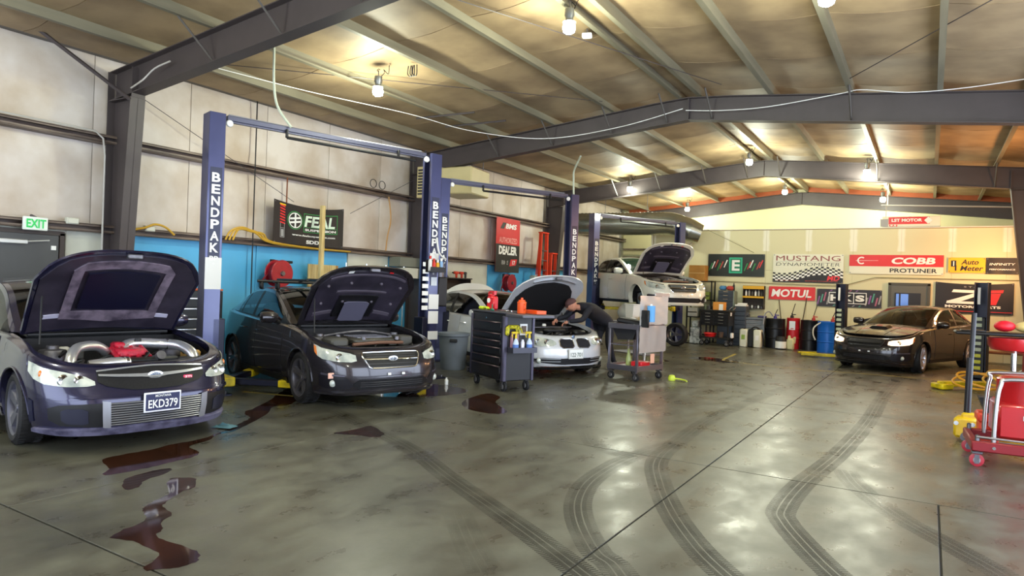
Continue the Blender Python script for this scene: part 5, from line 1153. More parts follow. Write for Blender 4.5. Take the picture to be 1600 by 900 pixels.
B().box((0, 0, .11), (.19, .11, .22), .025).box((-.03, 0, .235), (.10, .08, .05), .015).lathe([(.03, .24), (.03, .28), (.034, .28), (.034, .305), (.001, .305)], (.05, 0, 0), n=14).tube([(-.08, 0, .20), (-.095, 0, .27), (-.03, 0, .29), (.02, 0, .26)], .014, 8, smooth=4).build('jug_body', rj, j); B().lathe([(.001, -.001), (.04, -.001), (.04, .003)], (-.03, -.058, .15), 'y', 18).build('label_disc', WHITE, j)
gl = top(t, 'work_glove', 'yellow-green glove lying beside the red jug on the tool chest', 'glove', -.38, -.16, TZ, 20); gm_ = mat('hi_vis_glove', '#c4d62a', .6)
b = B().box((0, 0, .03), (.12, .10, .05), .02)
for k in range(4): b.tube([(.05, -.035+.024*k, .035), (.10, -.04+.026*k, .04), (.14+.01*(k % 2), -.045+.028*k, .02)], .012, 8)
b.tube([(-.01, .05, .03), (.04, .08, .03)], .012, 8).build('glove_body', gm_, gl)
cn = top(t, 'canister', 'orange lidded canister on the tool chest\'s side shelf', 'canister', .62, -.05, TZ-.01); om = mat('orange_plastic', '#ef5a1c', .4)
B().lathe([(.001, 0), (.062, 0), (.066, .01), (.066, .15), (.07, .155), (.07, .17), (.05, .18), (.05, .2), (.018, .205), (.018, .235), (.001, .235)], n=20).build('canister_body', om, cn)
B().tube([(.06, 0, .05), (.1, 0, .07), (.1, 0, .12), (.06, 0, .14)], .009, 6, smooth=4).build('handle', om, cn)
tr = top(t, 'parts_tray', 'flat orange parts tray on the side shelf at the right of the canister', 'tray', .64, .16, TZ-.01); B().box((0, 0, .006), (.40, .16, .012), .003).box((0, -.08, .025), (.40, .01, .05)).box((0, .08, .025), (.40, .01, .05)).box((.2, 0, .025), (.01, .16, .05)).box((-.2, 0, .025), (.01, .16, .05)).build('tray_body', om, tr)
for i in range(5): B().box((-.14+.07*i, 0, .022), (.05, .05, .03), .008).build('small_part', [WHITE, om, CASTM][i % 3], tr)
for i, (x, y, l) in enumerate(((.12, -.05, 'chrome ratchet lying on top of the black tool chest'), (.28, -.12, 'flat steel wrench lying on top of the black tool chest'))):
    q = top(t, 'hand_tool', l, 'tool', x, y, TZ, 25*i); B().box((0, 0, .008), (.22, .018, .012), .004).cyl((.11, 0, 0), (.11, 0, .02), .02, 12).build('tool_body', CHROME, q)
q = top(t, 'green_clamp', 'small green clamp on the edge of the tool chest', 'clamp', .0, -.2, TZ); B().box((0, 0, .015), (.1, .03, .03), .008).cyl((0, 0, 0), (0, 0, .1), .008, 8).build('clamp_body', mat('clamp_green', '#0f7a62', .4), q)
# on its side: magnetic tray with bottles, gloves, holder
sx_ = W_/2
q = top(t, 'spray_tray', 'grey magnetic tray on the tool chest side holding spray bottles', 'tray', sx_+.09, .0, .60); B().box((0, 0, .006), (.16, .42, .012)).box((.08, 0, .04), (.008, .42, .08)).box((0, -.21, .04), (.16, .008, .08)).box((0, .21, .04), (.16, .008, .08)).build('tray_body', mat('tray_grey', '#4b4b55', .4, .5), q)
def spray(label, y, x=0.):
    s_ = top(t, 'spray_bottle', label, 'bottle', sx_+.09+x, y, .614, group=None); cl = mat('milky_bottle', '#c9d6e8', .3, alpha=1)
    B().lathe([(.001, 0), (.042, 0), (.045, .01), (.045, .13), (.030, .17), (.016, .19), (.016, .21)], n=18).build('bottle_body', cl, s_); B().lathe([(.046, .03), (.0465, .03), (.0465, .11), (.046, .11)], n=18).build('label', mat('blue_label', '#5b7fc4', .5), s_)
    B().lathe([(.018, .20), (.02, .22), (.014, .25), (.014, .27)], n=12).box((0, -.02, .285), (.03, .11, .035), .01).tube([(0, -.055, .27), (0, -.07, .24), (0, -.055, .215)], .008, 6).build('trigger_head', mat('spray_yellow', '#e8c81a', .4), s_)
spray('spray bottle with yellow trigger in the tray, nearer the camera', -.12); spray('spray bottle with yellow trigger in the tray, nearer the silver-white sedan', .12)
q = top(t, 'aerosol_can', 'small white aerosol can between the two spray bottles', 'can', sx_+.09, 0, .614); B().lathe([(.001, 0), (.03, 0), (.032, .005), (.032, .14), (.02, .16), (.02, .18), (.001, .18)], n=16).build('can_body', mat('can_white', '#d5d2da', .3, .3), q)
q = top(t, 'work_glove', 'yellow gloves hung over the holder on the tool chest side', 'glove', sx_+.04, -.14, .88); b = B().box((0, 0, .10), (.06, .22, .06), .025).box((0, -.10, .04), (.05, .07, .14), .025)
for k in range(3): b.tube([(.01, .02+.04*k, .10), (.02, .05+.04*k, .06), (.02, .05+.045*k, -.02+.02*k)], .014, 8)
b.build('glove_body', mat('glove_yellow', '#d9cf22', .6, noise=.4, scale=30, dirt='#55501a'), q)
q = top(t, 'tissue_dispenser', 'pinkish boxed dispenser stuck to the tool chest side', 'dispenser', sx_+.03, -.11, .66); B().box((0, 0, .12), (.05, .12, .24), .006).build('dispenser_body', mat('dusty_pink', '#b98a96', .5), q); B().box((.028, 0, .12), (.004, .07, .18)).build('opening', BLACK, q)
q = top(t, 'framed_card', 'small white framed card on the tool chest side', 'card', sx_+.012, .06, .86); B().box((0, 0, .08), (.01, .13, .17), .002).build('card_frame', WHITE, q); B().box((.007, 0, .09), (.004, .09, .09)).build('card_print', mat('card_brown', '#57402a', .5), q); B().box((.007, 0, .03), (.004, .09, .015)).build('card_print', mat('card_yellow', '#d9b52a', .5), q)

# mechanic leaning into the engine bay
def skin_mesh(name, pts, edges, m, parent, sub=2, root=0):
    me = bpy.data.meshes.new(name); me.from_pydata([p[0] for p in pts], edges, []); o = bpy.data.objects.new(name, me); COL.objects.link(o)
    md = o.modifiers.new('skin', 'SKIN'); sv = me.skin_vertices[0].data
    for i, p in enumerate(pts): r_ = p[1]; sv[i].radius = (r_, r_) if not isinstance(r_, tuple) else r_; sv[i].use_root = i == root
    md.use_smooth_shade = True; sd = o.modifiers.new('sub', 'SUBSURF'); sd.levels = sub; sd.render_levels = sub
    dg = bpy.context.evaluated_depsgraph_get(); m2 = bpy.data.meshes.new_from_object(o.evaluated_get(dg)); o.modifiers.clear(); o.data = m2; m2.materials.clear(); m2.materials.append(m)
    o.parent = parent; return o
pr = thing('person', 'person in dark work clothes, cap and glasses bending over the silver-white sedan\'s engine', 'person', (-5.62, 12.55, 0), 0)
o_ = Vector((-5.62, 12.55, 0)); K = lambda x, y, z: tuple(Vector((x, y, z))-o_)
CLO = mat('dark_work_clothes', '#23242f', .8, noise=.25, scale=6); SKN = mat('skin_tone', '#c98a70', .5); SHO = mat('boot_black', '#151414', .6)
J = [(K(-5.50, 12.50, .98), .15), (K(-5.58, 12.34, 1.08), .155), (K(-5.66, 12.14, 1.17), .17), (K(-5.73, 11.97, 1.235), .15), (K(-5.78, 11.88, 1.26), .06),   # 0-4 pelvis..neck
     (K(-5.93, 12.05, 1.20), .075), (K(-6.05, 11.85, 1.02), .056), (K(-6.12, 11.66, .98), .043),      # 5-7 his right arm
     (K(-5.55, 11.86, 1.20), .075), (K(-5.60, 11.70, .99), .056), (K(-5.82, 11.56, .95), .043),       # 8-10 left arm
     (K(-5.60, 12.54, .90), .115), (K(-5.62, 12.42, .50), .078), (K(-5.66, 12.58, .12), .055),        # right leg
     (K(-5.42, 12.60, .90), .115), (K(-5.42, 12.56, .50), .078), (K(-5.40, 12.80, .12), .055)]        # left leg
E_ = [(0, 1), (1, 2), (2, 3), (3, 4), (3, 5), (5, 6), (6, 7), (3, 8), (8, 9), (9, 10), (0, 11), (11, 12), (12, 13), (0, 14), (14, 15), (15, 16)]
skin_mesh('body', J, E_, CLO, pr)
hc = Vector(K(-5.88, 11.76, 1.26))    # head, looking down and left
fd = Vector((-.62, -.52, -.42)).normalized(); upv = (Vector((0, 0, 1))-fd*fd.z).normalized(); rt = fd.cross(upv)
def hp(a, b_, c_): return hc+rt*a+fd*b_+upv*c_
def hball(name, m, c_, sc, n=20, cut=None, par=None):
    b = B(); pr_ = [(math.sin(math.pi*i/12), -math.cos(math.pi*i/12)) for i in range(13)]; V = []
    for q_, h_ in pr_:
        for k in range(n):
            a = 2*math.pi*k/n; x, y, z = q_*math.cos(a), q_*math.sin(a), h_
            if cut and z < cut: z = cut
            V.append(hp(c_[0]+x*sc[0], c_[1]+y*sc[1]*(1-.12*max(0, -z)), c_[2]+z*sc[2]))
    b.add(V, [(i*n+k, i*n+(k+1) % n, (i+1)*n+(k+1) % n, (i+1)*n+k) for i in range(12) for k in range(n)]); return b.build(name, m, par or pr)
hd = hball('head', SKN, (0, 0, 0), (.086, .108, .128)); B().tube([hc-upv*.05-fd*.03, Vector(K(-5.76, 11.91, 1.22))], .055, 12).build('neck', SKN, hd)
B().tube([hp(0, .095, .0), hp(0, .118, -.03), hp(0, .10, -.045)], [.010, .016, .012], 8).build('nose', SKN, hd)
B().tube([hp(-.025, .088, -.065), hp(0, .096, -.067), hp(.025, .088, -.065)], .006, 6).build('mouth', mat('lip', '#8e4a44', .5), hd)
for sg in (-1, 1):
    B().ball(hp(sg*.08, -.0, -.01), .022, 10, (.6, .8, 1.2)).build('ear', SKN, hd); B().box(hp(sg*.033, .094, .012), (.05, .05, .032), .014).build('sunglass_lens', mat('dark_lens', '#0a0a0d', .1, coat=1), hd)
hball('beard', mat('stubble', '#8c6250', .8), (0, .012, -.055), (.07, .085, .062), par=hd)
cp = hball('cap', mat('brown_cap', '#5b3a38', .8, noise=.3, scale=20), (0, -.005, .03), (.096, .12, .108), cut=-.05); b = B()
bill = [[hp(x*.08, .07+.085*k*(1-.25*x*x), .045-.012*k-.015*x*x) for x in (-1, -.5, 0, .5, 1)] for k in (0, .5, 1)]; b.grid(bill); b.grid([[p-upv*.006 for p in r] for r in bill]); b.build('cap_bill', mat('brown_cap', '', .8), cp)
def hand(base, dr, up_, sgn):
    dr = Vector(dr).normalized(); up_ = Vector(up_); up_ = (up_-dr*up_.dot(dr)).normalized(); sd = dr.cross(up_); base = Vector(base)
    pts = [(base, .030), (base+dr*.045, (.024, .036)), (base+dr*.085, (.018, .038))]; ed = [(0, 1), (1, 2)]
    ob = skin_mesh('hand', [(tuple(p), r) for p, r in pts], ed, SKN, pr, 1)
    for k, (ln_, o2) in enumerate(((.060, -.028), (.070, -.009), (.066, .010), (.050, .028))):
        a = base+dr*.08+sd*o2; b_ = B().tube([a, a+dr*ln_*.45-up_*.006, a+dr*ln_*.75-up_*.026, a+dr*ln_*.85-up_*.048], [.010, .0095, .009, .007], 8, smooth=3); b_.build('finger', SKN, ob)
    a = base+dr*.03+sd*sgn*.03; B().tube([a, a+dr*.03+sd*sgn*.022-up_*.012, a+dr*.055+sd*sgn*.02-up_*.03], [.012, .011, .008], 8, smooth=3).build('thumb', SKN, ob)
hand(K(-6.125, 11.65, .975), (-.25, -.8, -.45), (0, 0, 1), -1); hand(K(-5.83, 11.555, .945), (-.8, -.45, -.3), (0, 0, 1), 1)
for (x, y), a in (((-5.66, 12.52), -100), ((-5.40, 12.74), -95)):
    rm = Matrix.Rotation(R(a), 3, 'Z'); B().box(K(x, y, .05), (.28, .10, .09), .035, rm).box(Vector(K(x, y, .11))-rm @ Vector((.07, 0, 0)), (.12, .1, .12), .035, rm).build('shoe', SHO, pr)

# steel utility cart
SS = mat('stainless', '#d9d2cd', .25, .55, noise=.18, scale=3, stretch=(1, 1, .15), bump=.05); SSD = mat('dull_stainless', '#8a8794', .35, .9)
t = thing('utility_cart', 'stainless steel rolling cart with upright reflective side panels, right of the person', 'cart', (-4.50, 11.66, 0), -12)
W_, D_, H_ = .58, .80, .95
for x in (-W_/2, W_/2):
    for y in (-D_/2, D_/2): B().box((x, y, .56), (.045, .045, .84), .004).build('leg', SSD, t); caster(t, x*.9, y*.94, .065)
for z, m in ((H_, mat('mat_black', '#16161c', .6)), (.22, SSD)):
    B().box((0, 0, z), (W_+.05, D_+.05, .02)).box((0, -D_/2-.02, z-.0), (W_+.05, .02, .09)).box((0, D_/2+.02, z), (W_+.05, .02, .09)).box((W_/2+.02, 0, z), (.02, D_+.05, .09)).box((-W_/2-.02, 0, z), (.02, D_+.05, .09)).build('shelf', SSD, t)
B().box((0, 0, H_+.015), (W_-.02, D_-.02, .012)).build('top_liner', mat('mat_black', '', .6), t)
B().box((0, -D_/2, .62), (W_, .012, .02)).box((-W_/2, 0, .62), (.012, D_, .02)).build('rail', SSD, t)
def wavy(name, x, y0, y1, z0, z1, m, amp=.02):
    b = B(); rows = [[(x+amp*math.sin(i*1.1)*math.sin(math.pi*j/8)+.004*math.sin(j*2+i), y0+(y1-y0)*i/12, z0+(z1-z0)*j/8) for j in range(9)] for i in range(13)]
    b.grid(rows); b.grid([[(p[0]-.004, p[1], p[2]) for p in r] for r in rows]); return b.build(name, m, t)
wavy('side_panel', W_/2+.05, -D_/2-.02, D_/2+.05, .50, .97, SS, .012); wavy('side_panel', W_/2+.03, -D_/2, D_/2+.12, .985, 1.50, mat('brushed_panel', '#d2cdc6', .35, .4), .004)
B().box((W_/2+.02, .33, 1.52), (.02, .5, .08), .006).build('panel_flange', SS, t)
q = top(t, 'paper_roll', 'blue roll of shop paper in front of the cart\'s upright panel', 'roll', W_/2+.14, -.22, 1.05); B().lathe([(.001, 0), (.07, 0), (.07, .28), (.001, .28)], n=20).build('roll', mat('blue_paper', '#5fa2de', .6), q); B().lathe([(.001, .281), (.02, .281), (.02, .31), (.001, .31)], n=10).build('core', WHITE, q)
B().box((0, 0, .05), (.16, .05, .3), .01).box((0, -.03, .08), (.05, .01, .1)).build('holder', BLACK, top(t, 'roll_holder', 'black holder behind the blue paper roll on the cart', 'holder', W_/2+.09, -.33, 1.05))
q = top(t, 'tool_case', 'black fabric tool case lying on the steel cart top', 'case', -.05, -.1, H_+.022, 15); B().box((0, 0, .05), (.46, .32, .09), .03, Matrix.Rotation(.12, 3, 'Y')).build('case_body', mat('mat_black', '', .6), q); B().box((.06, -.05, .115), (.1, .05, .004), 0, Matrix.Rotation(.12, 3, 'Y')).build('case_mark', WHITE, q)
q = top(t, 'black_hopper', 'black plastic hopper hung under the cart top', 'hopper', -.02, -.05, .72); B().prism([(-.26, .2), (.26, .2), (.18, 0), (-.14, -.02)], -.3, .3, lambda x, z, h: (x, h, z)).build('hopper_body', mat('mat_black', '', .6), q)
q = top(t, 'red_box', 'small red box on the cart\'s bottom shelf', 'box', .14, -.05, .235); B().box((0, 0, .045), (.22, .3, .09), .015).build('box_body', rj, q)
q = top(t, 'bottle', 'clear bottle with yellow-green neck on the cart\'s bottom shelf', 'bottle', -.08, -.1, .235); B().lathe([(.001, 0), (.05, 0), (.055, .1), (.03, .2), (.02, .3), (.001, .3)], n=16).build('bottle_body', mat('pale_green_bottle', '#a3b06a', .3), q)
q = top(t, 'orange_tag', 'peach cloth tag hanging under the cart\'s side panel', 'cloth', W_/2+.06, .0, .30); B().box((0, 0, .09), (.02, .12, .17), .006).build('cloth', mat('peach_cloth', '#e0a98c', .7), q)
q = top(t, 'floor_plug', 'yellow-green hose fitting on the floor right of the steel cart', 'fitting', .55, .35, 0); B().lathe([(.001, 0), (.06, 0), (.07, .04), (.05, .09), (.02, .1), (.001, .1)], n=16).tube([(.05, 0, .04), (.2, .05, .03), (.3, .0, .02)], .015, 6, smooth=4).build('fitting_body', mat('lime', '#c3d43a', .5), q)
# steel work table behind the person
t = thing('work_table', 'steel work table between the person and the steel cart', 'table', (-5.35, 13.85, 0), -25)
B().box((0, 0, .90), (1.1, .6, .03), .004).box((0, -.29, .86), (1.1, .02, .07)).build('table_top', SSD, t); B().box((0, 0, .25), (1.05, .55, .02)).build('lower_shelf', SSD, t)
for x in (-.52, .52):
    for y in (-.27, .27): B().box((x, y, .45), (.035, .035, .9), .004).build('leg', mat('leg_grey', '#a9a6a8', .4, .6), t)
q = top(t, 'plastic_bag', 'crumpled clear-grey plastic bag on the steel work table', 'bag', -.38, 0, .915); b = B(); b.ball((0, 0, .19), .2, 14, (.8, .6, 1)); b.v = [(x*(1+.2*math.sin(13*z+5*x)), y*(1+.2*math.sin(11*z)), max(0, z)+.01*math.sin(40*x)) for x, y, z in b.v]; b.build('bag_body', mat('grey_film', '#9fa09a', .25, coat=.5), q)
q = top(t, 'bin', 'white plastic bin on the steel work table', 'bin', -.1, 0, .915); B().prism([(-.10, 0), (.10, 0), (.13, .36), (-.13, .36)], -.13, .13, lambda x, z, h: (x, h, z)).box((0, 0, .365), (.29, .29, .02), .006).build('bin_body', mat('bin_white', '#dddbd2', .4), q)
for i, (x, c_, l) in enumerate(((.2, '#dcb91a', 'yellow case on the steel work table'), (.4, '#222228', 'black box on the steel work table'))):
    q = top(t, 'case', l, 'case', x, .05, .915); B().box((0, 0, .06), (.17, .22, .12), .015).build('case_body', mat('case%d' % i, c_, .5), q); B().tube([(-.04, -.11, .08), (-.03, -.13, .1), (.03, -.13, .1), (.04, -.11, .08)], .007, 6).build('handle', BLACK, q)
q = thing('broom', 'white-handled broom leaning on the steel work table', 'broom', (-4.95, 13.3, 0), -20); B().tube([(0, 0, .02), (0, .12, 1.15)], .014, 8).build('handle', WHITE, q); B().box((0, 0, .04), (.3, .06, .08), .01).build('brush', BLACK, q)
# grey trash can and yellow jump pack
q = thing('trash_can', 'large grey trash can left of the black tool chest', 'trash can', (-7.55, 10.25, 0)); gm = mat('bin_grey', '#6f767f', .5, noise=.15, scale=5)
B().lathe([(.001, 0), (.22, 0), (.23, .02), (.275, .62), (.30, .63), (.30, .68), (.285, .68), (.26, .62), (.21, .03), (.001, .03)], n=32).build('can_body', gm, q); B().box((.17, -.235, .55), (.14, .03, .06), .01, Matrix.Rotation(.6, 3, 'Z')).build('handle', BLACK, q)
q = thing('jump_pack', 'yellow and black wheeled jump pack beside the grey trash can', 'charger', (-7.0, 10.2, 0), -20); B().box((0, 0, .27), (.2, .14, .14), .02).build('charger_body', mat('pack_yellow', '#e0d01c', .4), q); B().box((0, 0, .14), (.3, .24, .08), .015).tube([(-.08, 0, .33), (-.08, 0, .42), (.08, 0, .42), (.08, 0, .33)], .012, 6).build('charger_base', BLACK, q)
for x in (-.1, .1):
    for y in (-.08, .08): caster(q, x, y, .035)
# stand-alone loose wheel leaning in front of the third lift
def loose_wheel(loc, rot, label):
    t = thing('wheel', label, 'wheel', loc, rot); r = .34
    B().lathe([(.23, -.09), (.25, -.11), (r-.03, -.115), (r, -.08), (r, .08), (r-.03, .115), (.25, .11), (.23, .09)], (0, 0, r), 'y', 44, close=True).build('tyre', mat('tyre', '', .7), t)
    b = B(); b.lathe([(.215, -.08), (.232, -.1), (.232, .09), (.215, .06)], (0, 0, r), 'y', 40, close=True)
    for k in range(5):
        for d in (-.13, .13):
            a = 1.2566*k+d; ca, sa = math.cos(a), math.sin(a); b.tube([(.05*ca, -.07, r+.05*sa), (.22*ca, -.085, r+.22*sa)], [.016, .013], 6)
    b.lathe([(.001, -.08), (.05, -.08), (.06, -.03), (.06, .02)], (0, 0, r), 'y', 18).build('rim', mat('gunmetal_alloy', '', .3), t)
loose_wheel((-6.28, 19.45, 0), -5, 'loose black tyre on a dark spoked wheel standing under the raised white sedan')
# ================================================================== back wall
WY = YP-.03
def onback(name, label, cat, x, z, off=.0): return thing(name, label, cat, (x, WY-off, z), 0)
def bb_(label, x0, z0, x1, z1, m, **k): return banner('banner', label, ((x0+x1)/2, WY, z0), 0, x1-x0, z1-z0, m, **k)
DGB = mat('dark_green_banner', '#1e2522', .5)
t, T, Q, F = bb_('dark banner with a green square E emblem between slanted coloured bars', -6.17, 2.14, -4.41, 2.85, DGB)
Q('emblem', TEAL, rect(-.21, .10, .20, .60), .004); Q('emblem', mat('teal_dark', '#157a5a', .5), rect(-.17, .14, .16, .56), .006)
for r_ in (rect(-.12, .18, -.04, .52), rect(-.10, .18, .12, .25), rect(-.10, .315, .12, .385), rect(-.10, .45, .12, .52)): Q('emblem', WHITE, r_, .008)
for i, (x, c_) in enumerate(((-.80, GRN), (-.72, WHITE), (-.62, mat('red_line', '#b8453a', .5)), (-.54, GRN), (-.46, mat('red_line', '', .5)), (-.33, WHITE), (.30, GRN), (.40, mat('red_line', '', .5)), (.47, WHITE), (.54, GRN), (.68, mat('red_line', '', .5)), (.76, RED))):
    dz = .05*(i % 3); Q('slanted_bar', c_, [(x-.05, .18+dz), (x-.02, .18+dz), (x+.08, .42+dz), (x+.04, .42+dz)], .004)
t, T, Q, F = bb_('white banner with maroon title and a checkered flag, on the back wall', -4.16, 2.0, -2.19, 2.86, mat('off_white_banner', '#e2e2cc', .5))
T('MUSTANG', mat('maroon_print', '#8a3a38', .5), 0, .735, 1.80, .155, .0); T('DYNAMOMETER', DARK, 0, .55, 1.80, .10, -.01, .15); Q('rule', GREYP, rect(-.92, .63, .92, .637))
Q('black_field', DARK, rect(-.985, 0, .985, .10), .003)
def wv(x): return .20+.08*math.sin((x+.15)*3.2)+.05*x
rows = []
bb = B(); n = 26
for i in range(n):
    x0, x1 = -.985+1.97*i/n, -.985+1.97*(i+1)/n
    bb.add([F(x0, .09, .003), F(x1, .09, .003), F(x1, wv(x1)+.0, .003), F(x0, wv(x0), .003)], [(0, 1, 2, 3)])
bb.build('black_field', DARK, t, recalc=False); bb = B()
for i in range(n):
    for j in range(5):
        if (i+j) % 2: continue
        x0, x1 = -.985+1.97*i/n, -.985+1.97*(i+1)/n; a = -.06+.05*j; bb.add([F(x0, wv(x0)+a, .005), F(x1, wv(x1)+a, .005), F(x1, wv(x1)+a+.05, .005), F(x0, wv(x0)+a+.05, .005)], [(0, 1, 2, 3)])
bb.build('checkered_flag', [DARK], t, recalc=False); bb = B()
for i in range(n):
    for j in range(3):
        if not (i+j) % 2: continue
        x0, x1 = -.985+1.97*i/n, -.985+1.97*(i+1)/n; a = -.06+.05*j; bb.add([F(x0, wv(x0)+a, .006), F(x1, wv(x1)+a, .006), F(x1, wv(x1)+a+.05, .006), F(x0, wv(x0)+a+.05, .006)], [(0, 1, 2, 3)])
bb.build('checkered_flag', [WHITE], t, recalc=False)
T('MD', RED, .73, .145, .36, .14, .03, .2, .009); T('www.mustangdyne.com', mat('red_line', '', .5), -.55, .05, .7, .03, .01, 0, .006); T('MUSTANG DYNAMOMETER', mat('red_line', '', .5), .4, .05, .9, .03, .01, 0, .006)
t, T, Q, F = bb_('plain red banner with five bold white letters, right of the yellow wall shelf', -4.26, 1.46, -2.93, 1.86, REDV); T('MOTUL', WHITE, 0, .20, 1.18, .24, .03, .15)
t, T, Q, F = bb_('dark banner with purple and green streaks and three white-framed letters', -2.88, 1.31, -1.17, 1.83, mat('streak_dark', '#26212b', .5))
for i in range(20):
    x = -.82+.085*i; 
    if -.5 < x < .32: zr = (.02, .06) if i % 2 else (.46, .50)
    else: zr = (.06+.05*(i % 3), .30+.06*(i % 3))
    Q('streak', [mat('streak_purple', '#8a5a9a', .5), mat('streak_green', '#4f9a86', .5), mat('streak_pink', '#b0647e', .5), GREYP][i % 4], [(x-.03, zr[0]), (x+.01, zr[0]), (x+.06, zr[1]), (x+.02, zr[1])], .003)
for r_ in (rect(-.53, .10, .47, .43),): Q('frame', WHITE, r_, .004)
for x0, x1 in ((-.51, -.20), (-.18, .125), (.145, .45)): Q('letter_panel', DARK, rect(x0, .12, x1, .41), .0055)
T('H', WHITE, -.355, .265, .26, .19, .05, 0, .008); T('K', WHITE, -.03, .265, .26, .19, .05, 0, .008); T('S', WHITE, .30, .265, .24, .19, .05, 0, .008)
t, T, Q, F = bb_('long banner, red upper half and white lower half, above the grey door', -2.04, 2.30, .30, 2.85, mat('off_white_banner', '', .5))
Q('red_field', REDV, rect(-1.17, .22, 1.17, .55)); T('COBB', WHITE, .45, .385, 1.12, .19, .04, .25, .006); T('PROTUNER', DARK, .45, .11, 1.15, .12, .02, 0, .004)
bb = B()
for i in range(20):
    a0, a1 = R(50+260*i/20), R(50+260*(i+1)/20); bb.add([F(-.85+.11*math.cos(a0), .385+.11*math.sin(a0), .006), F(-.85+.11*math.cos(a1), .385+.11*math.sin(a1), .006), F(-.85+.075*math.cos(a1), .385+.075*math.sin(a1), .006), F(-.85+.075*math.cos(a0), .385+.075*math.sin(a0), .006)], [(0, 1, 2, 3)])
bb.build('emblem', WHITE, t, recalc=False); Q('emblem', WHITE, [(-1.0, .375), (-.42, .385), (-.42, .39), (-1.0, .385)], .006)
t, T, Q, F = bb_('yellow banner with black italic letters on the back wall', .41, 2.38, 1.25, 2.79, mat('yellow_vinyl', '#f0b81e', .5))
T('Auto', DARK, .08, .29, .42, .14, .02, .25); T('Meter', DARK, .12, .12, .54, .14, .02, .25); Q('emblem', DARK, rect(-.36, .16, -.24, .33), .004); Q('emblem', WHITE, rect(-.31, .18, -.285, .31), .006); Q('emblem', DARK, rect(-.27, .05, -.23, .2), .004)
t, T, Q, F = bb_('small dark banner right of the yellow banner', 1.26, 2.36, 1.97, 2.79, DARK); T('INFINITY', WHITE, 0, .26, .56, .06, .01, .2); T('PERFORMANCE', WHITE, 0, .12, .56, .04, .02)
t, T, Q, F = bb_('large black banner with white Z and red 1, right of the grey door', .13, 1.27, 1.89, 2.12, DARK, sag=.05)
Q('emblem', WHITE, [(-.50, .60), (.22, .60), (.34, .68), (-.46, .68)], .004); Q('emblem', WHITE, [(-.60, .34), (.02, .60), (.26, .60), (-.30, .34)], .004); Q('emblem', WHITE, [(-.62, .28), (.18, .28), (.14, .35), (-.60, .35)], .004)
Q('emblem', RED, [(.30, .27), (.50, .27), (.60, .58), (.38, .58)], .004); Q('emblem', RED, [(.30, .60), (.64, .60), (.66, .68), (.34, .68)], .004)
T('MOTORSPORTS', WHITE, -.02, .20, 1.25, .07, .04); Q('rule', REDV, rect(-.8, .06, .85, .075)); T('S T A R', GREYP, 0, .77, .45, .04, .02)
d2 = struct(thing('door_2', None, None, (-.5, WY, 0), 0))
B().box((0, -.01, 1.0), (.9, .04, 2.0), .004).build('door_leaf', mat('door_taupe', '#5d5d54', .5), d2); B().box((-.48, -.01, 1.02), (.07, .08, 2.04)).box((.48, -.01, 1.02), (.07, .08, 2.04)).box((0, -.01, 2.03), (1.03, .08, .07)).build('door_frame', mat('frame_olive', '#4a493e', .5), d2)
B().box((-.03, -.035, 1.5), (.64, .02, .56)).build('window_frame', mat('frame_black', '#1c1b22', .5), d2); B().box((-.16, -.047, 1.5), (.30, .006, .5)).build('pane', mat('blue_lit_pane', '#4a7ad0', .15, emit='#3c6cd0', es=.25), d2); B().box((-.22, -.052, 1.5), (.04, .006, .5)).build('mullion', mat('frame_black', '', .5), d2)  # blue light of the room behind put into the pane's colour and glow
b = B(); b.tube([(-7.6, WY-.03, 2.0), (-3.0, WY-.03, 1.93), (-2.2, WY-.03, 1.93), (-1.35, WY-.03, 2.2), (2.3, WY-.03, 2.2)], .012, 6); tag(b.build('conduit', mat('conduit_olive', '#8c8660', .5)), 'thin conduit running across the whole back wall between the banner rows', 'conduit')
t = thing('ledge_banner', 'red and white lettered box banner lying on top of the back room', 'banner', (-.52, WY+.12, 3.65), 0)
B().box((0, 0, .15), (1.42, .2, .30), .01).build('box_body', mat('off_white_banner', '', .5), t); B().box((-.05, -.105, .18), (1.0, .006, .2)).build('red_field', REDV, t); B().box((-.66, -.105, .12), (.2, .006, .22)).build('grey_end', GREYP, t)
text('LST MOTOR', WHITE, t, (-.1, -.112, .19), .75, .09, bold=.04); text('U.I', RED, t, (-.43, -.106, .04), .2, .06, bold=.03); B().prism([(.32, .18), (.42, .28), (.52, .18), (.42, .08)], -.115, -.108, lambda x, z, h: (x, h, z)).build('diamond', WHITE, t)
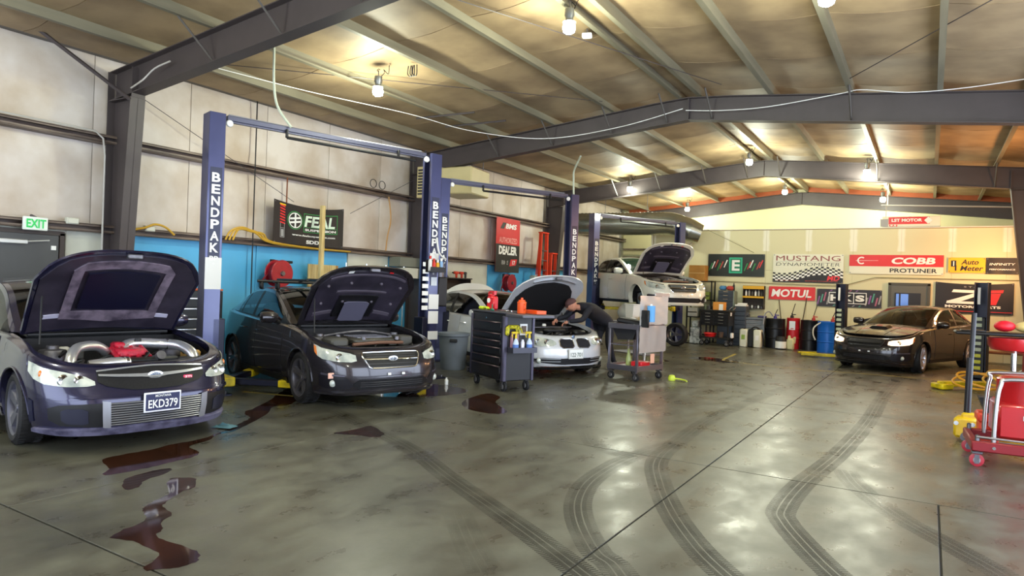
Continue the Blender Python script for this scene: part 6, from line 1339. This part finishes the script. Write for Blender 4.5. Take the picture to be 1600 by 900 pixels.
# yellow wall shelf with bottles
t = onback('wall_shelf', 'yellow-trimmed two-tier wall shelf of bottles', 'shelf', -4.68, 1.14, .02); YS = mat('shelf_yellow', '#d9a520', .45)
B().box((0, 0, .36), (.62, .02, .72)).box((-.31, -.1, .36), (.02, .2, .72)).box((.31, -.1, .36), (.02, .2, .72)).build('shelf_back', mat('shelf_brown', '#2a201a', .6), t); B().box((0, -.11, .66), (.64, .22, .10), .006).box((0, -.11, .36), (.64, .22, .06), .006).build('shelf_band', YS, t); B().box((0, -.1, .01), (.64, .2, .02)).build('shelf_board', mat('shelf_brown', '', .6), t)
k = 0
for row, z in ((0, .40), (1, .02)):
    for i in range(6):
        h_ = [.17, .19, .15][i % 3] if row == 0 else [.09, .07][i % 2]
        lb = ['white', 'grey', 'dark'][(i+row) % 3]+[' spray can', ' slim bottle', ' squat bottle'][i % 3] if row == 0 else ['white', 'silver'][i % 2]+' small jar'
        q = thing('shelf_bottle' if row == 0 else 'jar', '%s, %s from the left on the %s tier of the yellow wall shelf' % (lb, ['first', 'second', 'third', 'fourth', 'fifth', 'sixth'][i], ['upper', 'lower'][row]), 'bottle' if row == 0 else 'jar', (-4.68-.24+.096*i, WY-.12, 1.14+z), 0, 'bottles on the yellow wall shelf' if row == 0 else 'jars on the yellow wall shelf')
        B().lathe([(.001, 0), (.028, 0), (.03, .01), (.03, h_*.7), (.012, h_*.85), (.012, h_), (.001, h_)], n=12).build('bottle_body', [WHITE, mat('grey_bottle', '#9b9b98', .4), mat('dark_bottle', '#4a4644', .4)][(i+row) % 3] if row == 0 else [WHITE, CASTM][i % 2], q)
# shelving and carton at the left
t = thing('shelving_unit', 'dark steel shelving unit behind the raised white sedan\'s nose', 'shelf', (-6.25, 21.75, 0)); b = B()
for x in (-.38, .38):
    for y in (-.2, .2): b.box((x, y, .98), (.04, .04, 1.96))
b.build('upright', BLACK, t)
for z in (.25, .8, 1.35, 1.94): B().box((0, 0, z), (.8, .44, .03)).build('shelf', BLACK, t)
for i, (x, z, w_, h_, c_, l) in enumerate(((-.1, 1.955, .52, .5, '#b8833a', 'brown cardboard carton on top of the dark shelving unit'), (-.15, 1.365, .4, .3, '#34343a', 'dark bin on the upper shelf of the shelving unit'), (.2, .815, .3, .35, '#46443f', 'grey-brown bin on the middle shelf of the shelving unit'), (-.2, .815, .3, .28, '#c9cbc6', 'white tub on the middle shelf of the shelving unit'), (.22, 1.365, .2, .25, '#7a8a3a', 'olive tub on the upper shelf of the shelving unit'))):
    q = thing('carton' if i == 0 else 'storage_bin', l, 'box', (-6.25+x, 21.72, z)); B().box((0, 0, h_/2), (w_, .36, h_), .01).build('carton_body' if i == 0 else 'bin_body', mat('stored%d' % i, c_, .6, noise=.2, scale=5), q); B().box((0, -.184, h_*.5), (w_*.96, .004, .03)).build('tape', mat('tape_tan', '#caa566', .5) if i == 0 else BLACK, q)
t = thing('paper_stack', 'white-labelled canisters stacked left of the black service cart', 'canister', (-6.12, 20.9, 0)); B().box((0, 0, .36), (.3, .25, .3), .02).box((0, 0, .12), (.36, .25, .22), .02).box((-.02, 0, .62), (.22, .2, .2), .02).build('canister_body', mat('canister_white', '#cfd3cf', .5, noise=.4, scale=12, dirt='#5b6160'), t)
# black service cart
t = thing('service_cart', 'black rolling service cart with drawers and an open shelf, before the back wall', 'cart', (-5.45, 20.75, 0), -5)
B().box((0, 0, .82), (.85, .5, .42), .01).build('drawer_cabinet', BLACK, t); B().box((0, 0, .24), (.9, .52, .04), .005).build('lower_shelf', BLACK, t); B().box((0, 0, 1.05), (.92, .54, .06), .01).build('top_tray', BLACK, t)
for x in (-.42, .42):
    for y in (-.24, .24): B().box((x, y, .6), (.035, .035, .84)).build('leg', BLACK, t); caster(t, x*.9, y*.85, .075)
for x in (-.2, .2):
    for i in range(4): q = B().box((x, -.256, .68+.095*i), (.38, .015, .085), .004).build('drawer', CHB, t); B().box((x, -.27, .69+.095*i), (.16, .014, .018), .004).build('drawer_pull', CHROME, q)
B().tube([(.42, -.2, 1.1), (.50, -.2, 1.18), (.50, .2, 1.18), (.42, .2, 1.1)], .012, 6).build('push_handle', CHROME, t)
q = top(t, 'drain_pan', 'red round drain pan on the black service cart\'s lower shelf', 'pan', -.2, 0, .26); B().lathe([(.001, 0), (.15, 0), (.19, .1), (.2, .1), (.19, .12), (.17, .12), (.14, .02), (.001, .02)], n=24).build('pan_body', mat('bright_red', '#e02222', .4), q)
q = top(t, 'grease_bucket', 'small brown bucket on the black service cart\'s lower shelf', 'bucket', .12, 0, .26); B().lathe([(.001, 0), (.07, 0), (.085, .16), (.001, .16)], n=16).build('bucket_body', mat('bucket_brown', '#5a4a3c', .5), q)
q = top(t, 'parts_box', 'orange and white open parts box on the black service cart', 'box', .08, -.05, 1.08); B().box((0, 0, .12), (.34, .2, .24), .006).build('box_body', mat('box_orange', '#dd9440', .6), q); B().box((.08, -.105, .09), (.12, .01, .18)).build('box_label', WHITE, q)
q = top(t, 'white_card', 'white card clipped to the black service cart\'s right side', 'card', .45, -.1, .92); B().box((0, 0, .05), (.01, .1, .1)).build('card', WHITE, q)
q = top(t, 'white_jug', 'small white jug hanging low on the black service cart\'s right side', 'jug', .50, -.1, .26); B().box((0, 0, .08), (.08, .12, .16), .02).build('jug_body', WHITE, q)
for i, x in enumerate((-.34, -.22, -.10)):
    q = top(t, 'oil_can', ['green', 'dark grey', 'black'][i]+' oil bottle on the black service cart top', 'bottle', x, -.1, 1.08); B().lathe([(.001, 0), (.03, 0), (.032, .1), (.012, .14), (.012, .17), (.001, .17)], n=12).build('bottle_body', mat('oilc%d' % i, ['#5a6a52', '#44444a', '#1b1b1d'][i], .4), q)
t = thing('tool_box', 'grey upright tool box behind the black service cart, blue and red things on top', 'tool box', (-5.42, 21.75, 0), 0); GB = mat('blue_grey_box', '#3c4450', .45, .2)
B().box((0, 0, .84), (.46, .45, 1.68), .01).build('box_body', GB, t); B().box((.245, 0, 1.35), (.03, .43, .62), .005).build('side_panel', mat('sage_side', '#7d8c80', .5), t)
for i in range(5): q = B().box((0, -.23, 1.15+.115*i), (.42, .012, .1), .004).build('drawer', GB, t); B().box((0, -.24, 1.18+.115*i), (.14, .012, .016)).build('drawer_pull', CHROME, q)
for i, (x, c_, l) in enumerate(((-.12, '#4b86b8', 'blue folded cloth on the grey upright tool box'), (.1, '#b8443c', 'red tool bag on the grey upright tool box'))):
    q = thing('folded_cloth' if i == 0 else 'tool_bag', l, ('cloth', 'bag')[i], (-5.42+x, 21.7, 1.685)); B().box((0, 0, .07), (.2, .3, .14), .045).build('bundle', mat('bundle%d' % i, c_, .7, noise=.3, scale=14), q)
q = thing('black_bottle', 'black bottle beside the red tool bag on the grey tool box', 'bottle', (-5.22, 21.7, 1.685)); B().lathe([(.001, 0), (.035, 0), (.037, .15), (.015, .2), (.015, .24), (.001, .24)], n=12).build('bottle_body', BLACK, q)
t = thing('drawer_rack', 'tall dark drawer rack right of the black service cart', 'cabinet', (-4.93, 21.6, 0)); B().box((0, 0, .6), (.36, .5, 1.2), .01).build('rack_body', mat('slate', '#3d4450', .5, .2), t)
for i in range(8): B().box((0, -.26, .16+.135*i), (.30, .02, .10), .006).build('drawer', GB, t)
q = thing('paper_pile', 'white papers piled on the tall dark drawer rack', 'papers', (-4.93, 21.55, 1.205)); B().box((0, 0, .03), (.34, .3, .05), .004).box((.02, .02, .08), (.28, .24, .04), .004, Matrix.Rotation(.2, 3, 'Z')).build('papers', PAPER, q)
# work bench
t = thing('workbench', 'grey steel workbench with drawers under the yellow wall shelf', 'workbench', (-4.52, 21.72, 0)); WG = mat('bench_grey', '#7c8288', .5, .2, noise=.15, scale=5)
B().box((0, 0, .86), (.62, .7, .05), .006).build('bench_top', WG, t); B().box((-.0, .02, .62), (.54, .6, .42), .006).build('bench_body', WG, t)
for i in range(3): q = B().box((0, -.29, .50+.13*i), (.50, .015, .115), .004).build('drawer', WG, t); B().box((0, -.30, .53+.13*i), (.44, .014, .018)).build('drawer_pull', CHROME, q)
for x in (-.28, .28):
    for y in (-.3, .3): B().box((x, y, .43), (.05, .05, .86)).build('leg', WG, t)
for i, (x, l, c_) in enumerate(((-.22, 'grey bench vice on the steel workbench', '#55585c'), (.2, 'purple-blue rag on the steel workbench', '#4a4678'))):
    q = thing(['bench_vice', 'rag'][i], l, ['vice', 'rag'][i], (-4.52+x, 21.6, .886))
    if i == 0: B().box((0, 0, .05), (.1, .2, .09), .02).box((0, -.12, .1), (.12, .05, .07), .01).cyl((0, -.2, .07), (0, .1, .07), .015, 8).build('vice_body', mat('bench%d' % i, c_, .5), q)
    else: B().box((0, 0, .03), (.26, .2, .06), .03).build('rag', mat('bench%d' % i, c_, .8), q)
for i, x in enumerate((-4.72, -4.32)):
    t = thing('jerry_can', ['left', 'right'][i]+' white plastic canister in front of the steel workbench', 'canister', (x, 21.1, 0)); B().box((0, 0, .27), (.22, .28, .54), .03).build('can_body', mat('canister_cream', '#dfe0cd', .45), t); B().lathe([(.001, .53), (.03, .53), (.03, .57), (.001, .57)], n=12).build('cap', BLACK, t); B().box((.0, -.142, .3), (.1, .006, .14)).build('label', mat('lime_label', '#8fae4a', .5) if i == 0 else WHITE, t)
t = thing('extractor', 'black upright extractor between the two white canisters', 'machine', (-4.52, 21.15, 0)); B().box((0, 0, .28), (.14, .25, .54), .02).build('machine_body', BLACK, t); B().tube([(.0, -.1, .54), (.15, -.15, .62), (.32, -.1, .45), (.36, -.05, .05)], .02, 8, smooth=6).build('hose', BLACK, t)
def drum(label, x, y, r, h, m, cap=None, label_m=None):
    t = thing('drum', label, 'drum', (x, y, 0))
    pr_ = [(.001, .01), (r-.01, .01), (r-.01, 0), (r, 0), (r, .02)]
    for z in (h*.34, h*.66): pr_ += [(r, z-.02), (r+.012, z-.006), (r+.012, z+.006), (r, z+.02)]
    pr_ += [(r, h-.02), (r+.004, h-.01), (r, h), (r-.012, h), (r-.012, h-.02), (.001, h-.02)]
    B().lathe(pr_, n=40).build('drum_body', m, t); B().lathe([(.001, h-.02), (.035, h-.02), (.035, h+.0), (.001, h)], (r*.6, 0, 0), n=12).build('bung', CHROME, t); return t
drum('black drum with a hose and purple pump on top, right of the workbench', -3.95, 21.72, .275, .88, mat('drum_black', '#1b1b1e', .35, .2)); drum('tall red drum with white label', -3.46, 21.82, .185, .92, mat('drum_red', '#c2202a', .35, .1)); drum('black drum between the red and blue drums', -2.99, 21.82, .265, .88, mat('drum_black', '', .35)); drum('bright blue drum beside the dark lift post', -2.46, 21.45, .28, .88, mat('drum_blue', '#1463c4', .35, .1))
lb = bpy.data.objects['drum.001'] if 'drum.001' in bpy.data.objects else None
B().box((0, -.188, .70), (.17, .006, .26), .001).build('label', mat('drum_label', '#d9e0e6', .5), lb)
for (x, y, z, c_, l, n_) in ((-3.95, 21.65, .865, '#4a3f8a', 'purple transfer pump on the black drum by the workbench', 0), (-3.5, 21.8, .905, '#1f1f22', 'black pump handle on the tall red drum', 1), (-2.9, 21.8, .865, '#b03030', 'red pump head on the black drum', 1), (-2.35, 21.5, .865, '#a83a32', 'red fittings on the blue drum', 0)):
    q = thing('drum_pump', l, 'pump', (x, y, z)); m = mat('pump'+c_, c_, .45)
    B().lathe([(.001, 0), (.05, 0), (.05, .08), (.02, .1), (.02, .16), (.001, .16)], n=14).box((.05, 0, .12), (.12, .04, .03), .01).build('pump_head', m, q); B().tube([(0, 0, .15), (.06+.02*n_, 0, .30+.15*n_)], .012, 6).build('lever', BLACK, q)
tag(B().tube([(-4.0, 21.55, .95), (-4.1, 21.5, 1.08), (-4.2, 21.4, 1.0), (-4.22, 21.3, .7)], .018, 8, smooth=6).build('hose', mat('hose_grey2', '#8a8d95', .5)), 'grey hose arching from the black drum by the workbench', 'hose')
tag(B().tube([(-2.62, 21.25, .86), (-2.80, 21.2, .7), (-2.82, 21.2, .5), (-2.76, 21.22, .34)], .02, 8, smooth=6).build('hose', mat('hose_white', '#d6d6cc', .5)), 'white hose hanging between the black and blue drums', 'hose')
q = thing('oil_bottle', 'squat black bottle with white label on the floor before the drums', 'bottle', (-3.68, 21.15, 0)); B().lathe([(.001, 0), (.14, 0), (.15, .02), (.15, .30), (.13, .33), (.12, .38), (.001, .38)], n=24).build('bottle_body', BLACK, q); B().lathe([(.151, .04), (.153, .04), (.153, .24), (.151, .24)], n=24).build('label', WHITE, q)
q = thing('oil_jug', 'beige plastic jug with handle beside the squat black bottle', 'jug', (-3.42, 21.2, 0)); B().box((0, 0, .17), (.2, .16, .34), .04).lathe([(.05, .33), (.04, .38), (.03, .42), (.001, .42)], (-.04, 0, 0), n=14).tube([(.05, 0, .30), (.12, 0, .38), (.11, 0, .2)], .02, 8, smooth=4).build('jug_body', mat('jug_beige', '#d3cc9c', .45), q)
for i, (x, z) in enumerate(((-3.0, 0), (-1.45, 0), (-1.05, 0))):
    if i == 0: continue
    t = thing('engine_crate', ['', 'dark crate of parts behind the brown-grey sedan, left one', 'dark crate of parts behind the brown-grey sedan, right one'][i], 'crate', (x, 21.5, 0), 4*i); B().box((0, 0, .48), (.5, .5, .95), .02).build('crate_body', mat('crate_dark', '#2b2826', .6, noise=.4, scale=9), t); B().box((.05, 0, 1.0), (.5, .3, .08), .02, Matrix.Rotation(-.25, 3, 'Y')).build('panel', BLACK, t)
# two thin squeegee poles against the back wall
for x0, x1, z1, l in ((-3.75, -3.95, 1.45, 'dark pole leaning left against the back wall under the red banner'), (-3.35, -3.15, 1.62, 'dark pole leaning right against the back wall under the red banner')):
    tag(B().tube([(x0, 22.05, .0), (x1, WY-.02, z1)], .014, 6).build('pole', mat('pole_dark', '#34322a', .5)), l, 'pole')

# duct
def duct():
    t = thing('spiral_duct', 'large silver spiral duct with an elbow, above the third lift', 'duct', (0, 0, 0)); P = [(-10.4, 20.85, 3.77), (-8.6, 21.1, 3.77), (-7.4, 21.28, 3.78), (-7.1, 21.34, 3.75), (-6.85, 21.42, 3.66), (-6.6, 21.5, 3.56)]
    m = mat('duct_galvanised', '#b9bbb0', .25, .9, noise=.2, scale=3); B().tube(P, .37, 32, smooth=3).build('duct_body', m, t)
    for i in range(24):
        a = Vector(P[0])+(Vector(P[2])-Vector(P[0]))*i/23; d_ = (Vector(P[2])-Vector(P[0])).normalized()*.012; B().tube([a-d_, a+d_], .378, 32).build('spiral_seam', m, t)
    for p in P[3:]: pass
    B().tube([(-6.62, 21.5, 3.57), (-6.3, 21.62, 3.45)], [.375, .30], 24).build('duct_outlet', m, t)
    for x, y in ((-9.4, 21.1), (-8.0, 21.3)): B().tube([(x, y, 4.14), (x, y, 4.75)], .008, 5).build('hanger_wire', CASTM, t)
duct()
for p, q_, l in (((-6.1, 21.6, 3.6), (-4.75, WY-.02, 2.9), 'guy wire from the duct elbow down to the dark green banner'), ((-6.6, 22.1, 3.3), (-7.4, WY-.02, 2.75), 'guy wire from the duct elbow down to the left')):
    tag(B().tube([p, q_], .008, 5).build('guy_wire', mat('wire_olive', '#8a8a6a', .5)), l, 'wire')
tag(B().tube([(-1.15, 20, 4.02), (1.9, 20, 3.88)], .018, 8).build('ceiling_pipe', mat('pipe_pale', '#a9a49a', .45)), 'thin horizontal pipe under the far rafter at the right', 'pipe')
tag(B().tube([(-1.0, 20, 5.0), (-1.0, 20, 4.03)], .012, 6).build('drop_rod', mat('rod_white', '#cfcfca', .45)), 'short white rod holding the thin ceiling pipe', 'rod')
tag(B().tube([(-1.15, 22.35, 4.98), (-1.15, 22.35, 3.64)], .012, 6).build('drop_rod', mat('rod_white', '', .45)), 'white drop rod just above the red and white box banner', 'rod')
# lamps
BULB = mat('lamp_glow', '#ffffff', .4, emit='#efffea', es=30.0); REFL = mat('lamp_housing', '#8f918c', .35, .6)
def bay_lamp(label, x, y, dz=0):
    z = roofz(x)-.50+dz; t = thing('high_bay_lamp', label, 'lamp', (x, y, z), rnd.uniform(0, 90), 'high bay lamps under the roof')
    B().lathe([(.001, .24), (.06, .24), (.065, .16), (.05, .13), (.05, .10), (.09, .07), (.001, .07)], n=18).build('ballast_housing', REFL, t)
    B().lathe([(.05, .075), (.075, .05), (.085, 0), (.075, -.05), (.045, -.07), (.001, -.075)], n=22).build('lamp_globe', BULB, t)
    B().tube([(0, 0, .24), (0, 0, .34)], .008, 6).tube([(.03, 0, .34), (0, 0, .36), (-.03, 0, .34), (0, 0, .31)], .006, 5).build('hook', CASTM, t)
    B().tube([(.03, 0, .22), (.10, .02, .30), (.06, .05, .36), (.12, .1, .30), (.16, .05, .42)], .006, 5, smooth=4).build('power_cord', BLACK, t)
    ld = bpy.data.lights.new('lamp_light', 'POINT'); ld.energy = LAMP_W; ld.color = (.95, 1, .80); ld.shadow_soft_size = .14
    lo = bpy.data.objects.new('lamp_light', ld); COL.objects.link(lo); lo.parent = t; lo.location = (0, 0, -.28)
for x, y, l in ((-7.55, 8.0, 'glowing high bay lamp above the nearest lift'), (-4.05, 7.75, 'glowing high bay lamp at the top edge, by the ridge'), (-7.7, 19.0, 'glowing high bay lamp above the farthest lift'), (-4.0, 17.75, 'glowing high bay lamp beside the ridge, beyond the middle rafter'), (-1.42, 18.9, 'glowing high bay lamp right of the ridge, beyond the middle rafter'), (-7.6, 24.3, 'small far lamp above the silver duct'), (-4.1, 23.3, 'small far lamp by the ridge at the gable'), (-1.35, 24.2, 'small far lamp above the red and white box banner'), (-1.0, 7.6, 'high bay lamp near the camera, right of the ridge'), (-7.3, 1.5, 'high bay lamp above the hatchback, behind the camera'), (-4.0, .5, 'high bay lamp over the camera by the ridge'), (-.4, .5, 'high bay lamp over the camera at the right')):
    bay_lamp(l, x, y)
s_ = thing('sensor_box', 'small white sensor box on the purlin near the ridge lamp', 'sensor', (-4.28, 8.75, 5.2), 20); B().box((0, 0, 0), (.14, .1, .06), .01).build('sensor_body', WHITE, s_); B().tube([(0, 0, .03), (.0, 0, .1)], .01, 6).build('stem', CASTM, s_)
t = thing('cord_bundle', 'dark cord bundle on the purlin right of the nearest lamp', 'cord', (-7.1, 8.25, 5.02)); b = B()
for k in range(3): b.tube([(.05*k-.05, 0, .0), (.05*k-.08, .02, -.12), (.05*k, .02, -.16), (.05*k+.02, 0, .0)], .008, 5, smooth=4)
b.build('cord_loop', BLACK, t)
for i, (p, q_) in enumerate((((-8.6, 10.2), (-7.5, 10.6)), ((-8.5, 11.0), (-7.3, 11.4)))):
    tag(B().tube([(p[0], p[1], 4.78), (q_[0], q_[1], 4.88)], .02, 6).build('hanging_bar', STEEL), ['upper', 'lower'][i]+' dark bar hung below the purlins near the unit heater', 'bar')

# ================================================================== right edge
RD = mat('cart_red', '#b8141c', .3, .1, coat=.5, noise=.08, scale=5); RDD = mat('frame_red', '#8a1620', .4, .1)
t = thing('floor_jack', 'yellow floor jack with tall black handle at the right edge', 'jack', (.42, 9.45, 0), -8); JY = mat('jack_yellow', '#e3bb10', .4, coat=.3)
B().box((0, 0, .15), (.26, .2, .24), .03).box((.35, .09, .12), (.7, .025, .14), .008).box((.35, -.09, .12), (.7, .025, .14), .008).box((.02, 0, .28), (.16, .12, .08), .02).build('jack_body', JY, t)
B().tube([(-.01, 0, .26), (.0, .02, .95)], .035, 12).tube([(-.0, .02, .5), (.02, .05, 1.47)], .026, 12).build('jack_handle', mat('handle_black', '#1a171c', .4), t)
B().lathe([(.001, 0), (.06, 0), (.06, .03), (.001, .03)], (.66, 0, .16), n=14).build('saddle', CASTM, t)
for x, y in ((0, .12), (0, -.12), (.68, .08), (.68, -.08)): B().lathe([(.001, -.02), (.055, -.02), (.055, .02), (.001, .02)], (x, y, .055), 'y', 16).build('jack_wheel', CASTM, t)
for x in (-.1, .06): B().cyl((x, -.1, .2), (x, -.115, .2), .025, 8).build('bolt', CHROME, t)
t = thing('drain_cart', 'red rolling oil tank cart with chrome tube frame, at the right edge', 'cart', (.97, 8.42, 0), 3)
B().box((.0, -.38, .20), (1.2, .06, .10), .012).box((0, .38, .20), (1.2, .06, .10), .012).box((-.57, 0, .20), (.06, .8, .10), .012).box((.57, 0, .20), (.06, .8, .10), .012).build('base_frame', RDD, t)
B().box((.10, 0, .45), (.98, .62, .34), .03).build('tank_lower', RD, t); B().tube([(-.36, 0, .70), (.62, 0, .70)], .2, 28).build('tank_drum', RD, t) if 0 else B().lathe([(.001, .87), (.28, .87), (.31, .84), (.31, .6), (.001, .6)], (.10, 0, 0), n=36, sx=1.52, sy=1).build('tank_upper', RD, t)
B().box((.12, -.322, .50), (.62, .01, .045), .003).build('label_strip', mat('label_silver', '#d9cfd2', .35), t); text('OIL TANK', mat('label_text', '#7a3036', .5), t, (.16, -.328, .50), .3, .018) if 0 else None
fr_ = mat('chrome_tube', '#b9b4b2', .28, .9)
B().tube([(-.42, -.36, .22), (-.41, -.36, .55), (-.38, -.36, .80), (-.30, -.36, .865), (.2, -.36, .87), (.62, -.36, .87)], .020, 12, smooth=5).build('tube_frame', fr_, t); B().tube([(-.42, .36, .22), (-.41, .36, .55), (-.38, .36, .80), (-.30, .36, .865), (.62, .36, .87)], .020, 12, smooth=5).build('tube_frame', fr_, t)
B().tube([(-.56, -.38, .29), (.6, -.37, .27)], .012, 8).tube([(.0, -.37, .22), (.05, -.37, .27), (.3, -.37, .29)], .012, 8).build('lower_rail', fr_, t)
for x in (-.42, 0, .1): B().cyl((x, -.412, .2), (x, -.42, .2), .016, 8).build('bolt', CHROME, t)
for x, y in ((-.55, -.36), (-.55, .36), (.55, -.36), (.55, .36)): caster(t, x, y, .062, mat('wheel_red', '#b02a38', .4), 0); B().lathe([(.001, .145), (.035, .145), (.035, .17), (.02, .2), (.02, .30), (.001, .31)], (x, y, 0), n=12).build('caster_stem', CASTM, t)
q = thing('funnel_bin', 'black funnel bin on the orange-red step left of the red tank', 'bin', (.60, 8.95, .42), 3); B().prism([(-.06, 0), (.08, 0), (.12, .16), (-.12, .16)], -.1, .1, lambda x, z, h: (x, h, z)).build('bin_body', BLACK, q)
q = thing('plastic_step', 'orange-red plastic step box behind the floor jack', 'step', (.58, 9.0, 0), 3); B().box((0, 0, .36), (.22, .3, .1), .02).box((0, 0, .16), (.18, .26, .32), .02).build('step_body', mat('red_orange', '#d9402a', .45), q)
# oil drain with red bowl on a chrome pole
t = thing('oil_drain', 'red oil drain bowl on a chrome pole, under the black board at the right edge', 'oil drain', (1.05, 12.0, 0))
B().lathe([(.001, .88), (.10, .89), (.26, .93), (.30, .99), (.31, 1.10), (.29, 1.10), (.28, 1.0), (.1, .93), (.001, .93)], n=36, sx=1.05).build('drain_bowl', RD, t); B().cyl((0, 0, .3), (0, 0, .89), .035, 16).build('pole', CHROME, t); B().lathe([(.001, 0.02), (.2, .02), (.22, .08), (.2, .30), (.08, .34), (.001, .34)], n=24).build('drain_base', mat('drain_brown', '#4f4236', .5), t)
q = thing('work_board', 'long black board laid across the red oil drain at the right edge', 'board', (1.0, 12.0, 1.115), 2); B().box((0, 0, .035), (1.35, .5, .05), .02).box((-.45, 0, .065), (.3, .4, .02), .01).build('board', mat('board_black', '#1e1b1b', .45), q)
for x, l, c_, s2 in ((.93, 'red round cushion on the black board', '#e51a2c', .13), (1.2, 'cream round cushion on the black board, right of the red one', '#d9c27a', .16)):
    q = thing('seat_cushion', l, 'cushion', (x, 12.0, 1.19)); B().ball((0, 0, .075), 1, 20, (s2, .14, .08)).build('cushion', mat('cush'+c_, c_, .5), q); B().tube([(s2*.9*math.cos(a*.52), .13*math.sin(a*.52), .07) for a in range(13)], .008, 6).build('piping', mat('cush'+c_, '', .5), q)
t = thing('parts_cabinet', 'red and black machine standing behind the chrome pole at the right edge', 'machine', (1.62, 13.4, 0), 5); B().box((0, 0, .52), (.6, .5, 1.0), .02).build('machine_body', RDD, t); B().box((.05, -.255, .62), (.44, .02, .55), .01).build('machine_front', mat('front_dark', '#23292a', .4), t); B().tube([(-.26, -.27, .95), (.2, -.3, .98)], .02, 8).build('grab_bar', CHROME, t); B().lathe([(.001, -.02), (.06, -.02), (.06, .02), (.001, .02)], (-.42, -.1, .42), 'y', 16).build('knob', BLACK, t); B().tube([(-.42, -.1, .42), (-.3, -.05, .42)], .015, 6).build('knob_arm', BLACK, t)
q = drum('red barrel standing behind the brown-grey sedan\'s tail', 1.02, 20.85, .24, 1.0, mat('drum_red', '', .35))
q = thing('wall_bench', 'low brown wooden bench along the back wall at the right edge', 'bench', (1.6, 21.6, 0)); B().box((0, 0, .3), (1.3, .5, .05), .006).build('bench_top', mat('bench_wood', '#7a4a26', .6, noise=.3, scale=6), q)
for x in (-.55, .55): B().box((x, 0, .14), (.06, .45, .28)).build('leg', mat('bench_wood', '', .6), q)
# added lamps, out of view on the right side wall, for the warm light there
for y_, z_, l_ in ((20.8, 2.6, 'added warm lamp out of view on the right side wall beyond the far column'), (16.6, 3.3, 'added warm lamp out of view on the right side wall before the far column')):
    t = thing('added_warm_lamp', l_, 'lamp', (XR-.06, y_, z_), 0); B().box((-.03, 0, 0), (.06, .9, .1), .01).build('housing', WHITE, t); B().tube([(-.085, -.42, 0), (-.085, .42, 0)], .02, 10).build('tube', mat('added_tube_glow', '#ffffff', .4, emit='#ff9c50', es=14), t)
    ld = bpy.data.lights.new('added_warm_light', 'AREA'); ld.shape = 'RECTANGLE'; ld.size = .8; ld.size_y = .15; ld.energy = 100; ld.color = (1, .50, .22); lo = bpy.data.objects.new('added_warm_light', ld); COL.objects.link(lo); lo.parent = t; lo.location = (-.13, 0, 0); lo.rotation_euler = (0, R(90), 0)
